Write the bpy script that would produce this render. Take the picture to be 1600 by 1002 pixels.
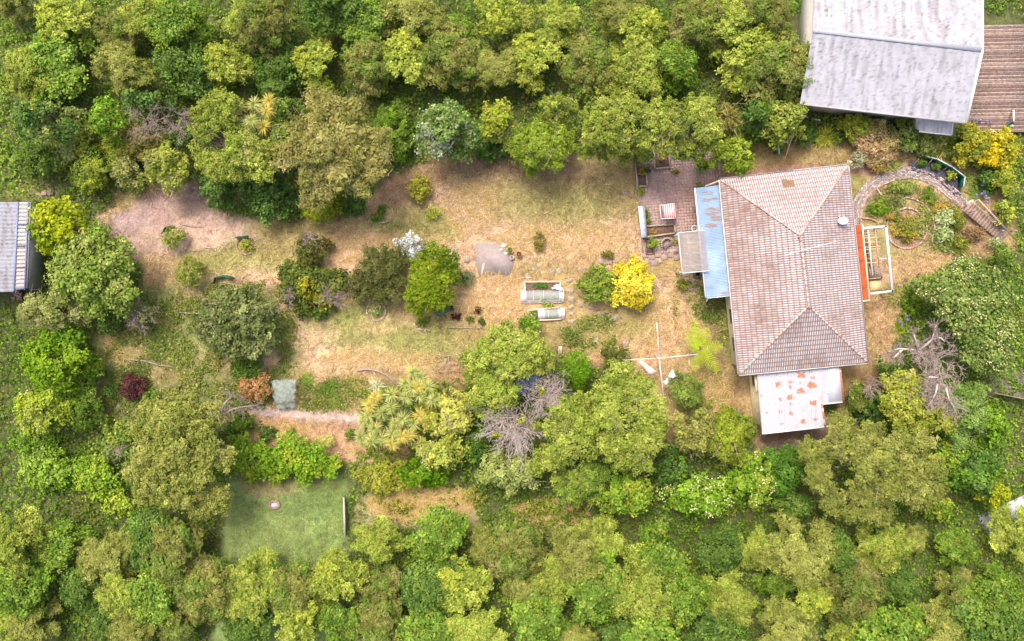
import bpy, math, random
import numpy as np
from mathutils import Vector

for o in list(bpy.data.objects):
    bpy.data.objects.remove(o)
SC = bpy.context.scene
COL = SC.collection

# ------------------------------------------------------------------ camera, sky, sun, exposure
H = 68.0                      # drone height in metres
CX, CY = 0.1, 1.4             # the point on the ground right below the drone
cam_d = bpy.data.cameras.new('drone_camera')
cam = bpy.data.objects.new('drone_camera', cam_d)
COL.objects.link(cam)
cam.location = (CX, CY, H)
cam_d.sensor_width = 36.0
cam_d.lens = 36.0 * H / 80.0
cam_d.shift_x = -CX / 80.0
cam_d.shift_y = -CY / 80.0
cam_d.clip_end = 2000.0
SC.camera = cam

SUN_EL = math.radians(63)
SUN_TO = Vector((-0.42 * math.cos(SUN_EL), 0.91 * math.cos(SUN_EL), math.sin(SUN_EL))).normalized()
wd = bpy.data.worlds.new('World')
SC.world = wd
wd.use_nodes = True
nt = wd.node_tree
nt.nodes.clear()
wo = nt.nodes.new('ShaderNodeOutputWorld')
bg = nt.nodes.new('ShaderNodeBackground')
sky = nt.nodes.new('ShaderNodeTexSky')
sky.sky_type = 'NISHITA'
sky.sun_disc = False
sky.sun_elevation = SUN_EL
sky.sun_rotation = math.atan2(SUN_TO.x, SUN_TO.y)
sky.air_density = 1.0
sky.dust_density = 6.0
sky.ozone_density = 0.6
bg.inputs['Strength'].default_value = 0.15
nt.links.new(sky.outputs[0], bg.inputs[0])
nt.links.new(bg.outputs[0], wo.inputs[0])

sl = bpy.data.lights.new('sun', 'SUN')
sl.energy = 1.35
sl.angle = math.radians(16)
sl.color = (1.0, 0.965, 0.92)
so = bpy.data.objects.new('sun', sl)
COL.objects.link(so)
so.rotation_euler = (-SUN_TO).to_track_quat('-Z', 'Y').to_euler()
so.location = (0, 20, 60)

SC.view_settings.view_transform = 'Standard'
SC.view_settings.look = 'None'
SC.view_settings.gamma = 1.0
SC.view_settings.use_curve_mapping = False
SC.view_settings.exposure = 1.1
SC.cycles.max_bounces = 6
SC.cycles.diffuse_bounces = 3
SC.cycles.transparent_max_bounces = 12

# ------------------------------------------------------------------ helpers
RNG = np.random.default_rng(11)

def W(px, py, z=0.0):
    """ground plan position (20 plan units to a metre) of a point at height z"""
    gx = (px - 800.0) / 20.0
    gy = (501.0 - py) / 20.0
    k = 1.0 - z / H
    return (CX + (gx - CX) * k, CY + (gy - CY) * k, z)

def lin(c):
    c = np.asarray(c, float) / 255.0
    return np.where(c <= 0.04045, c / 12.92, ((c + 0.055) / 1.055) ** 2.4)

def hsh(ix, iy, seed):
    n = (ix.astype(np.int64) * 374761393 + iy.astype(np.int64) * 668265263 + seed * 1442695041) & 0xffffffff
    n = ((n ^ (n >> 13)) * 1274126177) & 0xffffffff
    return ((n ^ (n >> 16)) & 0xffff) / 65535.0

def vnoise(x, y, seed=0):
    x = np.asarray(x, float); y = np.asarray(y, float)
    ix = np.floor(x); iy = np.floor(y)
    fx = x - ix; fy = y - iy
    fx = fx * fx * (3 - 2 * fx); fy = fy * fy * (3 - 2 * fy)
    a = hsh(ix, iy, seed); b = hsh(ix + 1, iy, seed)
    c = hsh(ix, iy + 1, seed); d = hsh(ix + 1, iy + 1, seed)
    return (a * (1 - fx) + b * fx) * (1 - fy) + (c * (1 - fx) + d * fx) * fy

def fbm(x, y, seed=0, o=3):
    s = 0; a = 0.5; t = 0
    for i in range(o):
        s = s + a * vnoise(x * 2 ** i, y * 2 ** i, seed + i * 7); t += a; a *= 0.55
    return s / t

MATS = {}

def mat(name, col, rough=0.7, objvar=0.0, var=0.12, scale=3.0, bump=0.0, bscale=20.0, attr=False, transl=0.0, spec=0.3, metal=0.0, alpha=1.0, col2=None, c2scale=1.5, c2lo=0.5, c2hi=0.62):
    """procedural principled material: noise-varied colour, optional second colour in blotches, optional bump"""
    if name in MATS:
        return MATS[name]
    m = bpy.data.materials.new(name)
    m.use_nodes = True
    n = m.node_tree.nodes; l = m.node_tree.links
    p = n['Principled BSDF']; out = n['Material Output']
    p.inputs['Roughness'].default_value = rough
    p.inputs['Specular IOR Level'].default_value = spec
    p.inputs['Metallic'].default_value = metal
    if attr:
        a = n.new('ShaderNodeAttribute'); a.attribute_name = 'Col'
        src = a.outputs['Color']
    else:
        rgb = n.new('ShaderNodeRGB')
        rgb.outputs[0].default_value = (*lin(col), 1)
        src = rgb.outputs[0]
    geo = n.new('ShaderNodeNewGeometry')
    if col2 is not None:
        t2 = n.new('ShaderNodeTexNoise'); t2.inputs['Scale'].default_value = c2scale; t2.inputs['Detail'].default_value = 6
        l.new(geo.outputs['Position'], t2.inputs['Vector'])
        mr = n.new('ShaderNodeMapRange'); mr.inputs[1].default_value = c2lo; mr.inputs[2].default_value = c2hi
        l.new(t2.outputs[0], mr.inputs[0])
        mx = n.new('ShaderNodeMix'); mx.data_type = 'RGBA'
        l.new(mr.outputs[0], mx.inputs[0]); l.new(src, mx.inputs[6])
        mx.inputs[7].default_value = (*lin(col2), 1)
        src = mx.outputs[2]
    if var > 0:
        t = n.new('ShaderNodeTexNoise'); t.inputs['Scale'].default_value = scale; t.inputs['Detail'].default_value = 5
        l.new(geo.outputs['Position'], t.inputs['Vector'])
        mr = n.new('ShaderNodeMapRange'); mr.inputs[1].default_value = 0.3; mr.inputs[2].default_value = 0.7
        mr.inputs[3].default_value = 1 - var * 1.3; mr.inputs[4].default_value = 1 + var
        l.new(t.outputs[0], mr.inputs[0])
        vm = n.new('ShaderNodeVectorMath'); vm.operation = 'SCALE'
        l.new(src, vm.inputs[0]); l.new(mr.outputs[0], vm.inputs['Scale'])
        src = vm.outputs[0]
    if objvar > 0:
        oi = n.new('ShaderNodeObjectInfo')
        mr = n.new('ShaderNodeMapRange'); mr.inputs[3].default_value = 1 - objvar; mr.inputs[4].default_value = 1 + objvar
        l.new(oi.outputs['Random'], mr.inputs[0])
        vm = n.new('ShaderNodeVectorMath'); vm.operation = 'SCALE'
        l.new(src, vm.inputs[0]); l.new(mr.outputs[0], vm.inputs['Scale'])
        src = vm.outputs[0]
    l.new(src, p.inputs['Base Color'])
    if bump > 0:
        tb = n.new('ShaderNodeTexNoise'); tb.inputs['Scale'].default_value = bscale; tb.inputs['Detail'].default_value = 4
        l.new(geo.outputs['Position'], tb.inputs['Vector'])
        b = n.new('ShaderNodeBump'); b.inputs['Strength'].default_value = bump; b.inputs['Distance'].default_value = 0.05
        l.new(tb.outputs[0], b.inputs['Height']); l.new(b.outputs[0], p.inputs['Normal'])
    last = p.outputs[0]
    if transl > 0:
        tr = n.new('ShaderNodeBsdfTranslucent'); l.new(src, tr.inputs[0])
        ms = n.new('ShaderNodeMixShader'); ms.inputs[0].default_value = transl
        l.new(last, ms.inputs[1]); l.new(tr.outputs[0], ms.inputs[2]); last = ms.outputs[0]
    if alpha < 1:
        tp = n.new('ShaderNodeBsdfTransparent')
        ms = n.new('ShaderNodeMixShader'); ms.inputs[0].default_value = alpha
        l.new(tp.outputs[0], ms.inputs[1]); l.new(last, ms.inputs[2]); last = ms.outputs[0]
    l.new(last, out.inputs[0])
    MATS[name] = m
    return m

LEAF = mat('leaf', (0, 0, 0), objvar=0.1, rough=0.6, var=0.10, scale=1.3, attr=True, transl=0.3, spec=0.04)
GLOSS = mat('glossy_leaf', (0, 0, 0), objvar=0.1, rough=0.5, var=0.10, scale=1.3, attr=True, transl=0.25, spec=0.10)
GRASS = mat('grass_blade', (0, 0, 0), rough=0.8, var=0.0, attr=True, transl=0.25, spec=0.1)
BARK = mat('bark', (118, 100, 84), rough=0.9, var=0.25, scale=6, bump=0.6)
PALEBARK = mat('pale_bark', (152, 136, 124), rough=0.9, var=0.2, scale=6)
TWIGM = mat('dry_twig', (170, 150, 134), rough=0.9, var=0.2, scale=4)
PAINTV = mat('painted_surface', (0, 0, 0), rough=0.55, var=0.05, scale=5, attr=True, spec=0.3)
ROOFV = mat('concrete_tile', (0, 0, 0), rough=0.8, var=0.10, scale=4, attr=True, spec=0.2, bump=0.3, bscale=30)

def root_of(o):
    while o.parent is not None:
        o = o.parent
    return o

def props(o, label=None, cat=None, group=None, kind=None):
    if label: o['label'] = label
    if cat: o['category'] = cat
    if group: o['group'] = group
    if kind: o['kind'] = kind
    return o

def thing(name, label, cat, loc, group=None):
    o = bpy.data.objects.new(name, None)
    o.empty_display_size = 0.2
    COL.objects.link(o)
    o.location = loc
    return props(o, label, cat, group)

def link_mesh(name, me, parent=None, world=True):
    o = bpy.data.objects.new(name, me)
    COL.objects.link(o)
    if parent is not None:
        o.parent = parent
    return o

def raw_mesh(name, verts, faces_idx, nper, m, parent=None, cols=None, smooth=False):
    """verts (N,3) in world space, faces_idx flat int array, nper vertices to a face (int or array)"""
    v = np.asarray(verts, np.float32).reshape(-1, 3).copy()
    if parent is not None:
        v -= np.array(root_of(parent).location, np.float32)
    fi = np.asarray(faces_idx, np.int32).ravel()
    if np.isscalar(nper):
        tot = np.full(len(fi) // nper, nper, np.int32)
    else:
        tot = np.asarray(nper, np.int32)
    st = np.concatenate([[0], np.cumsum(tot)[:-1]]).astype(np.int32)
    me = bpy.data.meshes.new(name)
    me.vertices.add(len(v)); me.vertices.foreach_set('co', v.ravel())
    me.loops.add(len(fi)); me.loops.foreach_set('vertex_index', fi)
    me.polygons.add(len(tot)); me.polygons.foreach_set('loop_start', st)
    try:
        me.polygons.foreach_set('loop_total', tot)
    except Exception:
        pass
    if smooth:
        me.polygons.foreach_set('use_smooth', np.ones(len(tot), bool))
    if cols is not None:
        ca = me.color_attributes.new('Col', 'FLOAT_COLOR', 'POINT')
        c = np.ones((len(v), 4), np.float32); c[:, :3] = cols
        ca.data.foreach_set('color', c.ravel())
    me.update(calc_edges=True)
    me.validate()
    me.materials.append(m)
    return link_mesh(name, me, parent)

class MB:
    """collects boxes, prisms, tubes, sheets and turned shapes into one mesh"""
    def __init__(s):
        s.v = []; s.f = []; s.c = []
    def add(s, vs, fs, col=None):
        b = len(s.v)
        s.v += [tuple(p) for p in vs]
        s.f += [tuple(i + b for i in f) for f in fs]
        s.c += [tuple(col) if col is not None else (0.5, 0.5, 0.5)] * len(vs)
        return s
    def obox(s, c, ax, ay, az, col=None):
        """oriented box: centre and three half-axis vectors"""
        c = Vector(c); ax = Vector(ax); ay = Vector(ay); az = Vector(az)
        vs = [c + ax * i + ay * j + az * k for k in (-1, 1) for j in (-1, 1) for i in (-1, 1)]
        return s.add(vs, [(0, 2, 3, 1), (4, 5, 7, 6), (0, 1, 5, 4), (2, 6, 7, 3), (0, 4, 6, 2), (1, 3, 7, 5)], col)
    def bar(s, a, b, w, h, col=None):
        """bar of width w and height h from a to b (its axis)"""
        a = Vector(a); b = Vector(b); d = b - a
        L = d.length; d.normalize()
        up = Vector((0, 0, 1))
        if abs(d.z) > 0.95: up = Vector((0, 1, 0))
        sd = d.cross(up).normalized(); u2 = sd.cross(d).normalized()
        return s.obox((a + b) / 2, d * (L / 2), sd * (w / 2), u2 * (h / 2), col)
    def prism(s, pts, z0, z1, col=None):
        """closed prism over a plan outline (world xy); z0/z1 numbers or per-vertex lists"""
        n = len(pts)
        a = sum(pts[i][0] * pts[(i + 1) % n][1] - pts[(i + 1) % n][0] * pts[i][1] for i in range(n))
        Z0 = [z0] * n if np.isscalar(z0) else list(z0)
        Z1 = [z1] * n if np.isscalar(z1) else list(z1)
        if a < 0:
            pts = pts[::-1]; Z0 = Z0[::-1]; Z1 = Z1[::-1]
        vs = [(p[0], p[1], z) for p, z in zip(pts, Z0)] + [(p[0], p[1], z) for p, z in zip(pts, Z1)]
        fs = [tuple(range(n - 1, -1, -1)), tuple(range(n, 2 * n))]
        fs += [(i, (i + 1) % n, n + (i + 1) % n, n + i) for i in range(n)]
        return s.add(vs, fs, col)
    def tube(s, pts, rad, n=6, col=None):
        pts = [Vector(p) for p in pts]
        if np.isscalar(rad): rad = [rad] * len(pts)
        vs = []
        for i, p in enumerate(pts):
            d = (pts[min(i + 1, len(pts) - 1)] - pts[max(i - 1, 0)]).normalized()
            r = Vector((1, 0, 0)) if abs(d.x) < 0.8 else Vector((0, 1, 0))
            a = d.cross(r).normalized(); b = d.cross(a).normalized()
            vs += [p + (a * math.cos(t) + b * math.sin(t)) * rad[i] for t in [2 * math.pi * k / n for k in range(n)]]
        fs = []
        for i in range(len(pts) - 1):
            for k in range(n):
                fs.append((i * n + k, i * n + (k + 1) % n, (i + 1) * n + (k + 1) % n, (i + 1) * n + k))
        fs.append(tuple(range(n - 1, -1, -1))); fs.append(tuple(range((len(pts) - 1) * n, len(pts) * n)))
        return s.add(vs, fs, col)
    def lathe(s, c, prof, n=18, col=None, sx=1.0, sy=1.0):
        """turned shape: profile of (radius, height) pairs about a vertical axis at c"""
        vs = []; fs = []
        for r, z in prof:
            vs += [(c[0] + r * sx * math.cos(2 * math.pi * k / n), c[1] + r * sy * math.sin(2 * math.pi * k / n), c[2] + z) for k in range(n)]
        for i in range(len(prof) - 1):
            for k in range(n):
                fs.append((i * n + k, i * n + (k + 1) % n, (i + 1) * n + (k + 1) % n, (i + 1) * n + k))
        fs.append(tuple(range(n - 1, -1, -1)))
        fs.append(tuple(range((len(prof) - 1) * n, len(prof) * n)))
        return s.add(vs, fs, col)
    def build(s, name, m, parent=None, smooth=False):
        tot = [len(f) for f in s.f]
        idx = [i for f in s.f for i in f]
        return raw_mesh(name, np.array([tuple(p) for p in s.v], float), idx, np.array(tot), m, parent, np.array(s.c), smooth)

def part(name, m, parent, fn):
    b = MB(); fn(b)
    return b.build(name, m, parent)

def shared(name, me, parent, loc, rz=0.0, scale=(1, 1, 1), rot=None):
    """a piece that shares mesh data; loc in world"""
    o = bpy.data.objects.new(name, me)
    COL.objects.link(o)
    if parent is not None:
        o.parent = parent
        loc = Vector(loc) - root_of(parent).location
    o.location = loc
    o.rotation_euler = rot if rot is not None else (0, 0, rz)
    o.scale = scale
    return o

def box_mesh(name, sx, sy, sz, m, bev=0.0):
    b = MB()
    if bev <= 0:
        b.obox((0, 0, 0), (sx / 2, 0, 0), (0, sy / 2, 0), (0, 0, sz / 2))
    else:
        x, y = sx / 2, sy / 2
        lo = [(-x, -y), (x, -y), (x, y), (-x, y)]
        hi = [(-x + bev, -y + bev), (x - bev, -y + bev), (x - bev, y - bev), (-x + bev, y - bev)]
        vs = [(p[0], p[1], -sz / 2) for p in lo] + [(p[0], p[1], sz / 2 - bev) for p in lo] + [(p[0], p[1], sz / 2) for p in hi]
        fs = [(3, 2, 1, 0), (8, 9, 10, 11)]
        for i in range(4):
            j = (i + 1) % 4
            fs += [(i, j, 4 + j, 4 + i), (4 + i, 4 + j, 8 + j, 8 + i)]
        b.add(vs, fs)
    o = b.build(name, m)
    me = o.data
    bpy.data.objects.remove(o)
    return me

# ------------------------------------------------------------------ foliage builders
GND = 0.85     # turns the brightness seen in the daylight picture into a surface colour (ground)
LFF = 0.92     # the same for leaves, which shade one another

def unit(v):
    return v / np.maximum(np.linalg.norm(v, axis=1, keepdims=True), 1e-6)

def leaf_arrays(c, nrm, L, Wd, col, rng, bend=0.2):
    n = len(c)
    r = rng.normal(size=(n, 3))
    t = unit(np.cross(nrm, r)); b = np.cross(nrm, t)
    L = np.broadcast_to(L, (n,))[:, None]; Wd = np.broadcast_to(Wd, (n,))[:, None]
    v = np.empty((n, 4, 3))
    v[:, 0] = c - t * L * 0.5 - nrm * Wd * bend
    v[:, 1] = c + b * Wd * 0.5
    v[:, 2] = c + t * L * 0.5 - nrm * Wd * bend
    v[:, 3] = c - b * Wd * 0.5
    return v.reshape(-1, 3), np.repeat(col, 4, axis=0)

def pick(pal, n, rng, w=None):
    P = np.array([lin(p) for p in pal])
    P = np.where((P[:, 1:2] > P[:, 2:3] * 1.5), P ** np.array([0.93, 0.93, 0.97]) * np.array([1.0, 0.97, 0.86]), P)
    if w is None: w = np.ones(len(pal))
    w = np.asarray(w, float); w = w / w.sum()
    return P[rng.choice(len(pal), n, p=w)]

#             clump radius, leaf length, width, leaves a clump, upward bias, density, gloss
STY = {
    'caul':    (0.25, 0.125, 0.095, 25, 0.5, 1.2, False),
    'fine':    (0.27, 0.105, 0.08, 26, 0.45, 1.2, False),
    'broad':   (0.36, 0.22, 0.15, 13, 0.45, 1.15, True),
    'big':     (0.40, 0.28, 0.20, 10, 0.5, 1.1, True),
    'feather': (0.34, 0.26, 0.055, 22, 0.35, 1.3, False),
    'clumpy':  (0.30, 0.19, 0.13, 20, 0.6, 0.62, False),
    'sparse':  (0.34, 0.16, 0.11, 9, 0.4, 0.5, False),
    'small':   (0.16, 0.12, 0.08, 10, 0.5, 1.3, False),
    'tiny':    (0.10, 0.08, 0.05, 9, 0.5, 1.3, False),
}

def crown_arrays(lobes, sty, pal, rng, w=None, flowers=None, dmul=1.0):
    """lobes: array of (x, y, z, rx, ry, rz); returns leaf verts and colours"""
    cr, L, Wd, m, up, dens, _ = STY[sty]
    V = []; C = []
    lob = np.array(lobes, float)
    for i, (x, y, z, rx, ry, rz) in enumerate(lob):
        area = math.pi * rx * ry * 1.9
        nc = max(3, int(dens * dmul * area / (math.pi * cr * cr)))
        d = unit(rng.normal(size=(nc * 2, 3)))
        d = d[d[:, 2] > -0.25][:nc]
        pos = np.array([x, y, z]) + d * np.array([rx, ry, rz]) * (1 - 0.3 * rng.random((len(d), 1)) ** 2)
        keep = np.ones(len(d), bool)
        for j, (x2, y2, z2, a2, b2, c2) in enumerate(lob):
            if j == i: continue
            q = (pos - np.array([x2, y2, z2])) / np.array([a2, b2, c2])
            keep &= (q ** 2).sum(1) > 0.70
        pos = pos[keep]; d = d[keep]
        nc = len(pos)
        if nc == 0: continue
        lc = pick(pal, 1, rng, w)[0]
        ccol = (pick(pal, nc, rng, w) * 0.5 + lc * 0.5) * (1 + 0.09 * rng.normal())
        ccol = ccol * (1 + 0.14 * rng.normal(size=(nc, 1)))
        # outer leaves
        off = unit(rng.normal(size=(nc, m, 3)).reshape(-1, 3)) * (rng.random((nc * m, 1)) ** 0.5) * cr
        dd = np.repeat(d, m, axis=0)
        off += dd * cr * 0.25
        p = np.repeat(pos, m, axis=0) + off
        nr = unit(dd * 0.45 + off / cr * 0.5 + np.array([0, 0, up]) + 0.45 * rng.normal(size=p.shape))
        cc = np.repeat(ccol, m, axis=0) * (1 + 0.16 * rng.normal(size=(len(p), 1)))
        cc *= 1 + 0.06 * rng.normal(size=cc.shape)
        sz = rng.uniform(0.7, 1.25, len(p))
        v, c = leaf_arrays(p, nr, L * sz, Wd * sz, np.clip(cc, 0.004, 0.95) * LFF, rng)
        V.append(v); C.append(c)
        # inner leaves that close the crown
        k = max(1, m // 6)
        p = np.repeat(pos - d * cr * 0.9, k, axis=0) + rng.normal(size=(nc * k, 3)) * cr * 0.4
        nr = unit(np.repeat(d, k, axis=0) * 0.5 + np.array([0, 0, 0.5]) + 0.5 * rng.normal(size=p.shape))
        cc = np.repeat(ccol, k, axis=0)
        v, c = leaf_arrays(p, nr, cr * 1.5, cr * 1.0, np.clip(cc, 0.004, 0.95) * LFF, rng)
        V.append(v); C.append(c)
        # leaves deep in the crown
        nk = int(area / 0.045)
        d2 = unit(rng.normal(size=(nk, 3))); d2[:, 2] = np.abs(d2[:, 2])
        rs = min(rx, ry, rz)
        p = np.array([x, y, z]) + d2 * (np.array([rx, ry, rz]) * rng.uniform(0.55, 0.82, (nk, 1)))
        nr = unit(d2 * 0.6 + np.array([0, 0, 0.5]) + 0.35 * rng.normal(size=p.shape))
        cc = (pick(pal, nk, rng, w) * 0.5 + lc * 0.5) * (1 + 0.12 * rng.normal(size=(nk, 1)))
        sz = min(0.30, 0.45 * rs) * rng.uniform(0.7, 1.2, nk)
        v, c = leaf_arrays(p, nr, sz, sz * 0.7, np.clip(cc, 0.004, 0.95) * LFF, rng)
        V.append(v); C.append(c)
        if flowers is not None:
            fcol, frac, fs = flowers
            sel = pos[rng.random(nc) < frac]; ds = d[rng.random(nc) < 2][: len(pos)]
            if len(sel):
                q = 9
                p = np.repeat(sel, q, axis=0) + rng.normal(size=(len(sel) * q, 3)) * cr * 0.45 + np.array([0, 0, cr * 0.75])
                nr = unit(np.array([0, 0, 1.0]) + 0.5 * rng.normal(size=p.shape))
                cc = pick(fcol, len(p), rng) * (1 + 0.08 * rng.normal(size=(len(p), 1)))
                v, c = leaf_arrays(p, nr, fs, fs * 0.8, np.clip(cc, 0.004, 0.95) * LFF, rng)
                V.append(v); C.append(c)
    return np.concatenate(V), np.concatenate(C)

def auto_lobes(px, py, rx, ry, h, rng, lr=0.42, n=None, base=0.25, flat=0.75):
    """lobes filling an oval crown; plan units in, metres out"""
    zc = h * 0.75
    x0, y0, _ = W(px, py, zc)
    k = (1 - zc / H) / 20.0
    RX = rx * k; RY = ry * k
    r = lr * min(RX, RY)
    if n is None:
        n = int(max(4, min(26, 2.0 * RX * RY / (r * r))))
    out = []; tries = 0
    while len(out) < n and tries < 800:
        tries += 1
        a = rng.random() * 6.283; q = math.sqrt(rng.random())
        rr = r * rng.uniform(0.7, 1.25)
        ex = max(0.0, RX - rr * 0.7); ey = max(0.0, RY - rr * 0.7)
        x = math.cos(a) * q * ex; y = math.sin(a) * q * ey
        if any((x - o[0]) ** 2 + (y - o[1]) ** 2 < (0.62 * rr) ** 2 for o in out): continue
        dome = math.sqrt(max(0.05, 1 - 0.85 * q * q))
        rz = rr * flat
        z = max(rz * 0.6, h * (base + (1 - base) * dome) - rz + rng.uniform(-0.1, 0.06) * h)
        out.append((x, y, z, rr, rr * rng.uniform(0.85, 1.15), rz))
    return [(x0 + a, y0 + b, c, d, e, f) for a, b, c, d, e, f in out]

def px_lobes(lst, h, rng, flat=0.75):
    """lobes given one by one as (px, py, radius, height factor)"""
    out = []
    for t in lst:
        x, y, r = t[:3]; hf = t[3] if len(t) > 3 else 1.0
        rx = r if np.isscalar(r) else r[0]; ry = r if np.isscalar(r) else r[1]
        z = h * hf
        k = (1 - z / H) / 20.0
        rz = min(rx, ry) * k * flat
        zc = max(0.5 * rz, z - rz)
        p = W(x, y, zc)
        out.append((p[0], p[1], zc, rx * k, ry * k, rz))
    return out

def split_lobes(lobes, rng, k=5, f=0.55):
    """break each big lobe into itself and smaller lobes round its surface"""
    out = []
    for x, y, z, a, b, c in lobes:
        out.append((x, y, z, a * 0.76, b * 0.76, c * 0.86))
        for i in range(k):
            t = 6.283 * (i + rng.random() * 0.8) / k
            e = rng.uniform(0.1, 0.6)
            s = rng.uniform(0.75, 1.2) * f
            out.append((x + math.cos(t) * a * (1 - s * 0.8), y + math.sin(t) * b * (1 - s * 0.8), z + c * e * 0.6, a * s, b * s, c * s))
    return out

def limb_tubes(b, foot, lobes, h, rng, r0):
    fx, fy = foot
    fork = Vector((fx + rng.normal() * 0.1, fy + rng.normal() * 0.1, h * 0.28))
    b.tube([(fx, fy, -0.05), (fx + 0.02, fy, 0.15), fork], [r0 * 1.35, r0 * 1.05, r0 * 0.8], 7)
    for (x, y, z, a, c, d) in lobes[:14]:
        e = Vector((x, y, z + d * 0.2)); mid = fork.lerp(e, 0.5) + Vector((rng.normal() * 0.15, rng.normal() * 0.15, 0.12 * h * rng.random()))
        b.tube([fork, mid, e], [r0 * 0.5, r0 * 0.32, r0 * 0.1], 5)

def plant(name, label, cat, lobes, h, sty, pal, seed, w=None, flowers=None, group=None, bark=None, dmul=1.0, extra=None, foot=None):
    rng = np.random.default_rng(seed)
    L = np.array(lobes)
    if foot is None:
        foot = (float((L[:, 0] * L[:, 3]).sum() / L[:, 3].sum()), float((L[:, 1] * L[:, 3]).sum() / L[:, 3].sum()))
    t = thing(name, label, cat, (foot[0], foot[1], 0), group)
    big = h > 2.2
    v, c = crown_arrays(lobes, sty, pal, rng, w, flowers, dmul)
    raw_mesh('crown' if big else 'foliage', v, np.arange(len(v)), 4, GLOSS if STY[sty][6] else LEAF, t, c)
    if h > 4 and sty in ('feather', 'caul', 'clumpy', 'fine'):
        sg = []
        for _ in range(5 if sty == 'feather' else 3):
            x, y, z, a, e, d = lobes[int(rng.integers(0, len(lobes)))]
            c0 = np.array([x + rng.normal() * a * 0.3, y + rng.normal() * e * 0.3, z + d * 0.95])
            for _k in range(int(rng.integers(5, 11))):
                q = rng.normal(size=3) * np.array([0.5, 0.5, 0.12]); m0 = c0 + q * 0.5 + np.array([0, 0, 0.1])
                s0 = c0 + rng.normal(size=3) * np.array([0.35, 0.35, 0.06]); m0 = s0 + q * 0.5; sg.append((s0, m0, 0.016, 0.012)); sg.append((m0, m0 + q * rng.uniform(0.3, 0.7) + rng.normal(size=3) * 0.06, 0.012, 0.006))
        segs_to_mesh('dry_twigs', sg, TWIGM, t)['kind'] = 'stuff'
    b = MB()
    if big:
        limb_tubes(b, foot, lobes, h, rng, 0.025 * h + 0.04)
        b.build('trunk', bark or BARK, t, True)
    else:
        for x, y, z, a, e, d in lobes[:7]:
            b.tube([(foot[0] + 0.06 * rng.normal(), foot[1] + 0.06 * rng.normal(), -0.03), ((x + foot[0]) / 2, (y + foot[1]) / 2, z * 0.6), (x, y, z + d * 0.3)], [0.03, 0.02, 0.008], 4)
        b.build('stem', bark or BARK, t, True)
    return t

def blades_arrays(base, dirs, L, Wd, droop, cols, seg=3):
    """long strap leaves from base points along dirs, drooping; returns verts and quad indices"""
    n = len(base)
    side = unit(np.cross(dirs, np.array([0, 0, 1.0]) + 1e-3))
    L = np.broadcast_to(L, (n,)); Wd = np.broadcast_to(Wd, (n,)); droop = np.broadcast_to(droop, (n,))
    V = np.empty((n, seg + 1, 2, 3))
    for i in range(seg + 1):
        t = i / seg
        p = base + dirs * (L * t)[:, None]
        p[:, 2] -= droop * L * t * t
        p[:, 2] = np.maximum(p[:, 2], 0.02)
        w = Wd * (1 - t ** 2.2 * 0.93) * (0.6 + 0.4 * min(1, t * 3))
        V[:, i, 0] = p + side * (w / 2)[:, None]
        V[:, i, 1] = p - side * (w / 2)[:, None]
    idx = []
    b0 = np.arange(n) * (seg + 1) * 2
    for i in range(seg):
        a = b0 + i * 2
        idx.append(np.stack([a, a + 1, a + 3, a + 2], 1))
    idx = np.stack(idx, 1).reshape(-1)
    return V.reshape(-1, 3), idx, np.repeat(cols, (seg + 1) * 2, axis=0)

class Acc:
    def __init__(s): s.v = []; s.i = []; s.c = []; s.n = 0
    def add(s, v, i, c):
        s.v.append(v); s.i.append(np.asarray(i) + s.n); s.c.append(c); s.n += len(v)
    def build(s, name, m, parent=None):
        return raw_mesh(name, np.concatenate(s.v), np.concatenate(s.i), 4, m, parent, np.concatenate(s.c))

def rosette(acc, c, n, L, Wd, pal, rng, lo=-0.2, hi=1.0, droop=0.35, w=None):
    z = rng.uniform(lo, hi, n); a = rng.random(n) * 6.283
    r = np.sqrt(np.maximum(0, 1 - z * z))
    d = np.stack([r * np.cos(a), r * np.sin(a), z], 1)
    col = pick(pal, n, rng, w) * (1 + 0.12 * rng.normal(size=(n, 1)))
    acc.add(*blades_arrays(np.tile(np.array(c, float), (n, 1)), d, L * rng.uniform(0.75, 1.15, n), Wd, droop, np.clip(col, 0.004, 0.95) * LFF))

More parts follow.
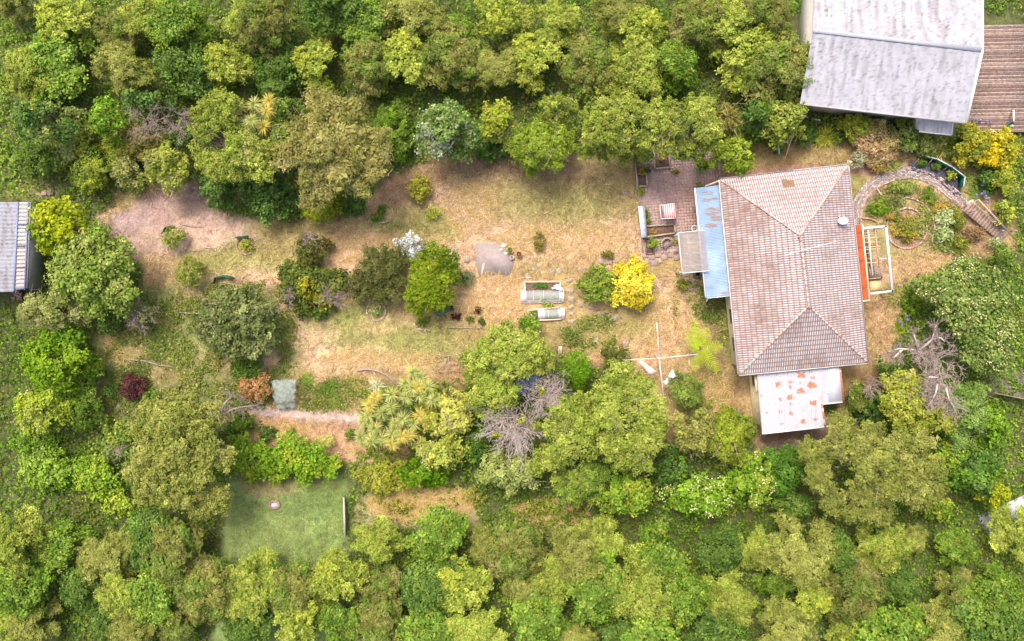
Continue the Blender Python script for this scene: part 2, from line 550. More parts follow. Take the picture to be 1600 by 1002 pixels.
def tuft(name, label, cat, px, py, r, h, n, pal, seed, Wd=0.05, lo=0.25, droop=0.5, group=None, flowers=None, w=None):
    rng = np.random.default_rng(seed)
    p = W(px, py, h * 0.5)
    t = thing(name, label, cat, (p[0], p[1], 0), group)
    acc = Acc()
    R = r / 20.0
    z = rng.uniform(lo, 1.0, n); a = rng.random(n) * 6.283
    rr = np.sqrt(1 - z * z)
    d = np.stack([rr * np.cos(a), rr * np.sin(a), z * h / max(R, 0.1) * 0.9], 1)
    base = np.stack([p[0] + 0.18 * R * rng.normal(size=n), p[1] + 0.18 * R * rng.normal(size=n), np.zeros(n)], 1)
    col = pick(pal, n, rng, w) * (1 + 0.13 * rng.normal(size=(n, 1)))
    acc.add(*blades_arrays(base, d, R * rng.uniform(0.75, 1.2, n), Wd, droop * h / max(R, 0.1), np.clip(col, 0.004, 0.95) * LFF, seg=4))
    acc.build('leaves', GRASS, t)
    if flowers:
        for fx, fy in flowers[0]:
            q = W(fx, fy, h + 0.25)
            s = MB(); s.tube([(p[0] * 0.5 + q[0] * 0.5, p[1] * 0.5 + q[1] * 0.5, 0.0), (q[0], q[1], h * 0.6), q], [0.015, 0.012, 0.01], 4)
            st = s.build('flower_stalk', mat('stalk_green', (110, 140, 70)), t)
            n2 = 60
            dd = unit(rng.normal(size=(n2, 3))); pp = np.array(q) + dd * 0.12
            v, c = leaf_arrays(pp, dd, 0.09, 0.05, pick(flowers[1], n2, rng) * LFF, rng)
            raw_mesh('flower_head', v, np.arange(len(v)), 4, LEAF, t, c)
    return t

def twig_mesh(centre, R, h, rng, n1=16, n2=8, n3=6, r0=0.06, zlo=0.05, foot=None, fan=None):
    """bare branching: boughs, branches and fine twigs; returns segment arrays"""
    segs = []
    c = np.array(centre, float)
    def grow(p, d, L, r, lev, cnt):
        q = p
        for k in range(3):
            d = d + rng.normal(size=3) * (0.16 if lev else 0.1); d[2] -= 0.02
            d = d / np.linalg.norm(d)
            e = q + d * L / 3
            if e[2] < zlo: e[2] = zlo
            segs.append((q, e, r * (1 - 0.25 * k), r * (1 - 0.25 * (k + 1))))
            if lev < 2:
                for j in range(max(1, cnt[lev + 1] // 3)):
                    dd = d + rng.normal(size=3) * 0.55
                    dd[2] = dd[2] * 0.6 + 0.05
                    grow(q + (e - q) * rng.random(), dd / np.linalg.norm(dd), L * rng.uniform(0.4, 0.65), r * 0.45, lev + 1, cnt)
            q = e
    for i in range(n1):
        if fan is None:
            a = 6.283 * (i + rng.random() * 0.7) / n1
        else:
            a = fan[0] + (fan[1] - fan[0]) * (i + rng.random()) / n1
        el = rng.uniform(-0.05, 0.6)
        d = np.array([math.cos(a), math.sin(a), el]); d /= np.linalg.norm(d)
        st = c + np.array([rng.normal() * 0.16 * R, rng.normal() * 0.16 * R, rng.normal() * 0.05 * R])
        grow(st, d, R * rng.uniform(0.65, 0.95), r0 * rng.uniform(0.6, 1), 0, (n1, n2, n3))
    return segs

def segs_to_mesh(name, segs, m, parent, n=3):
    P = np.array([s[0] for s in segs]); Q = np.array([s[1] for s in segs])
    r1 = np.array([s[2] for s in segs])[:, None]; r2 = np.array([s[3] for s in segs])[:, None]
    r1 = np.maximum(r1, 0.010); r2 = np.maximum(r2, 0.007)
    d = unit(Q - P)
    a = unit(np.cross(d, np.array([0.3, 0.2, 1.0]))); b = np.cross(d, a)
    N = len(segs)
    V = np.empty((N, 2, n, 3))
    for k in range(n):
        o = a * math.cos(6.2832 * k / n) + b * math.sin(6.2832 * k / n)
        V[:, 0, k] = P + o * r1; V[:, 1, k] = Q + o * r2
    base = np.arange(N) * 2 * n
    F = np.stack([np.stack([base + k, base + (k + 1) % n, base + n + (k + 1) % n, base + n + k], 1) for k in range(n)], 1)
    return raw_mesh(name, V.reshape(-1, 3), F.reshape(-1), 4, m, parent)

# ------------------------------------------------------------------ the ground and what colour it has where
def sd_poly(x, y, pts):
    d = np.full(x.shape, 1e9); s = np.zeros(x.shape, bool)
    n = len(pts)
    for i in range(n):
        x1, y1 = pts[i]; x2, y2 = pts[(i + 1) % n]
        ex, ey = x2 - x1, y2 - y1
        wx, wy = x - x1, y - y1
        t = np.clip((wx * ex + wy * ey) / (ex * ex + ey * ey + 1e-9), 0, 1)
        d = np.minimum(d, (wx - ex * t) ** 2 + (wy - ey * t) ** 2)
        c = ((y1 > y) != (y2 > y)) & (x < (x2 - x1) * (y - y1) / (y2 - y1 + 1e-9) + x1)
        s ^= c
    d = np.sqrt(d)
    return np.where(s, -d, d)

def sd_line(x, y, pts, wd):
    d = np.full(x.shape, 1e9)
    for i in range(len(pts) - 1):
        x1, y1 = pts[i]; x2, y2 = pts[i + 1]
        ex, ey = x2 - x1, y2 - y1
        wx, wy = x - x1, y - y1
        t = np.clip((wx * ex + wy * ey) / (ex * ex + ey * ey + 1e-9), 0, 1)
        d = np.minimum(d, (wx - ex * t) ** 2 + (wy - ey * t) ** 2)
    return np.sqrt(d) - wd / 2

TAN = (210, 172, 122); STRAW = (222, 178, 136); OLT = (184, 152, 92); OLV = (150, 136, 66); GRN = (128, 136, 58)
DIRT = (180, 144, 126); BRN = (150, 112, 82); DKB = (104, 80, 66); FLOOR = (100, 104, 54); LAWN = (138, 156, 72); GRAVEL = (186, 160, 146)

CLEAR = [(150, 345), (185, 305), (240, 285), (310, 290), (345, 335), (450, 350), (560, 330), (610, 275), (690, 245), (790, 245), (900, 240), (1000, 235),
         (1130, 235), (1180, 235), (1330, 225), (1420, 240), (1520, 262), (1584, 330), (1584, 400), (1480, 410), (1400, 440), (1405, 520), (1380, 600), (1320, 620),
         (1310, 690), (1180, 705), (1160, 640), (1090, 620), (1050, 690), (1000, 600), (880, 545), (740, 545), (720, 590), (640, 600), (560, 610), (570, 690),
         (540, 720), (390, 700), (360, 660), (160, 645), (135, 560), (150, 500), (215, 470), (225, 410)]
OPS = [
    ('P', CLEAR, 10, OLT, 1.0),
    # weedy slope at the far end of the garden
    ('P', [(140, 500), (240, 450), (420, 440), (470, 520), (450, 600), (400, 640), (160, 640), (130, 560)], 14, (140, 142, 68), 0.95),
    ('E', 200, 530, 34, 30, 12, (184, 142, 96), 0.6), ('E', 305, 470, 36, 20, 10, (190, 158, 118), 0.55), ('E', 300, 415, 60, 30, 14, (184, 150, 104), 0.5),
    ('E', 250, 585, 40, 18, 12, (176, 138, 92), 0.5), ('E', 350, 560, 40, 22, 12, (180, 146, 100), 0.5), ('E', 198, 507, 10, 8, 4, (206, 136, 96), 0.8),
    ('E', 265, 480, 50, 20, 14, (140, 144, 74), 0.5), ('E', 320, 520, 40, 26, 14, (138, 142, 70), 0.5), ('E', 240, 640, 70, 10, 6, (176, 146, 118), 0.7),
    # bare dirt
    ('P', [(158, 345), (205, 312), (250, 295), (305, 285), (330, 330), (395, 345), (420, 372), (330, 390), (300, 402), (215, 400), (175, 365)], 8, DIRT, 0.95),
    ('E', 300, 318, 45, 25, 14, (142, 112, 98), 0.8), ('E', 350, 350, 60, 14, 10, (196, 160, 128), 0.6), ('E', 195, 345, 35, 16, 10, (176, 152, 148), 0.5),
    ('L', [(158, 350), (186, 312), (190, 292)], 6, 3, (196, 160, 88), 0.8),
    # grass in the middle left
    ('E', 370, 408, 80, 32, 12, (164, 156, 76), 0.95), ('E', 430, 385, 55, 22, 12, (168, 150, 78), 0.9), ('E', 395, 440, 30, 10, 8, STRAW, 0.6),
    ('E', 320, 375, 30, 12, 8, (206, 166, 132), 0.6), ('E', 440, 355, 60, 10, 6, (158, 140, 66), 0.7), ('E', 400, 435, 45, 14, 10, (208, 168, 128), 0.7),
    # straw patches, and tree shade painted along the top of the lawn
    ('E', 560, 388, 62, 28, 10, STRAW, 0.95), ('E', 540, 405, 40, 22, 8, (226, 182, 138), 0.7),
    ('P', [(680, 290), (740, 290), (770, 330), (900, 350), (1000, 345), (1005, 395), (930, 400), (830, 410), (770, 380), (720, 380), (690, 330)], 16, (212, 172, 132), 0.85),
    ('E', 730, 320, 40, 34, 16, (206, 166, 134), 0.7), ('E', 880, 372, 110, 28, 14, (208, 170, 122), 0.7),
    ('E', 765, 465, 62, 42, 14, (218, 174, 128), 0.9), ('E', 735, 500, 40, 20, 10, (196, 152, 104), 0.6), ('E', 720, 400, 30, 26, 10, (216, 172, 132), 0.7),
    ('E', 850, 305, 125, 46, 20, (172, 150, 84), 0.9), ('E', 850, 262, 130, 20, 10, (158, 126, 84), 0.8), ('E', 950, 262, 40, 18, 10, (150, 130, 74), 0.7),  # the browns at the upper lawn edge are soft tree shade in the colour
    ('E', 880, 320, 80, 26, 14, (160, 148, 74), 0.8), ('E', 740, 262, 60, 14, 10, (150, 118, 88), 0.8), ('E', 620, 330, 40, 30, 14, (182, 142, 104), 0.8), ('E', 630, 292, 40, 24, 12, (160, 122, 92), 0.8),  # the brown at the lawn top continues the painted tree shade
    ('L', [(560, 365), (640, 330), (700, 345), (715, 370)], 26, 10, (176, 156, 84), 0.7), ('E', 660, 350, 55, 26, 10, (162, 150, 72), 0.8), ('E', 615, 352, 34, 8, 6, (120, 130, 50), 0.6),
    # lower lawn
    ('E', 600, 525, 140, 34, 16, (166, 158, 78), 0.95), ('E', 520, 495, 45, 18, 10, (146, 148, 62), 0.9), ('E', 565, 485, 20, 10, 6, (140, 146, 58), 0.7), ('E', 580, 560, 110, 18, 10, (214, 176, 126), 0.8),
    ('E', 500, 545, 26, 40, 10, (216, 178, 136), 0.6), ('E', 455, 500, 22, 30, 10, (200, 164, 124), 0.6), ('E', 660, 535, 70, 24, 12, (154, 152, 68), 0.85), ('E', 740, 530, 40, 12, 8, (180, 150, 84), 0.7),
    ('L', [(405, 575), (440, 545), (465, 520)], 24, 8, (206, 164, 128), 0.7), ('E', 710, 590, 30, 22, 10, (190, 146, 96), 0.8), ('E', 590, 515, 26, 12, 8, (206, 170, 112), 0.5), ('E', 640, 500, 30, 14, 8, (196, 162, 104), 0.5),
    # right of the grow tunnels
    ('E', 900, 520, 75, 24, 14, (158, 142, 74), 0.85), ('E', 980, 520, 60, 26, 14, (170, 154, 78), 0.9), ('E', 1000, 560, 50, 30, 12, (200, 160, 104), 0.8), ('E', 920, 560, 40, 14, 10, (204, 160, 106), 0.7),
    ('E', 1010, 590, 30, 30, 10, (198, 156, 104), 0.8), ('E', 1060, 470, 40, 40, 14, (196, 158, 106), 0.8), ('E', 1090, 455, 26, 30, 10, (168, 146, 84), 0.7), ('E', 1040, 520, 16, 40, 8, (214, 168, 128), 0.6),
    ('L', [(1022, 438), (1040, 455), (1046, 490)], 9, 3, (222, 186, 152), 0.8), ('E', 1120, 485, 26, 22, 10, (132, 112, 70), 0.7), ('E', 1126, 530, 20, 40, 10, (146, 120, 78), 0.8), ('E', 1140, 550, 10, 16, 6, (128, 142, 56), 0.8),
    ('E', 1126, 491, 7, 6, 3, (214, 160, 128), 0.8), ('E', 1110, 610, 40, 40, 14, (164, 138, 76), 0.9), ('E', 1140, 640, 26, 26, 10, (176, 140, 88), 0.7), ('E', 1120, 585, 30, 12, 8, (140, 132, 62), 0.6), ('E', 1150, 600, 22, 20, 8, (150, 118, 74), 0.6),
    ('P', [(1180, 690), (1190, 670), (1330, 650), (1310, 700), (1200, 712)], 8, (118, 94, 82), 0.9),  # dark ground below the annex: its shadow put into the ground colour
    # round the house
    ('P', [(1130, 245), (1330, 240), (1380, 262), (1330, 275), (1130, 300)], 8, (172, 144, 84), 0.9), ('E', 1200, 235, 40, 12, 8, (148, 126, 70), 0.7),
    ('L', [(1140, 276), (1240, 264), (1390, 268)], 15, 4, (168, 122, 104), 0.95),
    ('E', 1335, 300, 18, 24, 6, (154, 146, 72), 0.9), ('E', 1430, 410, 60, 34, 12, (202, 158, 112), 0.9), ('E', 1400, 430, 30, 26, 10, (190, 154, 120), 0.7), ('E', 1405, 395, 24, 14, 8, (184, 150, 96), 0.6),
    ('P', [(1340, 470), (1400, 460), (1400, 530), (1375, 590), (1310, 640), (1310, 570)], 8, (186, 148, 96), 0.95), ('E', 1352, 540, 20, 50, 10, (166, 138, 78), 0.7), ('E', 1340, 600, 36, 26, 10, (142, 112, 68), 0.85),
    ('E', 1417, 355, 62, 58, 8, (160, 146, 84), 0.7), ('E', 1417, 355, 44, 44, 4, (176, 154, 98), 0.9), ('E', 1417, 357, 31, 31, 3, (178, 138, 110), 0.9), ('E', 1372, 318, 24, 22, 6, (140, 118, 84), 0.8), ('E', 1480, 352, 18, 24, 5, (168, 130, 112), 0.9),
    ('P', [(1420, 252), (1445, 246), (1502, 280), (1508, 305), (1496, 312), (1460, 280), (1420, 266)], 3, (92, 90, 100), 0.95), ('E', 1530, 360, 24, 24, 8, (176, 138, 100), 0.8),
    ('E', 1455, 310, 16, 14, 6, (150, 130, 76), 0.7), ('E', 1468, 325, 14, 10, 5, (196, 150, 90), 0.8), ('E', 1350, 345, 20, 8, 5, (160, 140, 80), 0.8), ('E', 1530, 285, 20, 20, 8, (178, 160, 84), 0.8),
    # bank below the gravel path
    ('P', [(370, 645), (560, 655), (640, 690), (640, 715), (550, 720), (470, 690), (375, 690)], 8, (192, 148, 104), 0.95), ('E', 430, 672, 60, 12, 8, (176, 138, 82), 0.6), ('E', 590, 700, 50, 20, 10, (200, 158, 114), 0.8),
    ('L', [(390, 640), (450, 646), (520, 652), (590, 656)], 14, 3, GRAVEL, 0.95), ('L', [(155, 633), (200, 637), (260, 640), (330, 648)], 10, 3, (190, 160, 140), 0.9),
    ('P', [(470, 590), (570, 590), (570, 640), (465, 640)], 10, (186, 150, 92), 0.8),
    # neighbours' lawn and dry bank along the bottom
    ('P', [(360, 750), (545, 742), (545, 1010), (330, 1010), (350, 820)], 8, LAWN, 0.95), ('E', 425, 762, 36, 12, 8, (186, 156, 100), 0.8), ('E', 480, 790, 50, 20, 10, (122, 148, 66), 0.6), ('E', 490, 755, 30, 8, 6, (150, 140, 70), 0.5),
    ('P', [(560, 770), (640, 745), (740, 760), (760, 830), (560, 830)], 10, (182, 164, 104), 0.9), ('P', [(800, 790), (930, 780), (930, 830), (800, 830)], 12, (160, 148, 84), 0.8),
    ('E', 75, 297, 30, 12, 4, (172, 146, 126), 0.6), ('E', 45, 300, 30, 14, 6, (176, 158, 92), 0.7), ('E', 185, 295, 26, 24, 10, (170, 150, 84), 0.7),
    ('P', [(1545, 585), (1600, 585), (1600, 625), (1545, 615)], 5, (138, 118, 112), 0.8),
]

def ground_color(x, y, warp=True):
    """albedo of the ground at world x, y"""
    px = 800 + 20 * x; py = 501 - 20 * y
    if warp:
        wx = (fbm(x * 0.9, y * 0.9, 3) - 0.5) * 22 + (fbm(x * 4, y * 4, 5, 2) - 0.5) * 7
        wy = (fbm(x * 0.9, y * 0.9, 23) - 0.5) * 22 + (fbm(x * 4, y * 4, 25, 2) - 0.5) * 7
    else:
        wx = wy = 0
    qx = px + wx; qy = py + wy
    c = np.tile(lin(FLOOR), (len(x), 1))
    for op in OPS:
        if op[0] == 'E':
            _, cx, cy, rx, ry, soft, col, st = op
            d = (np.sqrt(((qx - cx) / rx) ** 2 + ((qy - cy) / ry) ** 2) - 1) * min(rx, ry)
            s = soft * 1.3
        elif op[0] == 'P':
            _, pts, soft, col, st = op
            xs = [p[0] for p in pts]; ys = [p[1] for p in pts]
            d = np.full(len(x), 1e3)
            m = (qx > min(xs) - 40) & (qx < max(xs) + 40) & (qy > min(ys) - 40) & (qy < max(ys) + 40)
            if m.any(): d[m] = sd_poly(qx[m], qy[m], pts)
            s = soft
        else:
            _, pts, wd, soft, col, st = op
            ww = 0.3 if wd < 16 else 1.0
            d = sd_line(px + wx * ww, py + wy * ww, pts, wd); s = soft
        a = np.clip(0.5 - d / (2 * s), 0, 1); a = a * a * (3 - 2 * a) * st
        c = c * (1 - a[:, None]) + lin(col) * a[:, None]
    # patchy growth: greener and paler streaks
    n1 = fbm(x * 1.6, y * 1.6, 41); n2 = fbm(x * 5.5, y * 5.5, 57, 2); n3 = fbm(x * 0.5, y * 0.5, 71); n4 = fbm(x * 2.6, y * 2.6, 73, 2)
    c = c * (1 + (n1 - 0.5)[:, None] * 0.6 + (n2 - 0.5)[:, None] * 0.5)
    g = np.clip((n3 - 0.48) * 3 + (n1 - 0.5) * 1.6 + (n4 - 0.45) * 3.2, 0, 1)[:, None] * 0.52
    c = c * (1 - g) + c * np.array([0.80, 0.94, 0.72]) * g
    c = c * 0.80 + c.mean(1, keepdims=True) * 0.20
    return np.clip(c * np.array([1.0, 0.99, 1.02]), 0.01, 0.9) * GND

def in_clear(x, y):
    return sd_poly(800 + 20 * x, 501 - 20 * y, CLEAR)

gx = np.concatenate([[-500, -200, -90, -55], np.arange(-43, 43.01, 0.2), [55, 90, 200, 500]])
gy = np.concatenate([[-500, -200, -90, -45], np.arange(-29, 29.01, 0.2), [45, 90, 200, 500]])
GX, GY = np.meshgrid(gx, gy)
fx, fy = GX.ravel(), GY.ravel()
gz = (fbm(fx * 1.1, fy * 1.1, 91) - 0.5) * 0.10 + (fbm(fx * 3, fy * 3, 95, 2) - 0.5) * 0.05 - 0.06
nx, ny = len(gx), len(gy)
ii = (np.arange(ny - 1)[:, None] * nx + np.arange(nx - 1)[None, :]).ravel()
gf = np.stack([ii, ii + 1, ii + nx + 1, ii + nx], 1)
GM = mat('soil_and_turf', (0, 0, 0), rough=0.95, var=0.22, scale=9, attr=True, bump=0.5, bscale=14, spec=0.1)
g = raw_mesh('ground', np.stack([fx, fy, gz], 1), gf.ravel(), 4, GM, None, ground_color(fx, fy), True)
props(g, 'dry straw coloured garden ground with greener patches and bare dirt', None, None, 'structure')

# ------------------------------------------------------------------ grass: dry stalks and green blades
def hard(x, y):
    """True where paving, roofs or beds leave no grass"""
    px = 800 + 20 * x; py = 501 - 20 * y
    m = np.zeros(len(x), bool)
    for pts in ([(990, 235), (1128, 235), (1128, 300), (1150, 560), (1175, 690), (1320, 670), (1350, 570), (1330, 262), (1128, 285), (1100, 430), (1002, 400)],
                [(743, 378), (801, 378), (801, 432), (743, 432)], [(1335, 350), (1398, 350), (1398, 460), (1345, 460)],
                [(812, 438), (882, 438), (882, 502), (812, 502)], [(1505, 310), (1584, 380), (1560, 380), (1500, 325)]):
        m |= sd_poly(px, py, pts) < 0
    for pts, w in (([(390, 640), (450, 646), (520, 652), (590, 656)], 11), ([(1140, 276), (1240, 264), (1390, 268)], 14),
                   ([(1336, 350), (1345, 312), (1368, 285), (1400, 271), (1432, 271), (1465, 285), (1490, 303), (1512, 322)], 22)):
        m |= sd_line(px, py, pts, w) < 0
    return m

def blades(n, region, L, Wd, seed, mul, flat, jit=0.3):
    rng = np.random.default_rng(seed)
    x = rng.uniform(region[0], region[2], n); y = rng.uniform(region[1], region[3], n)
    d = in_clear(x, y)
    px = 800 + 20 * x; py = 501 - 20 * y
    lawn = (sd_poly(px, py, [(360, 745), (545, 742), (545, 1010), (330, 1010)]) < 0) | (sd_poly(px, py, [(560, 770), (640, 745), (740, 760), (760, 830), (560, 830)]) < 0)
    dirt = sd_poly(px, py, [(170, 345), (215, 315), (305, 300), (330, 335), (395, 350), (405, 370), (300, 395), (215, 390)]) < 0
    dens = fbm(x * 0.7, y * 0.7, 101)
    k = ((d < 4) | lawn) & ~hard(x, y) & ~(dirt & (rng.random(n) < 0.9)) & (rng.random(n) < 0.35 + dens)
    x = x[k]; y = y[k]; n = len(x)
    c = ground_color(x, y)
    c = c * mul * np.clip(1 + jit * rng.normal(size=(n, 1)), 0.35, 1.75) * (1 + 0.05 * rng.normal(size=(n, 3)))
    a = fbm(x * 0.6, y * 0.6, 131) * 12.0 + rng.normal(size=n) * 0.9
    z = rng.uniform(flat[0], flat[1], n)
    dd = unit(np.stack([np.cos(a), np.sin(a), z], 1))
    base = np.stack([x, y, np.full(n, -0.05)], 1)
    return blades_arrays(base, dd, L * rng.uniform(0.6, 1.5, n), Wd, 0.3, np.clip(c, 0.005, 0.9), seg=1)

acc = Acc()
acc.add(*blades(150000, (-33.5, -12, 39.5, 15), 0.30, 0.05, 5, 1.1, (0.05, 0.5), 0.34))
acc.add(*blades(26000, (-33.5, -12, 39.5, 15), 0.42, 0.09, 15, 1.2, (0.02, 0.4), 0.4))
acc.add(*blades(60000, (-22, -25.5, -2, -11), 0.2, 0.05, 6, 1.1, (0.1, 0.7)))
props(acc.build('grass', GRASS), 'dry and green grass blades covering the garden clearing', None, None, 'stuff')

# long dead stalks lying in the straw patches
rng = np.random.default_rng(77)
acc = Acc()
for (px, py, rx, ry, n) in ((560, 388, 60, 26, 900), (735, 325, 45, 40, 900), (770, 465, 60, 40, 1200), (880, 375, 110, 26, 1500), (430, 672, 55, 14, 500), (590, 700, 50, 18, 500),
                            (660, 785, 85, 30, 5200), (860, 800, 60, 22, 2000), (1030, 500, 30, 50, 500), (600, 560, 100, 14, 700), (1110, 620, 40, 40, 700), (200, 540, 40, 30, 400), (1435, 415, 55, 30, 500)):
    a = rng.random(n) * 6.283; q = np.sqrt(rng.random(n))
    x = (px + rx * q * np.cos(a) - 800) / 20; y = (501 - py + ry * q * np.sin(a)) / 20
    t = rng.random(n) * 6.283
    dd = unit(np.stack([np.cos(t), np.sin(t), rng.uniform(0.05, 0.7, n)], 1))
    acc.add(*blades_arrays(np.stack([x, y, np.full(n, 0.0)], 1), dd, rng.uniform(0.25, 0.55, n), 0.045, 0.3, pick([(222, 190, 142), (206, 172, 118), (186, 158, 98), (216, 184, 148), (170, 156, 88)], n, rng) * 0.82, seg=2))
props(acc.build('dry_stalks', GRASS), 'long bleached dead grass stalks lying in matted patches', None, None, 'stuff')

# low growth on the bush floor and weeds on the slope
def undergrowth(n, seed, test, pal, L, zmax, name, label, w=None):
    rng = np.random.default_rng(seed)
    x = rng.uniform(-42, 42, n); y = rng.uniform(-27, 27, n)
    k = test(x, y, rng)
    x = x[k]; y = y[k]; n = len(x)
    hgt = zmax * fbm(x * 0.8, y * 0.8, seed) ** 1.2
    base = np.stack([x, y, hgt * rng.uniform(0.3, 1.0, n)], 1)
    m = 4
    p = np.repeat(base, m, axis=0) + rng.normal(size=(n * m, 3)) * np.array([0.16, 0.16, 0.07])
    p[:, 2] = np.maximum(p[:, 2], 0.03)
    nr = unit(np.array([0, 0, 0.8]) + 0.55 * rng.normal(size=p.shape))
    P = np.array([lin(q) for q in pal])
    t = np.clip(fbm(x * 0.35, y * 0.35, seed + 3) * 1.6 - 0.3 + 0.18 * rng.normal(size=n), 0, 0.999) * (len(pal) - 1)
    i0 = t.astype(int); f = (t - i0)[:, None]
    cc = P[i0] * (1 - f) + P[np.minimum(i0 + 1, len(pal) - 1)] * f
    cc = np.repeat(cc, m, axis=0) * (1 + 0.2 * rng.normal(size=(n * m, 1)))
    s = rng.uniform(0.6, 1.3, n * m)
    v, c = leaf_arrays(p, nr, L * s, L * 0.6 * s, np.clip(cc, 0.005, 0.9) * LFF, rng)
    o = raw_mesh(name, v, np.arange(len(v)), 4, LEAF, None, c)
    return props(o, label, None, None, 'stuff')

def bushfloor(x, y, rng):
    px = 800 + 20 * x; py = 501 - 20 * y
    lawn = sd_poly(px, py, [(356, 745), (548, 740), (548, 1010), (330, 1010)]) < 0
    dry = sd_poly(px, py, [(570, 770), (640, 750), (740, 765), (750, 825), (570, 825)]) < 0
    bld = (sd_poly(px, py, [(1235, 20), (1600, 20), (1600, 195), (1490, 212), (1240, 175)]) < 0) | (sd_poly(px, py, [(-20, 305), (52, 310), (46, 470), (-20, 480)]) < 0) | (sd_poly(px, py, [(1526, 806), (1600, 772), (1700, 800), (1600, 850), (1545, 842)]) < 0)
    return (in_clear(x, y) > 3) & ~lawn & ~bld & ~(dry & (rng.random(len(x)) < 0.85))

undergrowth(64000, 401, bushfloor, [(120, 128, 52), (92, 124, 40), (104, 140, 44), (132, 160, 54), (150, 164, 66)], 0.24, 1.1, 'undergrowth', 'green leafy undergrowth on the floor of the bush')

WEED = [((140, 470), (240, 450), (430, 440), (470, 520), (450, 600), (400, 650), (160, 645), (130, 560)), ((465, 592), (570, 590), (575, 640), (470, 640)),
        ((1060, 430), (1145, 470), (1150, 560), (1050, 500)), ((1390, 270), (1500, 330), (1512, 400), (1470, 395), (1360, 330)), ((880, 500), (960, 490), (960, 545), (880, 540))]
def weedy(x, y, rng):
    px = 800 + 20 * x; py = 501 - 20 * y
    m = np.zeros(len(x), bool)
    for p in WEED: m |= sd_poly(px, py, p) < 0
    return m & (fbm(x * 0.9, y * 0.9, 211) > 0.46) & (rng.random(len(x)) < 0.9) & ~hard(x, y)
undergrowth(300000, 402, weedy, [(166, 158, 84), (120, 142, 58), (98, 120, 56), (144, 160, 72), (170, 166, 90)], 0.17, 0.4, 'weeds', 'patchy green weeds on the slope of the clearing')

# ------------------------------------------------------------------ paving: patio, slab, stepping stones, brick path
def XY(*pts, z=0.0):
    return [W(a, b, z)[:2] for a, b in pts]

CONC = mat('weathered_concrete', (152, 138, 134), rough=0.9, var=0.10, scale=3.5)
PAVE = mat('paver', (0, 0, 0), rough=0.9, var=0.14, scale=5, attr=True, bump=0.3)
STONE = mat('grey_stone', (158, 146, 134), rough=0.9, var=0.16, scale=6)
TIMBER = mat('grey_timber', (160, 142, 124), rough=0.85, var=0.2, scale=8, bump=0.3)
BTIMB = mat('brown_timber', (140, 112, 92), rough=0.85, var=0.22, scale=8, bump=0.3)
WHITE = mat('white_paint', (206, 204, 200), rough=0.5, var=0.05)
CREAM = mat('cream_weatherboard', (218, 200, 164), rough=0.7, var=0.07)
SOIL = mat('dark_soil', (112, 88, 74), rough=1.0, var=0.3, scale=9, bump=1.0, bscale=25)
TERRA = mat('terracotta', (176, 112, 84), rough=0.8, var=0.12, scale=8)
GREYM = mat('grey_metal', (150, 156, 164), rough=0.45, var=0.1, metal=0.2)
GREENM = mat('dark_green_sheet', (28, 92, 76), rough=0.5, var=0.12)
BLACKM = mat('black_plastic', (40, 40, 44), rough=0.6, var=0.15)

patio_pts = [(991, 222), (1130, 222), (1128, 292), (1090, 296), (1098, 362), (1066, 366), (1068, 398), (1003, 398), (1001, 320), (994, 300)]
t = part('patio', CONC, None, lambda b: b.prism(XY(*patio_pts), -0.12, 0.03))
props(t, 'brown brick paved patio beside the house', None, None, 'structure')
b = MB(); rng = np.random.default_rng(3)
ang = math.radians(4.5); ca, sa = math.cos(ang), math.sin(ang)
P0 = W(1060, 310)
for i in range(-22, 23):
    for j in range(-28, 29):
        u = (i + (0.0)) * 0.225; v = j * 0.225
        x = P0[0] + u * ca - v * sa; y = P0[1] + u * sa + v * ca
        if sd_poly(np.array([800 + 20 * x]), np.array([501 - 20 * y]), patio_pts)[0] > -2.4: continue
        n = float(fbm(np.array([x * 0.9]), np.array([y * 0.9]), 9)[0])
        base = lin((158, 128, 120)) * (1 - n) + lin((176, 150, 140)) * n
        if rng.random() < 0.02: base = lin((186, 160, 146))
        col = base * (0.9 + 0.5 * (n - 0.4) + 0.05 * rng.normal()) * GND * 1.1
        h = 0.058 + 0.006 * rng.normal()
        e = 0.103; s = 0.012
        lo = [(-e, -e), (e, -e), (e, e), (-e, e)]
        vs = [(x + a * ca - c * sa, y + a * sa + c * ca, 0.032) for a, c in lo] + [(x + a * ca - c * sa, y + a * sa + c * ca, h) for a, c in [(p * (1 - s / e), q * (1 - s / e)) for p, q in lo]]
        b.add(vs, [(4, 5, 6, 7), (0, 1, 5, 4), (1, 2, 6, 5), (2, 3, 7, 6), (3, 0, 4, 7)], np.clip(col, 0.01, 0.9))
o = b.build('paver_field', PAVE, t); o['kind'] = 'stuff'

# concrete slab in the straw
def blob(px, py, rx, ry, n, rng, j=0.12):
    return [(px + rx * math.cos(6.283 * k / n) * (1 + j * rng.normal()), py + ry * math.sin(6.283 * k / n) * (1 + j * rng.normal())) for k in range(n)]
slab_pts = [(744, 380), (757, 379), (768, 382), (777, 378), (786, 385), (795, 398), (803, 401), (802, 415), (797, 429), (790, 433), (779, 428), (768, 432), (758, 434), (748, 431), (745, 418), (741, 402)]
t = part('garden_slab', CONC, None, lambda b: b.prism(XY(*slab_pts), -0.1, 0.005))
props(t, 'worn grey concrete slab in the straw grass beside the terracotta pots', 'slab')
part('patch', mat('pale_concrete', (206, 178, 152), var=0.1), t, lambda b: b.obox(W(754, 421, 0.008), (0.07, 0.0, 0), (0.10, 0.48, 0), (0, 0, 0.008)))

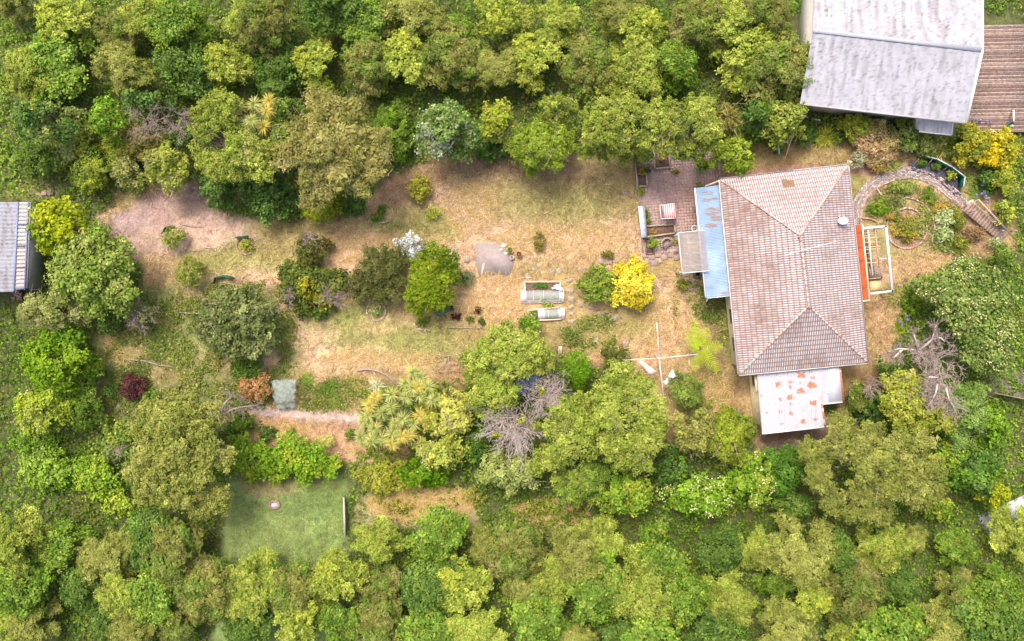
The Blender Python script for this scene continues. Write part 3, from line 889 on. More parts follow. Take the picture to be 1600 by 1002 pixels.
rng = np.random.default_rng(8)
stones = [(824, 431, 7, 5, 'triangular'), (834, 421, 3.5, 3, 'small'), (842, 416, 2.4, 4, 'pale upright'), (863, 424, 6, 5, 'faded'), (874, 423, 5, 5, 'round'), (889, 438, 6.5, 4, 'pale'), (891, 454, 7, 4.2, 'broad'), (893, 467, 6.5, 4.5, 'square'),
          (892, 480, 5, 3.5, 'sunken'), (893, 490, 5, 3.5, 'worn'), (894, 503, 6, 4.5, 'lowest'), (908, 476, 6, 4, 'grey'), (924, 481, 6, 4, 'flat'), (940, 489, 6, 4.5, 'darker'), (950, 493, 4, 3.5, 'little'), (963, 497, 7, 5, 'wide'),
          (711, 392, 5, 6, 'light grey'), (729, 405, 5, 7, 'long grey'), (978, 536, 6, 6, 'rounded'), (932, 532, 3, 7, 'narrow'), (910, 420, 7, 4, 'brownish'), (978, 301, 6, 5, 'grey slab'), (1031, 408, 5, 4, 'pale blue grey')]
where = ['above the upper netted bed', 'above the upper netted bed, right of the triangular one', 'between the slab and the stepping path', 'left of the round one above the green bush', 'right of the faded one above the green bush', 'first of the column right of the netted beds', 'second of the column right of the netted beds', 'third of the column right of the netted beds',
         'fourth of the column right of the netted beds', 'fifth of the column right of the netted beds', 'last of the column right of the netted beds', 'just below the green bush', 'second along the curve below the green bush', 'third along the curve below the yellow bush', 'fourth along the curve below the yellow bush', 'last along the curve below the yellow bush',
         'right of the white flowering shrub, upper one', 'right of the bright green tree, beside the slab', 'above the dark olive bush near the clothes hoist', 'alone in grass above the dark green tree', 'left of the yellow bush', 'in grass at the patio edge', 'below the wooden chair at the patio corner']
for (px, py, rx, ry, k), wh in zip(stones, where):
    n = 3 if k == 'triangular' else 8
    pts = blob(px, py, rx, ry, n if n > 3 else 7, rng, 0.1)
    if k == 'triangular': pts = [(818, 435), (820, 428), (824, 426), (831, 433), (831, 436)]
    if k in ('square',): pts = [(887, 463), (899, 463), (899, 472), (888, 472)]
    t = part('stepping_stone', STONE, None, lambda b: b.prism(XY(*pts), -0.1, 0.008 + 0.012 * rng.random()))
    props(t, f'{k} stepping stone {wh}', 'stone', 'stepping stones in the grass')

# pavers leading from the patio past the yellow bush
pv = box_mesh('square_paver', 0.5, 0.42, 0.09, mat('pinkish_paver', (150, 128, 116), var=0.16, scale=3, bump=0.3), 0.015)
t = props(thing('paver_path', None, None, W(980, 402)), 'faded pinkish pavers between the patio and the yellow bush', None, None, 'structure')
for i, (px, py) in enumerate([(940, 408), (951, 409), (963, 407), (1008, 399), (1018, 402), (1028, 398), (1038, 402), (1048, 398), (1058, 402), (1042, 392), (1052, 390), (1030, 390), (1075, 438), (1086, 440), (1078, 450), (1089, 452), (1098, 412), (1012, 408), (1022, 411), (1072, 428)]):
    shared('paver', pv, t, W(px, py, 0.0), 0.08 + 0.05 * math.sin(i * 5))

# curved brick path with brick courses
ARC = [(1336, 352), (1338, 330), (1346, 310), (1360, 292), (1378, 280), (1400, 272), (1425, 270), (1448, 275), (1470, 288), (1490, 304), (1512, 324)]
def spline(pts, n):
    pts = np.array(pts, float); m = len(pts)
    P = np.vstack([2 * pts[0] - pts[1], pts, 2 * pts[-1] - pts[-2]])
    out = []
    for q in np.linspace(0, m - 1.0001, n):
        i = int(q); f = q - i
        p0, p1, p2, p3 = P[i], P[i + 1], P[i + 2], P[i + 3]
        out.append(0.5 * (2 * p1 + (p2 - p0) * f + (2 * p0 - 5 * p1 + 4 * p2 - p3) * f * f + (3 * p1 - p0 - 3 * p2 + p3) * f ** 3))
    return np.array(out)
cl = spline(ARC, 60)
tg = np.gradient(cl, axis=0); tg /= np.linalg.norm(tg, axis=1)[:, None]
nr = np.stack([-tg[:, 1], tg[:, 0]], 1)
out = [tuple(p) for p in cl + nr * 9.5] + [tuple(p) for p in (cl - nr * 9.5)[::-1]]
path = part('path', mat('path_mortar', (152, 138, 130), var=0.2, scale=6, bump=0.4), None, lambda b: b.prism(XY(*out), -0.1, 0.02))
props(path, 'curved old red brick garden path with mortar smears', None, None, 'structure')
def brick_run(pts, offs, name, parent, L=0.22, wd=0.105, h=0.06, z=0.02, pal=((170, 118, 100), (190, 146, 128), (206, 184, 172), (150, 108, 96)), seed=1, loose=0.0, gap=0.012, single=False):
    rng = np.random.default_rng(seed); b = MB()
    p = spline(pts, 400)
    if single:
        c0 = W(*pts[len(pts) // 2]); root = thing(name, None, None, (c0[0], c0[1], 0))
        mes = [box_mesh('edging_piece', L, wd, h, mat('edging_%d_%d_%d' % tuple(int(q) for q in c), c, var=0.15, scale=9), 0.01) for c in pal]
    seg = np.linalg.norm(np.diff(p, axis=0), axis=1); s = np.concatenate([[0], np.cumsum(seg)])
    for q, off in enumerate(offs):
        step = (L + gap) * 20
        k = 0.5 * step if q % 2 else 0.0
        while k < s[-1]:
            x = np.interp(k, s, p[:, 0]); y = np.interp(k, s, p[:, 1])
            x2 = np.interp(k + 1, s, p[:, 0]); y2 = np.interp(k + 1, s, p[:, 1])
            x1 = np.interp(k - 1, s, p[:, 0]); y1 = np.interp(k - 1, s, p[:, 1])
            tx, ty = x2 - x1, y2 - y1; l = math.hypot(tx, ty) + 1e-9; tx /= l; ty /= l
            X = x - ty * off; Y = y + tx * off
            a = math.atan2(-ty, tx) + loose * rng.normal()
            c = W(X, Y, 0); u = Vector((math.cos(a), math.sin(a), 0)); v = Vector((-u.y, u.x, 0))
            if single:
                shared('brick', mes[int(rng.integers(0, len(mes)))], root, (c[0], c[1], z + h / 2 + 0.006 * rng.normal()), a)
            elif rng.random() > 0.04:
                b.obox((c[0], c[1], z + h / 2 + 0.006 * rng.normal()), u * (L / 2), v * (wd / 2), (0, 0, h / 2), np.clip(pick(pal, 1, rng)[0] * (1 + 0.12 * rng.normal()) * GND * 1.05, 0.01, 0.9))
            k += step
    if single: return root
    o = b.build(name, PAVE, parent)
    return o
o = brick_run(ARC, [-8, -5.6, -3.2, -0.8, 1.6, 4.0, 6.4, 8.6], 'brick_courses', path, h=0.03, pal=((160, 140, 132), (170, 154, 146), (186, 174, 168), (152, 132, 124), (166, 152, 146)), seed=5); o['kind'] = 'stuff'

# brick edging of the round garden
RED = ((170, 128, 112), (182, 148, 134), (192, 168, 156), (160, 118, 102))
def ring(cx, cy, r, a0, a1, n=24):
    return [(cx + r * math.cos(math.radians(a0 + (a1 - a0) * k / n)), cy + r * math.sin(math.radians(a0 + (a1 - a0) * k / n))) for k in range(n + 1)]
for k, (pts, nm, lab) in enumerate((
        (ring(1416, 357, 31.5, -215, 150), 'brick_edging', 'ring of red brick edging round the middle flower bush'),
        ([(1411, 311), (1418, 309), (1432, 313), (1446, 322), (1455, 336), (1459, 350), (1460, 364), (1457, 377)], 'brick_edging', 'pale brick edging arc outside the inner ring beside the squash bed'),
        ([(1344, 340), (1346, 324), (1353, 310), (1364, 299), (1375, 291), (1392, 283)], 'brick_edging', 'leaning red brick edging along the inside of the curved path near the house'),
        ([(1371, 297), (1381, 311)], 'brick_edging', 'short straight brick spoke beside the fallen yellow leaves'),
        ([(1463, 294), (1455, 307), (1445, 321)], 'brick_edging', 'straight pale brick spoke under the green bin fence'),
        ([(1345, 341), (1358, 342), (1371, 347)], 'brick_edging', 'short brick spoke just above the white pergola'),
        ([(1457, 376), (1474, 386), (1492, 398), (1490, 408)], 'brick_edging', 'red brick edging below the squash bed'),
        ([(1470, 290), (1480, 302), (1492, 314), (1504, 326)], 'brick_edging', 'broken brick edging along the inside of the path near the steps'))):
    t = brick_run(pts, [0], nm, None, h=0.13, z=-0.02, pal=RED, seed=20 + k, loose=0.06, single=True)
    props(t, lab, 'brick edging', 'brick edgings of the round garden')

# ------------------------------------------------------------------ the house
WH = {}
ZE, ZR = 3.3, 5.95
E = {k: Vector(W(*p, ZE)) for k, p in dict(a=(1125, 281), b=(1324, 259), c=(1355, 566), d=(1155, 585)).items()}
R1 = Vector(W(1250, 368, ZR)); R2 = Vector(W(1263.5, 478, ZR))
house = thing('house', 'cream weatherboard house under a worn brown tiled hip roof', 'house', (E['a'] + E['b'] + E['c'] + E['d']) / 4 * 1.0)
house.location.z = 0
ctr = (E['a'] + E['b'] + E['c'] + E['d']) / 4
inset = lambda k, d: (ctr + (E[k] - ctr) * (1 - d / (E[k] - ctr).length))
wl = [inset(k, 0.62) for k in 'abcd']
def wallbox(b):
    b.prism([(p.x, p.y) for p in wl], -0.1, ZE - 0.12)
part('wall', CREAM, house, wallbox)
# weatherboard laps on the wall that faces the garden
for i in range(1, 12):
    p, q = wl[0], wl[3]
    d = (q - p).normalized(); nrm = Vector((d.y, -d.x, 0))
    if (nrm.x) > 0: nrm = -nrm
    z = 0.26 * i
    part('weatherboard', CREAM, house, lambda b: b.obox(((p.x + q.x) / 2 + nrm.x * 0.012, (p.y + q.y) / 2 + nrm.y * 0.012, z - 0.1), d * ((q - p).length / 2), nrm * 0.014, (0, 0, 0.1)))
def hip_solid(b):
    vs = [E['a'], E['b'], E['c'], E['d'], R1, R2]
    vs = [Vector((v.x, v.y, v.z - 0.06)) for v in vs]
    b.add(vs, [(0, 1, 4), (1, 2, 5, 4), (2, 3, 5), (3, 0, 4, 5), (3, 2, 1, 0)])
roof = part('roof', mat('roof_underlay', (120, 90, 78)), house, hip_solid)

def topx(x, y, z):
    k = 1 - z / H
    return 800 + 20 * ((x - CX) / k + CX), 501 - 20 * ((y - CY) / k + CY)

def tile_face(e0, e1, r0, r1, white, seed):
    """rows of double-roll concrete tiles over one roof face, from eave e0-e1 up to ridge r0-r1"""
    rng = np.random.default_rng(seed)
    u = (e1 - e0).normalized()
    n = u.cross((r0 - e0)).normalized()
    if n.z < 0: n = -n
    v = n.cross(u).normalized()
    if v.z < 0: v = -v
    L = (e1 - e0).length
    a0 = (r0 - e0); a1 = (r1 - e0)
    hv = a0.dot(v)
    u0, u1 = a0.dot(u), a1.dot(u)
    ex, roll = 0.405, 0.17
    nc = int(math.ceil(hv / ex))
    V = []; F = []; C = []
    nu = int(L / roll) + 1
    BR = lin((164, 134, 122)); BR2 = lin((176, 142, 126)); WT = lin((236, 230, 232)); DK = lin((128, 94, 84))
    sub = 6
    for k in range(nc):
        rows = [k * ex - 0.02, k * ex + 0.03, k * ex + 0.12, k * ex + 0.27, min((k + 1) * ex + 0.015, hv)]
        lift = [0.034, 0.036, 0.03, 0.02, 0.008]
        us = np.arange(0, nu * sub + 1) * roll / sub
        b0 = len(V)
        # worn stretches differ from tile to tile
        tile_r = rng.random(nu + 2)
        for r, (vv, lf) in enumerate(zip(rows, lift)):
            f = min(max(vv / hv, 0), 1)
            lo = u0 * f; hi = L + (u1 - L) * f
            for j, uu in enumerate(us):
                uc = min(max(uu, lo), hi)
                ph = (uu / roll) % 1.0
                prof = max(0.0, math.cos((ph - 0.5) * 2 * math.pi * 0.85)) * 0.028
                p = e0 + u * uc + v * vv + n * (lf + prof)
                V.append(p)
                cell = int(uu / roll)
                wx, wy = p.x, p.y
                C.append((vv, ph, cell, r, wx, wy, tile_r[cell]))
        m = len(us)
        for r in range(len(rows) - 1):
            for j in range(m - 1):
                F.append((b0 + r * m + j, b0 + r * m + j + 1, b0 + (r + 1) * m + j + 1, b0 + (r + 1) * m + j))
    A = np.array(C)
    big = fbm(A[:, 4] * 0.55, A[:, 5] * 0.55, seed + 2); mid = fbm(A[:, 4] * 1.7, A[:, 5] * 1.7, seed + 5)
    ph = A[:, 1]; r = A[:, 3].astype(int)
    crest = np.clip(1.5 - np.abs(ph - 0.5) * 4.2, 0, 1)
    along = np.array([0.0, 0.55, 1.0, 1.0, 0.1])[r]
    rdg = sd_line(A[:, 4], A[:, 5], [(R1.x, R1.y), (R2.x, R2.y)], 0.0)
    amount = np.clip(white(A[:, 4], A[:, 5]) + 0.45 * np.clip(1 - rdg / 2.2, 0, 1) * np.clip((A[:, 5] - R2.y) / 4.0, 0, 1) + (big - 0.5) * 1.1 + (mid - 0.5) * 0.5 + (A[:, 6] - 0.5) * 0.35, 0, 1)
    tpx, tpy = topx(A[:, 4], A[:, 5], 3.9)
    patch = (np.abs(tpx - 1232) < 9) & (np.abs(tpy - 287) < 7)
    amount = np.where(patch, 0.0, amount)
    wm = (np.clip(crest * along * 1.35, 0, 1) * amount)[:, None]
    base = BR * (1 - mid[:, None]) + BR2 * mid[:, None]
    base = base * (0.93 + 0.14 * A[:, 6:7])
    base = np.where(patch[:, None], lin((164, 130, 102)), base)
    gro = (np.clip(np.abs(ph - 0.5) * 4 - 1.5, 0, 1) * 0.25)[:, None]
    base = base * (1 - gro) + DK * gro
    col = (base * (1 - wm) + WT * wm) * 0.56
    P = np.array([tuple(p) for p in V])
    o = raw_mesh('roof_tiles', P, np.array(F).ravel(), 4, ROOFV, roof, col)
    o['kind'] = 'stuff'

tile_face(E['a'], E['b'], R1, R1, lambda x, y: 1.1 + 0 * x, 1)
tile_face(E['c'], E['d'], R2, R2, lambda x, y: 0.78 + 0 * x, 2)
tile_face(E['d'], E['a'], R2, R1, lambda x, y: 0.52 + 0.4 * (np.clip((x - E['a'].x) / 6.0, 0, 1)) + 0.18 * (y < 0), 3)
tile_face(E['b'], E['c'], R1, R2, lambda x, y: 0.92 - 0.12 * (y < 1), 4)
cap = MB(); cap.tube([(0, 0, 0), (0.42, 0, 0.012)], [0.07, 0.08], 8)
co = cap.build('ridge_cap', mat('ridge_cap', (184, 166, 158), rough=0.8, var=0.15, scale=3, col2=(160, 128, 114), c2scale=1.2)); capme = co.data; bpy.data.objects.remove(co)
for p, q in ((E['a'], R1), (E['b'], R1), (E['c'], R2), (E['d'], R2), (R1, R2)):
    d = q - p; L = d.length; d.normalize()
    for k in range(int(L / 0.4) + 1):
        c = p + d * (0.05 + k * 0.4) + Vector((0, 0, 0.03))
        if (k * 0.4) > L - 0.2: break
        shared('ridge_tile', capme, roof, c, rot=(0, -math.asin(d.z), math.atan2(d.y, d.x)))
GUT = mat('white_gutter', (212, 208, 202), rough=0.5, var=0.06)
GUTG = mat('grey_gutter', (168, 160, 158), rough=0.5, var=0.1)
for (p, q, m) in ((E['a'], E['a'].lerp(E['b'], 0.57), GUTG), (E['a'].lerp(E['b'], 0.57), E['b'], GUT), (E['b'], E['b'].lerp(E['c'], 0.04), GUT), (E['b'].lerp(E['c'], 0.04), E['c'], GUTG), (E['c'], E['d'], GUT), (E['d'], E['a'], GUT)):
    d = (q - p).normalized(); nrm = Vector((d.y, -d.x, 0))
    if nrm.dot(p.lerp(q, 0.5) - ctr) < 0: nrm = -nrm
    dn = nrm * 0.05
    g = part('gutter', m, roof, lambda b: (b.bar(p + dn + nrm * 0.05, q + dn + nrm * 0.05, 0.03, 0.11), b.bar(p + dn - Vector((0, 0, 0.06)), q + dn - Vector((0, 0, 0.06)), 0.13, 0.02)))
# brown replaced tiles, satellite dish and aerial
def onroof(px, py, e0, e1, r0):
    """point on the plane through e0, e1, r0 that plots at px, py"""
    n = (e1 - e0).cross(r0 - e0)
    cam_p = Vector((CX, CY, H)); g = Vector(W(px, py, 0)); d = g - cam_p
    t = (e0 - cam_p).dot(n) / d.dot(n)
    return cam_p + d * t, n.normalized()
p, n = onroof(1311, 345, E['b'], E['c'], R1); n = n if n.z > 0 else -n
dish = part('satellite_dish', mat('dish_white', (186, 192, 198), rough=0.4, var=0.03), house, lambda b: b.lathe((p.x + 0.12, p.y - 0.05, p.z + 0.45), [(0.02, -0.06), (0.2, -0.045), (0.36, 0.0), (0.39, 0.03), (0.35, 0.02), (0.18, -0.02), (0.02, -0.03)], 20, None, 1.0, 0.72))
part('dish_pole', WHITE, house, lambda b: (b.tube([(p.x - 0.1, p.y + 0.35, p.z - 0.05), (p.x - 0.08, p.y + 0.2, p.z + 0.4), (p.x + 0.1, p.y, p.z + 0.42)], 0.03, 6), b.tube([(p.x + 0.12, p.y - 0.05, p.z + 0.45), (p.x + 0.1, p.y + 0.28, p.z + 0.75)], 0.02, 6)))
q0 = Vector(W(1232, 397, 6.3)); q1 = Vector(W(1308, 377, 6.3))
def aerial(b):
    b.tube([q0, q1], 0.018, 6)
    m = q0.lerp(q1, 0.35); b.tube([(m.x, m.y, 5.2), (m.x, m.y, 6.32)], 0.022, 6)
    d = (q1 - q0).normalized(); s = Vector((-d.y, d.x, 0))
    for k in range(9):
        c = q0.lerp(q1, 0.04 + 0.115 * k); l = 0.10 + 0.03 * (k % 3)
        b.tube([c - s * l, c + s * l], 0.008, 4)
part('tv_aerial', mat('pale_metal', (222, 214, 210), rough=0.4, var=0.05), house, aerial)
for (px0, py0, px1, py1, col) in ((1246, 363, 1262, 361, 0), ):
    pass
# door and window in the wall that faces the garden
def on_left_wall(f, z):
    c = wl[0].lerp(wl[3], f); return Vector((c.x, c.y, z))
d = (wl[3] - wl[0]).normalized(); nrm = Vector((d.y, -d.x, 0)); nrm = nrm if nrm.x < 0 else -nrm
for f in (0.72, 0.88):
    c = on_left_wall(f, 1.6)
    w_ = part('window', WHITE, house, lambda b: b.obox(c + nrm * 0.04, d * 0.6, nrm * 0.03, (0, 0, 0.55)))
    part('pane', mat('window_glass', (70, 84, 96), rough=0.1, var=0.1, spec=0.6), w_, lambda b: b.obox(c + nrm * 0.075, d * 0.52, nrm * 0.006, (0, 0, 0.47)))

# corrugated sheets as real ribs
def corrugated(name, c00, c10, c11, c01, pitch, amp, m, parent, colf=None, ribs_along='v', step=0.12, thick=True):
    """sheet over corners (u along c00-c10, v along c00-c01); ribs run along v or u"""
    c00, c10, c11, c01 = map(Vector, (c00, c10, c11, c01))
    Lu = (c10 - c00).length; Lv = (c01 - c00).length
    if ribs_along == 'v':
        nu = int(Lu / pitch) * 4 + 1; nv = max(2, int(Lv / step))
    else:
        nv = int(Lv / pitch) * 4 + 1; nu = max(2, int(Lu / step))
    s = np.linspace(0, 1, nu); t = np.linspace(0, 1, nv)
    S, T = np.meshgrid(s, t)
    A = lambda v: np.array(tuple(v))
    P = (A(c00) * ((1 - S) * (1 - T))[..., None] + A(c10) * (S * (1 - T))[..., None] + A(c11) * (S * T)[..., None] + A(c01) * ((1 - S) * T)[..., None])
    n = (c10 - c00).cross(c01 - c00).normalized(); n = n if n.z > 0 else -n
    q = (S * Lu if ribs_along == 'v' else T * Lv)
    P = P + A(n) * (np.sin(q / pitch * 2 * math.pi) * amp)[..., None]
    i = (np.arange(nv - 1)[:, None] * nu + np.arange(nu - 1)[None]).ravel()
    F = np.stack([i, i + 1, i + nu + 1, i + nu], 1)
    V = P.reshape(-1, 3)
    cols = colf(V[:, 0], V[:, 1], S.ravel(), T.ravel()) if colf is not None else None
    return raw_mesh(name, V, F.ravel(), 4, m, parent, cols)


# blue lean-to on the garden side
lz0, lz1 = 2.55, 3.05
b00 = W(1087, 294, lz0); b10 = W(1125, 289, lz1); b11 = W(1142, 461, lz1); b01 = W(1104, 465, lz0)
def blue(x, y, s, t):
    px, py = topx(x, y, 2.8)
    n = fbm(x * 1.2, y * 1.2, 61); st = fbm(x * 0.6, y * 9, 63)
    c = lin((146, 172, 196)) * (1 + (n[:, None] - 0.5) * 0.5)
    pale = (np.clip((py - 350) / 60, 0, 1) * np.clip(n * 1.6 - 0.3, 0, 1))[:, None]
    c = c * (1 - pale * 0.5) + lin((186, 206, 226)) * pale * 0.5
    rust = np.zeros(len(x))
    for (a, b_, rx, ry) in ((1112, 331, 11, 6), (1118, 342, 7, 4), (1107, 302, 9, 2.5), (1104, 313, 7, 2), (1116, 311, 5, 2), (1110, 353, 8, 3), (1132, 458, 5, 3)):
        rust = np.maximum(rust, np.clip(1.3 - (np.abs(px - a) / (rx * 1.5)) ** 2 - (np.abs(py - b_) / (ry * 1.5)) ** 2, 0, 1))
    st = vnoise(x * 2.2, y * 26, 63) * 0.7 + vnoise(x * 9, y * 9, 64) * 0.4
    st = vnoise(x * 1.3, y * 30, 63) * 0.85 + vnoise(x * 7, y * 12, 64) * 0.5
    rust = np.clip((rust * st - 0.5) * 6, 0, 0.85)[:, None]
    c = c * (1 - rust) + lin((156, 122, 104)) * rust
    return c * 0.66
part('porch_wall', CREAM, house, lambda b: b.prism([Vector(W(1098.5, 297, lz0))[:2], Vector(W(1128, 293, lz1))[:2], Vector(W(1143, 456, lz1))[:2], Vector(W(1114, 460, lz0))[:2]][:4], -0.1, [2.42, 2.9, 2.9, 2.42]))
lr = corrugated('porch_roof', b00, b10, b11, b01, 0.115, 0.018, PAINTV, house, blue, 'u', 0.1)
off = Vector((-0.07, 0, -0.02))
part('porch_gutter', GUT, house, lambda b: b.bar(Vector(b00) + off, Vector(b01) + off, 0.1, 0.1))
part('porch_barge', mat('pale_blue_trim', (198, 208, 220), var=0.08), house, lambda b: b.bar(Vector(b01) + Vector((0, -0.06, -0.02)), Vector(b11) + Vector((0, -0.06, -0.02)), 0.06, 0.16))
part('porch_flashing', GREYM, house, lambda b: b.bar(Vector(b10) + Vector((0.02, 0, 0.05)), Vector(b11) + Vector((0.02, 0, 0.05)), 0.12, 0.03))
part('timber_brace', mat('pale_timber_brace', (206, 176, 160), var=0.1), house, lambda b: b.bar(W(1102, 291, 2.6), W(1123, 283, 3.0), 0.1, 0.08))
part('downpipe', WHITE, house, lambda b: b.tube([W(1107, 465, 2.5), W(1104, 471, 2.3), W(1104, 471, 0.05)], 0.04, 8))
g = W(1088, 432, 0)
bx_ = thing('gas_bottle_box', 'dark open box against the cream wall below the clear porch roof', 'box', (g[0], g[1], 0))
part('case', mat('dark_grey_case', (92, 88, 84), var=0.2), bx_, lambda b: (b.obox((g[0], g[1], 0.3), (0.2, 0, 0), (0, 0.03, 0), (0, 0, 0.3)), b.obox((g[0], g[1] + 0.4, 0.3), (0.2, 0, 0), (0, 0.03, 0), (0, 0, 0.3)), b.obox((g[0] - 0.22, g[1] + 0.2, 0.3), (0.03, 0, 0), (0, 0.24, 0), (0, 0, 0.3)), b.obox((g[0] + 0.22, g[1] + 0.2, 0.3), (0.03, 0, 0), (0, 0.24, 0), (0, 0, 0.3))))
part('bottom', BLACKM, bx_, lambda b: b.obox((g[0], g[1] + 0.2, 0.06), (0.2, 0, 0), (0, 0.2, 0), (0, 0, 0.04)))

# translucent porch cover
tz = 2.95
t00 = W(1059.6, 364, tz - 0.25); t10 = W(1101, 360, tz); t11 = W(1107.5, 423.5, tz); t01 = W(1066, 427, tz - 0.25)
cov = thing('porch_cover', 'pale translucent corrugated porch cover on white battens beside the blue roof', 'porch cover', (W(1083, 394)[0], W(1083, 394)[1], 0))
corrugated('sheet', t00, t10, t11, t01, 0.1, 0.014, mat('translucent_sheet', (172, 162, 162), rough=0.35, var=0.08, alpha=0.6, transl=0.35), cov, None, 'u', 0.4)
def L4(s, t, dz=-0.06):
    a = Vector(t00).lerp(Vector(t10), s); c = Vector(t01).lerp(Vector(t11), s)
    p = a.lerp(c, t); return p + Vector((0, 0, dz))
for s in (0.36, 0.78): part('rafter', WHITE, cov, lambda b: b.bar(L4(s, 0.01), L4(s, 0.99), 0.06, 0.07))
for t_ in (0.27, 0.53, 0.83): part('batten', WHITE, cov, lambda b: b.bar(L4(0.01, t_, -0.045), L4(0.99, t_, -0.045), 0.05, 0.05))
for a, c in (((0, 0), (0, 1)), ((0, 0), (1, 0)), ((0, 1), (1, 1))): part('edge_trim', WHITE, cov, lambda b: b.bar(L4(*a, 0.01), L4(*c, 0.01), 0.06, 0.06))
for s, t_ in ((0.03, 0.03), (0.03, 0.97)):
    p = L4(s, t_); part('post', WHITE, cov, lambda b: b.bar((p.x, p.y, -0.1), (p.x, p.y, p.z), 0.09, 0.09))

# annex under the rusty white iron roof
az0, az1 = 2.75, 2.95
A_ = dict(tl=W(1183.5, 577, az1), bl=W(1191, 677, az0), br=W(1288, 666.5, az0), n1=W(1282.6, 631, az0 + 0.05), n2=W(1316.5, 627.5, az0 + 0.05), tr=W(1310.5, 564, az1), m=W(1276, 567, az1), ms=W(1293, 566, az1), mn=W(1294.5, 630, az0 + 0.05))
annex = thing('annex', 'cream annex with a rust patched white iron roof at the end of the house', 'building', (W(1240, 620)[0], W(1240, 620)[1], 0))
ins = lambda p, dx, dy: (p[0] + dx, p[1] + dy)
part('wall', CREAM, annex, lambda b: b.prism([ins(A_['tl'], 0.12, -0.3), ins(A_['bl'], 0.12, 0.45), ins(A_['br'], -0.3, 0.45), ins(A_['n1'], -0.3, 0.35), ins(A_['n2'], -0.3, 0.35), ins(A_['tr'], -0.3, -0.3)], -0.1, 2.6))
RUSTS = [(640, 305, 4), (755, 310, 4), (870, 305, 9), (975, 270, 5), (640, 400, 7), (775, 375, 5), (990, 335, 5), (1065, 350, 3), (770, 430, 5), (870, 390, 3), (995, 410, 9), (655, 475, 3), (880, 475, 8), (665, 560, 5), (775, 535, 7),
         (1015, 475, 4), (1085, 550, 4), (775, 605, 5), (1015, 605, 8), (910, 650, 6), (675, 695, 6), (785, 710, 5), (910, 800, 6), (1025, 770, 5), (685, 825, 5), (535, 695, 2.5), (685, 875, 3), (456, 530, 4), (455, 600, 2), (1165, 500, 2.5), (1140, 380, 2.5), (960, 480, 3)]
def annexcol(x, y, s, t):
    px, py = topx(x, y, 2.85)
    px = px + (fbm(x * 6, y * 6, 86) - 0.5) * 9; py = py + (fbm(x * 6, y * 6, 96) - 0.5) * 9
    n = fbm(x * 5, y * 14, 81); n2 = fbm(x * 16, y * 4, 83)
    r = np.zeros(len(x))
    for (a, b_, k) in RUSTS:
        qx = 1120 + a / 6.68; qy = 540 + b_ / 6.68
        w = np.clip(1.5 - (np.abs(px - qx) / (k * 0.72)) ** 4 - (np.abs(py - qy) / (k * 0.55)) ** 4, 0, 1)
        w = np.maximum(w, 0.62 * np.clip(1 - np.abs(px - qx) / (k * 0.25), 0, 1) * np.clip(1 - np.abs(py - qy) / (k * 1.7), 0, 1))
        r = np.maximum(r, w * (1.0 if k >= 7 else 0.62 if k >= 5 else 0.5))
    rib = hsh(np.floor(x / 0.085), np.floor(y / 0.35), 5) * 0.55 + vnoise(x * 11, y * 1.6, 88) * 0.5 + vnoise(x * 3, y * 15, 89) * 0.35
    r = np.clip((r * (0.1 + rib * 1.05) - 0.40) * 6, 0, 0.9)[:, None]
    c = lin((232, 232, 238)) * (1 + (fbm(x * 1.5, y * 1.5, 85) - 0.5)[:, None] * 0.10)
    st = (np.clip(fbm(x * 9, y * 0.6, 87) - 0.56, 0, 1) * 1.2)[:, None]
    c = c * (1 - st) + lin((206, 176, 160)) * st
    rc = lin((206, 128, 84)) * 1.2 * (0.85 + 0.3 * n[:, None])
    return (c * (1 - r) + rc * r) * 0.46
# ribbed sheets: the longer field, then the shorter one beside the notch
corrugated('roof_sheet', A_['tl'], A_['m'], A_['br'], A_['bl'], 0.17, 0.012, PAINTV, annex, annexcol, 'v', 0.05)
corrugated('roof_sheet', A_['m'], A_['ms'], A_['mn'], A_['n1'], 0.17, 0.012, PAINTV, annex, annexcol, 'v', 0.05)
part('flat_roof', mat('white_membrane', (186, 186, 190), rough=0.5, var=0.03), annex, lambda b: b.prism([A_['ms'][:2], A_['tr'][:2], A_['n2'][:2], A_['mn'][:2]], az0 - 0.1, [az1 + 0.01, az1 + 0.01, az0 + 0.06, az0 + 0.06]))
RUSTM = mat('rusty_barge', (168, 106, 84), rough=0.8, var=0.2, scale=8, col2=(214, 190, 176), c2scale=3, c2lo=0.55, c2hi=0.6)
for p, q in ((A_['tr'], A_['n2']), (A_['n1'], A_['br'])): part('barge_board', RUSTM, annex, lambda b: b.bar(Vector(p) + Vector((0.06, 0, -0.03)), Vector(q) + Vector((0.06, 0, -0.03)), 0.14, 0.12))
for p, q in ((A_['bl'], A_['br']), (A_['n1'], A_['n2'])): part('gutter', GUT, annex, lambda b: b.bar(Vector(p) + Vector((0, -0.05, -0.03)), Vector(q) + Vector((0, -0.05, -0.03)), 0.1, 0.1))
part('edge_flashing', GUTG, annex, lambda b: b.bar(Vector(A_['tl']) + Vector((-0.03, 0, 0.0)), Vector(A_['bl']) + Vector((-0.03, 0, 0.0)), 0.06, 0.08))
tl, bl = Vector((A_['tl'][0] + 0.12, A_['tl'][1] - 0.3, 0)), Vector((A_['bl'][0] + 0.12, A_['bl'][1] + 0.45, 0))
d = (bl - tl).normalized(); nrm = Vector((d.y, -d.x, 0)); nrm = nrm if nrm.x < 0 else -nrm
c = tl.lerp(bl, 0.17)
w_ = part('window', WHITE, annex, lambda b: b.obox((c.x + nrm.x * 0.03, c.y + nrm.y * 0.03, 1.5), d * 0.45, nrm * 0.03, (0, 0, 0.5)))
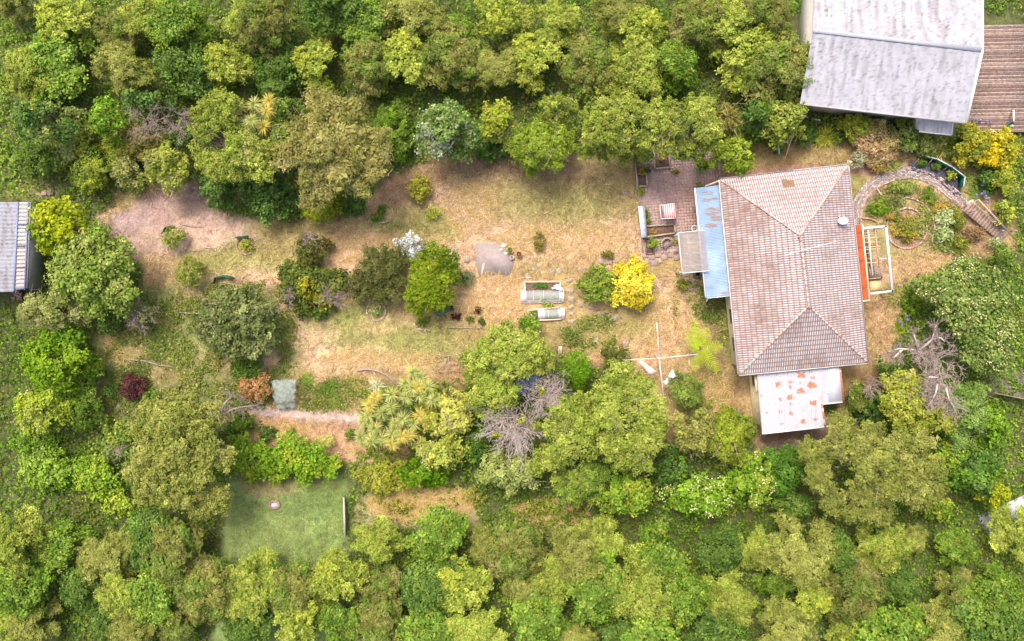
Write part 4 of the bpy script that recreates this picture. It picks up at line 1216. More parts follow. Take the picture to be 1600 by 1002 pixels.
part('pane', MATS['window_glass'], w_, lambda b: b.obox((c.x + nrm.x * 0.065, c.y + nrm.y * 0.065, 1.5), d * 0.38, nrm * 0.006, (0, 0, 0.42)))
c2 = tl.lerp(bl, 0.2)
part('door_hood', mat('peach_panel', (226, 192, 160), var=0.08), annex, lambda b: b.obox((c2.x + nrm.x * 0.1, c2.y + nrm.y * 0.1, 2.35), d * 0.6, nrm * 0.12, (0, 0, 0.05)))
for i in range(1, 10): part('weatherboard', CREAM, annex, lambda b: b.obox(((tl.x + bl.x) / 2 + nrm.x * 0.01, (tl.y + bl.y) / 2 + nrm.y * 0.01, 0.26 * i - 0.1), d * ((bl - tl).length / 2), nrm * 0.012, (0, 0, 0.1)))

# rust red strip roof and white pergola on the far side
oz = 2.9
sun_strip = thing('veranda_strip', 'narrow rust orange metal roof strip along the far side of the house', 'roof strip', (W(1345, 410)[0], W(1345, 410)[1], 0))
o00, o10, o11, o01 = W(1333, 352, oz), W(1346, 351, oz - 0.12), W(1357.5, 468, oz - 0.12), W(1345.5, 470, oz)
def orange(x, y, s, t):
    n = fbm(x * 2, y * 2, 151); n2 = fbm(x * 8, y * 8, 153)
    c = lin((196, 92, 44)) * (0.7 + 0.5 * n[:, None] + 0.25 * (n2[:, None] - 0.5))
    for q in (0.1, 0.31, 0.49, 0.84): c = c * (1 - 0.3 * (np.abs(t - q) < 0.008))[:, None]
    return c * 0.72
corrugated('sheet', o00, o10, o11, o01, 0.4, 0.004, PAINTV, sun_strip, orange, 'u', 0.06)
part('trim', mat('cream_trim', (222, 200, 168), var=0.08), sun_strip, lambda b: (b.bar(Vector(o10) + Vector((0.06, 0, -0.02)), Vector(o11) + Vector((0.06, 0, -0.02)), 0.1, 0.08), b.bar(Vector(o01) + Vector((0, -0.06, -0.03)), Vector(o11) + Vector((0.1, -0.06, -0.03)), 0.08, 0.1)))
part('wall', CREAM, sun_strip, lambda b: b.prism(XY((1330, 356), (1342, 354), (1352, 464), (1341, 466), z=2.6), -0.1, 2.6))
pg = thing('pergola', 'white painted pergola frame with bare rafters beside the round garden', 'pergola', (W(1370, 405)[0], W(1370, 405)[1], 0))
pz = 2.3
for a, c in (((1347, 357), (1385, 354)), ((1384, 353), (1394.5, 457)), ((1360, 459), (1395, 455))): part('beam', WHITE, pg, lambda b: b.bar(W(*a, pz), W(*c, pz), 0.16, 0.14))
part('rafter', WHITE, pg, lambda b: b.bar(W(1356, 358, pz - 0.12), W(1363.5, 430, pz - 0.12), 0.09, 0.08))
part('rafter', mat('brown_rafter', (176, 148, 128), var=0.15), pg, lambda b: b.bar(W(1367, 358, pz - 0.12), W(1374, 415, pz - 0.12), 0.07, 0.08))
for k, (y_, cc) in enumerate(((364, 0), (367.5, 0), (371.5, 1), (378.5, 1), (386, 1), (389.5, 1), (396, 0), (404, 0), (410.5, 1))):
    xs = 1348 + (y_ - 358) * 0.1
    part('slat', mat('straw_slat', (222, 186, 130), var=0.1) if cc else TIMBER, pg, lambda b: b.bar(W(xs, y_ + 0.6, pz - 0.2), W(xs + 24, y_ - 0.8, pz - 0.2), 0.05, 0.04))
part('cross_beam', WHITE, pg, lambda b: b.bar(W(1374, 404.5, pz - 0.03), W(1386, 404, pz - 0.03), 0.06, 0.06))
for p in ((1385, 354), (1394, 456), (1362, 458)):
    q = W(*p, pz - 0.07); part('post', WHITE, pg, lambda b: b.bar((q[0], q[1], -0.1), q, 0.12, 0.12))
dk = thing('timber_steps', 'low grey timber landing and straw door mat under the white pergola', 'steps', (W(1362, 425)[0], W(1362, 425)[1], 0))
for k in range(14):
    part('board', BTIMB, dk, lambda b: b.bar(W(1349 + k * 0.95, 360 + k * 5.2, 0.3), W(1355 + k * 0.95, 359.5 + k * 5.2, 0.3), 0.23, 0.06))
for k in range(6):
    part('board', TIMBER, dk, lambda b: b.bar(W(1358.5 + k * 2.8, 417 + k * 0.2, 0.25), W(1360.5 + k * 2.8, 433, 0.25), 0.11, 0.05))
part('step_edge', TIMBER, dk, lambda b: b.bar(W(1357, 436, 0.2), W(1377, 434, 0.2), 0.12, 0.3))
part('side_edge', TIMBER, dk, lambda b: b.bar(W(1374, 416, 0.2), W(1377, 436, 0.2), 0.1, 0.3))
part('mat', mat('straw_mat', (216, 182, 132), var=0.15, scale=8), dk, lambda b: b.prism(XY((1358, 440), (1376, 438), (1378, 453), (1360, 455)), -0.05, 0.06))

# ------------------------------------------------------------------ trees and shrubs
LT = [(158, 172, 78), (140, 160, 66), (172, 182, 90), (128, 148, 60)]            # light ngaio green
LO = [(146, 152, 78), (130, 140, 68), (160, 164, 92), (118, 130, 60)]            # olive, lobed
OL = [(152, 148, 86), (136, 136, 74), (166, 160, 104), (120, 122, 66)]           # khaki
DG = [(84, 116, 52), (70, 104, 44), (104, 134, 64), (60, 88, 40)]                # dark green
MG = [(112, 140, 58), (96, 128, 48), (134, 158, 72), (84, 112, 46)]              # mid green
BG = [(118, 156, 44), (100, 144, 34), (140, 172, 60), (88, 124, 34)]             # bright green
YG = [(164, 174, 66), (146, 162, 54), (182, 186, 86), (128, 146, 50)]            # yellow green
GG = [(126, 138, 84), (110, 124, 74), (146, 154, 104), (94, 110, 62)]            # grey green
seed_n = [1000]

def tree(name, label, px, py, rx, ry, h, sty, pal, lr=0.4, cat=None, lobes=None, split=0, **k):
    seed_n[0] += 1
    rng = np.random.default_rng(seed_n[0])
    if lobes is None:
        L = auto_lobes(px, py, rx, ry, h, rng, lr)
    else:
        L = px_lobes(lobes, h, rng)
    if split: L = split_lobes(L, rng, split)
    if cat is None: cat = 'tree' if h > 2.2 else 'shrub'
    return plant(name, label, cat, L, h, sty, pal, seed_n[0], **k)

# -- along the top edge
tree('broadleaf_tree', 'dark green leafy tree in the top corner above the shed', 62, 190, 52, 42, 7, 'broad', DG + [(140, 150, 84)])
tree('bush', 'low mid green bush below the dark corner tree', 50, 248, 42, 30, 3.5, 'broad', MG)
tree('bush', 'pale weedy green bush with dead twigs between the corner tree and the clearing', 112, 222, 40, 44, 3.5, 'sparse', GG + YG, dmul=1.8)
tree('broadleaf_tree', 'upright bright green tree left of the grey bare twigs', 165, 185, 26, 38, 5.5, 'broad', BG)
tree('broadleaf_tree', 'dark tree behind the grey bare twigs', 222, 158, 42, 20, 5, 'broad', DG)
tree('bush', 'spreading green bush above the dirt clearing on the far side', 148, 262, 46, 46, 3.2, 'caul', MG + YG[:1])
tree('bush', 'dull olive bush under the grey bare twigs', 212, 222, 44, 32, 3.0, 'feather', [(122, 118, 62), (108, 108, 54), (138, 130, 78)])
tree('bush', 'pale sage bush at the upper edge of the dirt clearing', 194, 268, 26, 26, 2.6, 'caul', [(158, 162, 98), (142, 148, 84), (170, 172, 112)])
tree('round_tree', 'round yellow green tree at the upper edge of the dirt clearing', 256, 256, 35, 40, 5, 'clumpy', [(158, 170, 76), (144, 160, 66), (172, 180, 92)], dmul=1.6)
tree('bush', 'dark bush between the round tree and the pale lobed tree', 280, 215, 24, 24, 3.5, 'broad', DG + MG)
tree('bush', 'low olive bush beside the round yellow green tree', 215, 285, 26, 22, 2.2, 'sparse', MG + OL, dmul=1.5)
tree('lobed_tree', 'big pale green lobed tree with a bare hollow beside the cabbage tree', 0, 0, 0, 0, 7.5, 'caul', LT,
     lobes=[(330, 182, 26), (318, 206, 20, .95), (350, 168, 26, 1.05), (312, 232, 16, .8), (338, 258, 26, .9), (322, 248, 18, .8), (385, 238, 30, 1), (408, 258, 28, .9), (368, 258, 24, .85), (372, 215, 20, .95), (420, 238, 20, .8)], split=5)
tree('shrub', 'dark green shrub pointing down into the dirt clearing', 338, 296, 29, 32, 3.4, 'broad', DG, cat='shrub')
tree('shrub', 'larger dark green shrub right of the dirt clearing', 415, 302, 42, 44, 3.8, 'broad', DG + [(96, 124, 66)], cat='shrub')
tree('lobed_tree', 'fresh green lobed tree between the cabbage tree and the khaki tree', 432, 205, 28, 44, 6, 'caul', MG + LT[:1], lr=0.5)
tree('lobed_tree', 'small green tree behind the khaki tree at the top', 452, 172, 26, 20, 6.5, 'caul', MG)
tree('khaki_tree', 'large khaki feathery tree overhanging the top of the garden', 0, 0, 0, 0, 8, 'feather', OL,
     lobes=[(505, 175, 34), (545, 182, 32), (470, 218, 34, 1), (445, 245, 22, .85), (500, 225, 36, 1.05), (545, 225, 32, 1.02), (590, 220, 24, .9), (580, 255, 30, .9), (530, 262, 34, .95), (485, 262, 30, .9), (560, 285, 28, .8), (505, 290, 28, .8), (600, 240, 16, .85), (488, 312, 20, .7), (520, 175, 24)], split=4)
tree('round_shrub', 'round clipped olive green shrub below the khaki tree', 508, 322, 40, 32, 2.8, 'small', [(136, 146, 44), (122, 136, 36), (150, 156, 58)], lr=0.5)
tree('shrub', 'dark green shrub tucked right of the round clipped shrub', 547, 318, 22, 24, 2.3, 'small', DG)
tree('bush', 'low grass green bush between the khaki tree and the silver leaved tree', 614, 205, 30, 48, 2.8, 'feather', MG + BG, dmul=1.2)
tree('silver_tree', 'dense tree with silvery undersides on its lower leaves at the top edge', 698, 202, 58, 50, 6.5, 'broad', [(104, 130, 64), (88, 116, 56), (132, 152, 92), (176, 182, 152)], w=[4, 3, 2, 1])
tree('yellowing_tree', 'yellowish green tree right of the silvery tree', 776, 186, 28, 38, 5.5, 'clumpy', YG, dmul=1.5)
tree('bush', 'dark low bush under the yellowish tree', 770, 235, 30, 16, 2, 'broad', DG)
tree('spreading_tree', 'broad fresh green tree with radiating sprays over the top of the lawn', 846, 226, 57, 46, 6, 'feather', [(128, 152, 52), (112, 138, 44), (146, 164, 66)], dmul=1.3)
tree('lobed_tree', 'light green tree at the top edge behind the radiating tree', 870, 168, 36, 22, 6, 'caul', LT)
tree('lobed_tree', 'first of the three tall pale green lobed trees above the lawn, nearest the radiating tree', 0, 0, 0, 0, 7.5, 'caul', LT,
     lobes=[(932, 178, 24), (960, 172, 22), (948, 202, 28, 1.05), (925, 212, 16, .9), (965, 222, 22, .9), (915, 235, 14, .6), (945, 238, 16, .7), (978, 190, 14, .9)], split=5)
tree('lobed_tree', 'second of the three tall pale green lobed trees, in the middle above the patio edge', 0, 0, 0, 0, 7.5, 'caul', LT + [(150, 160, 88)],
     lobes=[(1022, 185, 26, 1.05), (1045, 195, 24, 1), (1010, 210, 20, .95), (1050, 225, 18, .8), (1030, 222, 20, .9), (1000, 172, 16, .9), (1050, 170, 14, .9), (1006, 235, 18, .6), (975, 240, 16, .55)], split=5)
tree('lobed_tree', 'third of the three tall pale green lobed trees, nearest the house', 0, 0, 0, 0, 7.5, 'caul', LT,
     lobes=[(1095, 175, 24), (1105, 202, 22, 1), (1080, 165, 16, .9), (1085, 230, 18, .7), (1105, 222, 16, .8), (1062, 240, 14, .55), (1090, 244, 12, .5)], split=5)
tree('bush', 'shaded mid green bush under the middle lobed tree at the patio edge', 992, 232, 30, 16, 2.6, 'caul', MG)
tree('round_tree', 'round leafy tree at the patio corner brushing the house roof', 1146, 242, 37, 37, 4.6, 'clumpy', [(128, 152, 46), (112, 140, 40), (146, 166, 60)], dmul=1.9, lr=0.36)
tree('bush', 'small bright bush at the patio edge under the third lobed tree', 1098, 258, 14, 10, 1.6, 'small', BG)
tree('brown_bush', 'brownish olive tree between the lobed trees and the dark neighbouring tree', 1138, 184, 20, 30, 5, 'feather', [(138, 132, 58), (122, 120, 50), (150, 146, 70)])
tree('broadleaf_tree', 'dark green tree at the top edge behind the round leafy tree', 1180, 178, 30, 28, 5.5, 'broad', DG + BG[:1])
tree('broadleaf_tree', 'yellow green tree beside the white neighbouring roof', 1228, 188, 40, 36, 5, 'clumpy', [(142, 156, 66), (126, 144, 56), (158, 168, 84)], dmul=1.8)
tree('shrub', 'small dark green shrub below the yellow green tree near the white roof', 1262, 208, 15, 18, 1.8, 'small', DG)
tree('shrub', 'light green shrub between the yellow flax and the brown shrub', 1338, 196, 30, 22, 2.2, 'caul', YG)
tree('brown_shrub', 'brown seeding shrub with pinkish dry heads above the curved path', 1372, 218, 42, 40, 2.2, 'caul', [(188, 156, 122), (170, 140, 104), (150, 142, 84), (200, 172, 142)], cat='shrub')
tree('shrub', 'pale grey white leaved shrub hanging over the path corner', 1342, 246, 16, 16, 1.5, 'small', [(206, 204, 180), (182, 184, 150), (150, 158, 110)])
tree('shrub', 'orange tinted low shrub at the edge of the curved path', 1376, 258, 18, 12, 1.2, 'small', [(190, 150, 80), (160, 150, 70), (176, 160, 84)])
tree('shrub', 'soft green shrub between the brown shrub and the neighbouring lower roof', 1418, 208, 28, 30, 2.4, 'feather', MG + GG)
tree('shrub', 'loose grass green shrub above the green bin fence', 1450, 222, 20, 20, 1.8, 'feather', GG + YG[:1])
tree('variegated_shrub', 'large yellow and green variegated shrub under the timber deck', 1526, 222, 36, 34, 3, 'clumpy', [(160, 160, 56), (128, 144, 58), (192, 182, 58), (110, 130, 60)], dmul=1.7)
tree('golden_shrub', 'brilliant golden shrub in front of the variegated one', 1548, 238, 24, 24, 2.6, 'clumpy', [(226, 202, 36), (206, 188, 36), (238, 216, 60)], dmul=1.7)
tree('variegated_shrub', 'yellow green shrub at the frame edge under the deck', 1576, 232, 14, 34, 2.8, 'clumpy', [(192, 186, 56), (160, 168, 56), (206, 196, 66)], dmul=1.6)
tree('shrub', 'lime shrub beside the steps, upper one', 1572, 285, 20, 24, 2.4, 'clumpy', YG, dmul=1.5)
tree('shrub', 'lime shrub beside the handrail, lower one', 1574, 330, 20, 24, 2.0, 'clumpy', YG + MG, dmul=1.5)
tree('shrub', 'dark green shrub between the golden shrub and the steps', 1548, 280, 20, 24, 1.4, 'broad', DG)
# -- middle of the garden
tree('shrub', 'open yellow green shrub in the grass below the silvery tree', 654, 294, 21, 20, 1.5, 'clumpy', [(160, 156, 62), (142, 146, 54), (174, 170, 80)], dmul=1.1)
tree('shrub', 'small yellow green shrub below the open one', 676, 333, 13, 12, 0.9, 'small', YG, dmul=0.8)
tree('bed_plant', 'tuft of green leaves at the head of the small stone edged bed', 597, 326, 9, 6, 0.6, 'small', MG)
tree('bed_plant', 'dark leafy plant at the foot of the small stone edged bed', 587, 340, 8, 6, 0.5, 'small', DG + MG)
tree('dark_shrub', 'tall dark olive shrub at the middle of the garden with straw on its right', 484, 386, 32, 28, 2.2, 'feather', [(96, 100, 52), (82, 90, 46), (112, 112, 62)])
tree('dark_shrub', 'wide mixed dark shrub with yellow tips below the tall olive one', 484, 446, 62, 50, 2.1, 'broad', [(96, 116, 48), (84, 100, 46), (120, 132, 60), (160, 154, 54), (72, 112, 40)], w=[3, 3, 2, 1, 1])
tree('yellow_shrub', 'yellow tipped shoot in the middle of the mixed dark shrub', 477, 448, 14, 20, 2.4, 'small', [(178, 168, 52), (158, 152, 50)], cat='shrub')
tree('heath_shrub', 'dark grey green heath shrub between the mixed shrub and the bright tree', 0, 0, 0, 0, 3, 'feather', [(92, 98, 54), (78, 86, 46), (108, 112, 68)],
     lobes=[(590, 412, 30), (575, 438, 26, .9), (610, 430, 28, 1), (605, 455, 26, .85), (620, 405, 20, .9), (562, 460, 14, .5)], split=4, dmul=1.1)
tree('white_shrub', 'white flowering shrub above the bright green tree', 634, 386, 25, 24, 2.6, 'clumpy', [(222, 222, 216), (206, 208, 204), (176, 186, 170), (232, 232, 230)], cat='shrub', dmul=1.4)
tree('bright_tree', 'dense bright green tree in the middle of the garden', 0, 0, 0, 0, 4.2, 'small', [(128, 152, 36), (112, 140, 28), (146, 164, 48)],
     lobes=[(660, 425, 28, 1), (680, 445, 28, .98), (655, 450, 26, .98), (675, 468, 22, .85), (650, 475, 16, .6), (695, 462, 16, .8), (655, 490, 10, .45)], split=4)
tree('bright_tree', 'darker glossy tree just behind the bright green one', 0, 0, 0, 0, 3.8, 'small', [(110, 138, 36), (92, 122, 32), (130, 150, 52)], lobes=[(685, 398, 22, 1), (700, 415, 22, .9), (708, 432, 16, .7), (670, 395, 14, .9)], split=4)
tree('blue_shrub', 'bluish green shrub at the foot of the bright green tree', 690, 480, 20, 14, 1.1, 'small', [(118, 146, 112), (100, 130, 96), (134, 160, 128)])
tree('blue_shrub', 'bluish green plant right of the darker glossy tree', 730, 435, 12, 14, 0.9, 'small', [(120, 144, 104), (104, 128, 84)])
tree('bed_plant', 'pale speckled plant in the round pebble bed on the lower lawn', 588, 486, 10, 9, 0.5, 'small', [(150, 160, 100), (120, 146, 74), (190, 186, 150)])
tree('bed_plant', 'ragged plant in the bed below the bright tree', 660, 502, 10, 9, 0.5, 'small', MG, dmul=0.6)
tree('purple_plant', 'dark maroon low plant, the left of the three dark spots', 703, 482, 5, 5, 0.4, 'tiny', [(74, 50, 46), (94, 66, 58)])
tree('purple_plant', 'dark maroon low plant, the largest of the three dark spots', 712, 495, 8, 7, 0.45, 'tiny', [(72, 46, 44), (90, 60, 54)])
tree('purple_plant', 'dark maroon low plant, the right of the three dark spots', 746, 485, 6, 7, 0.45, 'tiny', [(72, 46, 46), (92, 64, 56)])
tree('weed_clump', 'olive weed clump below the right dark spot', 734, 500, 7, 6, 0.35, 'tiny', MG)
tree('weed_clump', 'small green weed clump above the pale lobed tree', 753, 503, 5, 6, 0.35, 'tiny', DG)
tree('tall_weed', 'tall ragged weed in the straw above the stepping stones', 843, 377, 9, 15, 0.9, 'small', [(150, 138, 70), (120, 116, 56), (168, 150, 90)], dmul=0.8, cat='weed')
tree('green_bush', 'round mid green bush touching the yellow bush', 936, 447, 35, 33, 2.4, 'clumpy', [(132, 156, 62), (116, 142, 52), (152, 170, 82)], dmul=2.0, cat='shrub')
tree('yellow_bush', 'brilliant yellow bush in front of the blue roofed porch', 988, 445, 36, 43, 2.9, 'clumpy', [(234, 212, 56), (216, 198, 50), (240, 224, 92), (196, 186, 64)], dmul=2.2, lr=0.45, cat='shrub')
tree('tall_weed', 'dark grassy weed above the round green bush', 950, 398, 11, 7, 0.6, 'tiny', [(118, 116, 56), (96, 100, 48), (140, 132, 74)], cat='weed')
tree('lobed_tree', 'pale lobed tree rising below the netted beds', 0, 0, 0, 0, 6, 'caul', LT,
     lobes=[(790, 535, 32, 1), (825, 545, 28, 1), (760, 552, 26, .95), (800, 568, 30, 1), (845, 560, 20, .85), (740, 585, 18, .75), (770, 600, 22, .8), (735, 560, 16, .7)], split=5)
tree('lobed_tree', 'lower pale lobed tree left of the grey dead trees', 0, 0, 0, 0, 5.2, 'caul', LT, lobes=[(762, 612, 26, 1), (790, 612, 22, .95), (745, 625, 18, .8), (765, 640, 20, .75)], split=5)
tree('sapling', 'bright green sapling beside the lower netted bed', 826, 506, 18, 18, 2.3, 'small', BG, cat='tree')
tree('dark_tree', 'deep green tree between the pale lobed tree and the clothes hoist', 905, 580, 25, 34, 4.2, 'small', [(98, 142, 28), (82, 124, 24), (116, 156, 42)], lr=0.5)
tree('shrub', 'soft dark olive shrub under the left arm of the clothes hoist', 962, 560, 25, 21, 1.9, 'feather', [(98, 108, 50), (84, 96, 44), (112, 120, 60)])
tree('lobed_tree', 'largest pale green lobed tree beside the clothes hoist', 0, 0, 0, 0, 7, 'caul', LT,
     lobes=[(970, 592, 28, .95), (1000, 610, 26, .95), (950, 618, 24, .95), (1015, 640, 28, 1), (985, 640, 18, .95), (952, 650, 24, 1), (1012, 680, 30, 1), (990, 700, 24, .95), (955, 690, 24, .95), (1025, 660, 18, .9), (970, 715, 22, .85), (960, 665, 18), (1000, 720, 22, .8)], split=5)
tree('lobed_tree', 'pale green lobed tree right of the grey dead trees', 0, 0, 0, 0, 6.6, 'caul', LT,
     lobes=[(885, 645, 26, 1), (905, 665, 26, 1), (868, 665, 20, .9), (895, 695, 26, 1), (870, 712, 26, .9), (915, 700, 18, .95), (845, 722, 18, .75), (905, 630, 18, .9), (925, 640, 18, .85)], split=5)
tree('lobed_tree', 'shaded green lobed tree below the two big pale ones', 0, 0, 0, 0, 5, 'caul', MG + LT[:2], lobes=[(915, 750, 26, 1), (895, 765, 22, .9), (935, 745, 20, .9), (880, 750, 18, .8), (930, 770, 18, .7)], split=5)
tree('shrub', 'mid green shrub under the foot of the clothes hoist', 1074, 612, 30, 32, 2.6, 'small', [(112, 136, 60), (96, 122, 52), (130, 150, 76)])
tree('mixed_tree', 'olive and grey tree with dry twigs below the side lawn', 1087, 674, 34, 40, 5.5, 'clumpy', [(156, 164, 80), (140, 150, 68), (170, 168, 100)], dmul=1.5)
tree('mixed_tree', 'yellow olive tree joined to the grey twiggy one', 1135, 686, 36, 44, 5.2, 'caul', [(146, 160, 54), (130, 150, 48), (164, 172, 70)])
tree('fern', 'feathery green ferns against the annex wall corner', 1166, 668, 22, 24, 1.2, 'feather', [(138, 156, 70), (118, 144, 58)], cat='fern')
tree('dark_tree', 'dark hollow tree behind the pale flowering climbers', 1050, 735, 34, 34, 4.2, 'broad', DG + BG[:1])
tree('flowering_tree', 'bright green tree with pale tips at the bottom edge below the big lobed tree', 970, 775, 56, 34, 5, 'broad', BG + YG[:2], flowers=([(222, 220, 150)], 0.05, 0.12))
tree('flowering_tree', 'cream flowering tree at the bottom edge below the hollow dark tree', 1098, 775, 62, 38, 5, 'broad', BG, flowers=([(236, 234, 190), (220, 220, 160)], 0.22, 0.13))
tree('flowering_tree', 'cream flowering tree at the bottom edge under the annex corner', 1180, 755, 36, 46, 5, 'broad', BG + YG[:1], flowers=([(236, 234, 190), (220, 220, 160)], 0.2, 0.13))
tree('pale_tree', 'pale sage tree below the grey dead trees', 800, 740, 58, 34, 4.6, 'clumpy', [(154, 168, 96), (138, 154, 82), (170, 180, 112)], dmul=1.2)
tree('clumpy_tree', 'yellow green tree of separate leaf clumps right of the cabbage trees', 696, 650, 48, 40, 5.4, 'clumpy', [(182, 186, 84), (166, 174, 72), (196, 196, 104)], dmul=1.2)
tree('clumpy_tree', 'yellow green clumpy tree reaching down from the cabbage trees', 686, 702, 44, 34, 5, 'clumpy', [(172, 182, 84), (156, 170, 72), (188, 192, 100)], dmul=1.2)
tree('bush', 'deep bright green bush under the clumpy yellow green tree', 664, 738, 48, 28, 2.6, 'broad', [(96, 142, 22), (82, 126, 20), (120, 156, 36)])
tree('bush', 'dark green filler bush between the clumpy tree and the sage tree', 745, 690, 22, 40, 3, 'broad', DG + BG[:1])
tree('bush', 'yellowish weedy bush right of the post by the neighbouring lawn', 600, 748, 52, 30, 1.9, 'small', [(156, 162, 60), (138, 148, 54), (172, 172, 80)], dmul=0.8)
tree('hedge', 'long bright green hedge above the neighbouring lawn', 0, 0, 0, 0, 2.3, 'broad', [(122, 162, 42), (106, 150, 34), (150, 174, 52), (172, 178, 60)], w=[4, 3, 2, 1], cat='hedge',
     lobes=[(385, 712, 26, .9), (420, 715, 30, 1), (455, 712, 30, 1), (490, 718, 28, 1), (515, 728, 22, .9), (400, 735, 20, .8), (440, 738, 22, .8), (475, 738, 20, .8), (375, 690, 18, .8)], split=4)
for nm, x, y, r in (('leftmost', 440, 685, 12), ('middle', 467, 687, 12), ('rightmost', 511, 690, 12)):
    tree('ball_shrub', f'pale ball shaped shrub, the {nm} of three along the hedge', x, y, r, r, 1.1, 'tiny', [(196, 200, 112), (178, 186, 96), (208, 210, 130)], lr=0.7, cat='shrub', group='pale ball shrubs along the hedge')
tree('bush', 'small dark bush on the bank left of the pale ball shrubs', 415, 678, 16, 12, 1.0, 'small', DG)
tree('bush', 'green tuft between the left and middle ball shrubs', 454, 678, 8, 8, 0.8, 'tiny', BG)
tree('bush', 'green clump on the bank left of the cabbage trees', 546, 680, 9, 9, 0.7, 'small', MG)
tree('weed_bush', 'yellowish weeds on the dry bank right of the white fence', 622, 792, 26, 12, 0.9, 'small', [(166, 160, 74), (148, 148, 62), (182, 172, 92)], cat='weeds', dmul=0.6)
tree('weed_bush', 'olive weeds at the far end of the dry bank', 742, 778, 20, 16, 1.0, 'small', [(140, 148, 64), (160, 156, 76)], cat='weeds', dmul=0.7)
tree('weed_bush', 'mixed green weeds on the dry bank below the sage tree', 840, 792, 34, 14, 1.1, 'small', [(150, 156, 72), (128, 142, 58), (170, 164, 86)], cat='weeds', dmul=0.7)
# -- far end of the garden
tree('lobed_tree', 'huge olive lobed tree filling the bottom left of the garden', 0, 0, 0, 0, 7.5, 'caul', LO,
     lobes=[(250, 645, 30, .85), (285, 640, 30, .9), (225, 668, 26, .9), (265, 672, 32, 1.02), (305, 665, 28, .95), (330, 650, 22, .8), (230, 705, 30, 1), (270, 705, 28, 1.05), (315, 700, 30, 1), (345, 715, 22, .9), (215, 735, 22, .85), (250, 745, 28, .95), (300, 740, 30, .95), (280, 775, 26, .85), (235, 770, 22, .8), (330, 770, 28, .75), (345, 785, 20, .65), (315, 790, 22, .7)], split=4)
tree('orange_shrub', 'rusty orange leaved shrub beside the draped net', 394, 605, 29, 26, 2.1, 'small', [(196, 146, 104), (176, 124, 84), (150, 132, 76), (208, 164, 124)])
tree('shrub', 'dark green shrub above the rusty orange one', 382, 578, 26, 22, 2, 'small', [(92, 124, 48), (80, 112, 42)])
tree('grey_tree', 'wide grey green tree in the weedy end of the garden', 0, 0, 0, 0, 4.6, 'clumpy', GG,
     lobes=[(365, 478, 30, .9), (335, 498, 28, .9), (375, 505, 36, 1), (410, 490, 24, .85), (345, 530, 28, .85), (385, 540, 30, .9), (415, 525, 24, .8), (395, 462, 16, .7), (325, 515, 18, .7)], split=4, dmul=1.5)
tree('shrub', 'fresh green shrub left of the green barrow', 295, 424, 24, 26, 2, 'small', [(136, 150, 66), (118, 138, 54), (152, 162, 84)])
tree('shrub', 'light green shrub growing over the dark green trough on the dirt', 270, 372, 22, 20, 1.6, 'small', YG + MG, dmul=0.7)
tree('shrub', 'small shrub in the ringed bed on the dirt edge', 384, 384, 12, 10, 0.7, 'small', YG, dmul=0.6)
tree('shrub', 'thin green shrub below the green barrow', 355, 452, 18, 10, 1.2, 'small', GG, dmul=0.7)
tree('round_tree', 'broad round green tree near the grey shed roof', 0, 0, 0, 0, 6, 'broad', [(116, 142, 54), (100, 128, 44), (136, 156, 76), (150, 160, 90)],
     lobes=[(145, 385, 36, .85), (110, 405, 32, .85), (150, 425, 44, 1), (185, 400, 32, .85), (110, 440, 32, .85), (185, 445, 32, .85), (150, 465, 34, .8), (90, 425, 18, .7), (190, 475, 20, .6)], split=3)
tree('yellow_leaf_tree', 'glossy tree with yellow green leaf tips beside the shed roof', 0, 0, 0, 0, 5, 'big', [(168, 178, 26), (140, 160, 24), (108, 136, 30), (86, 118, 36)], w=[4, 3, 2, 1],
     lobes=[(75, 335, 28, .95), (100, 335, 26, .95), (70, 365, 24, .9), (98, 360, 26, 1), (122, 345, 16, .8), (82, 385, 18, .7)])
tree('pale_tree', 'pale drooping olive tree under the shed corner', 72, 485, 56, 34, 5, 'feather', [(144, 154, 86), (128, 142, 70), (162, 166, 108)])
tree('bright_tree', 'vivid green tree below the pale drooping one at the frame edge', 78, 565, 62, 52, 5.5, 'broad', [(112, 150, 26), (96, 136, 22), (134, 164, 44), (80, 116, 26)])
tree('bush', 'dark bush beneath the round tree near the shed', 165, 500, 26, 20, 1.8, 'broad', DG)
tree('lime_tree', 'lime green frothy tree at the frame edge below the vivid green tree', 58, 642, 48, 48, 5, 'clumpy', [(168, 188, 66), (150, 174, 54), (184, 198, 92)], dmul=1.6, flowers=([(222, 222, 180)], 0.04, 0.12))
tree('bush', 'soft green bush between the lime tree and the gravel path', 125, 635, 34, 44, 3, 'feather', MG + BG[:1])
tree('purple_shrub', 'dark purple leaved shrub beside the gravel path', 203, 605, 23, 21, 1.6, 'small', [(104, 62, 62), (86, 50, 52), (124, 80, 76)])
tree('bush', 'silvery bush beside the vivid green tree', 146, 592, 9, 14, 1.4, 'small', [(160, 176, 110), (140, 160, 96)])
tree('bush', 'dark leafy bush left of the purple shrub', 170, 612, 16, 14, 1.3, 'small', DG)
tree('bush', 'green bush right of the purple shrub under the olive tree', 232, 620, 14, 10, 1.1, 'small', MG)
tree('bush', 'green leafy bush at the path bend left of the olive tree', 180, 690, 32, 30, 2.4, 'broad', MG + YG[:1])
tree('scrub', 'bright tangled scrub in the bottom left corner', 70, 730, 54, 46, 1.9, 'broad', [(128, 164, 58), (112, 150, 46), (148, 176, 76)], cat='scrub')
tree('scrub', 'bright scrub mound at the bottom edge next to the olive tree', 150, 745, 46, 40, 1.9, 'broad', [(132, 166, 54), (114, 152, 42), (160, 180, 66)], cat='scrub')
tree('scrub', 'lime scrub at the bottom edge under the olive tree', 190, 785, 40, 26, 1.8, 'broad', [(150, 174, 56), (128, 160, 46), (170, 186, 70)], cat='scrub')
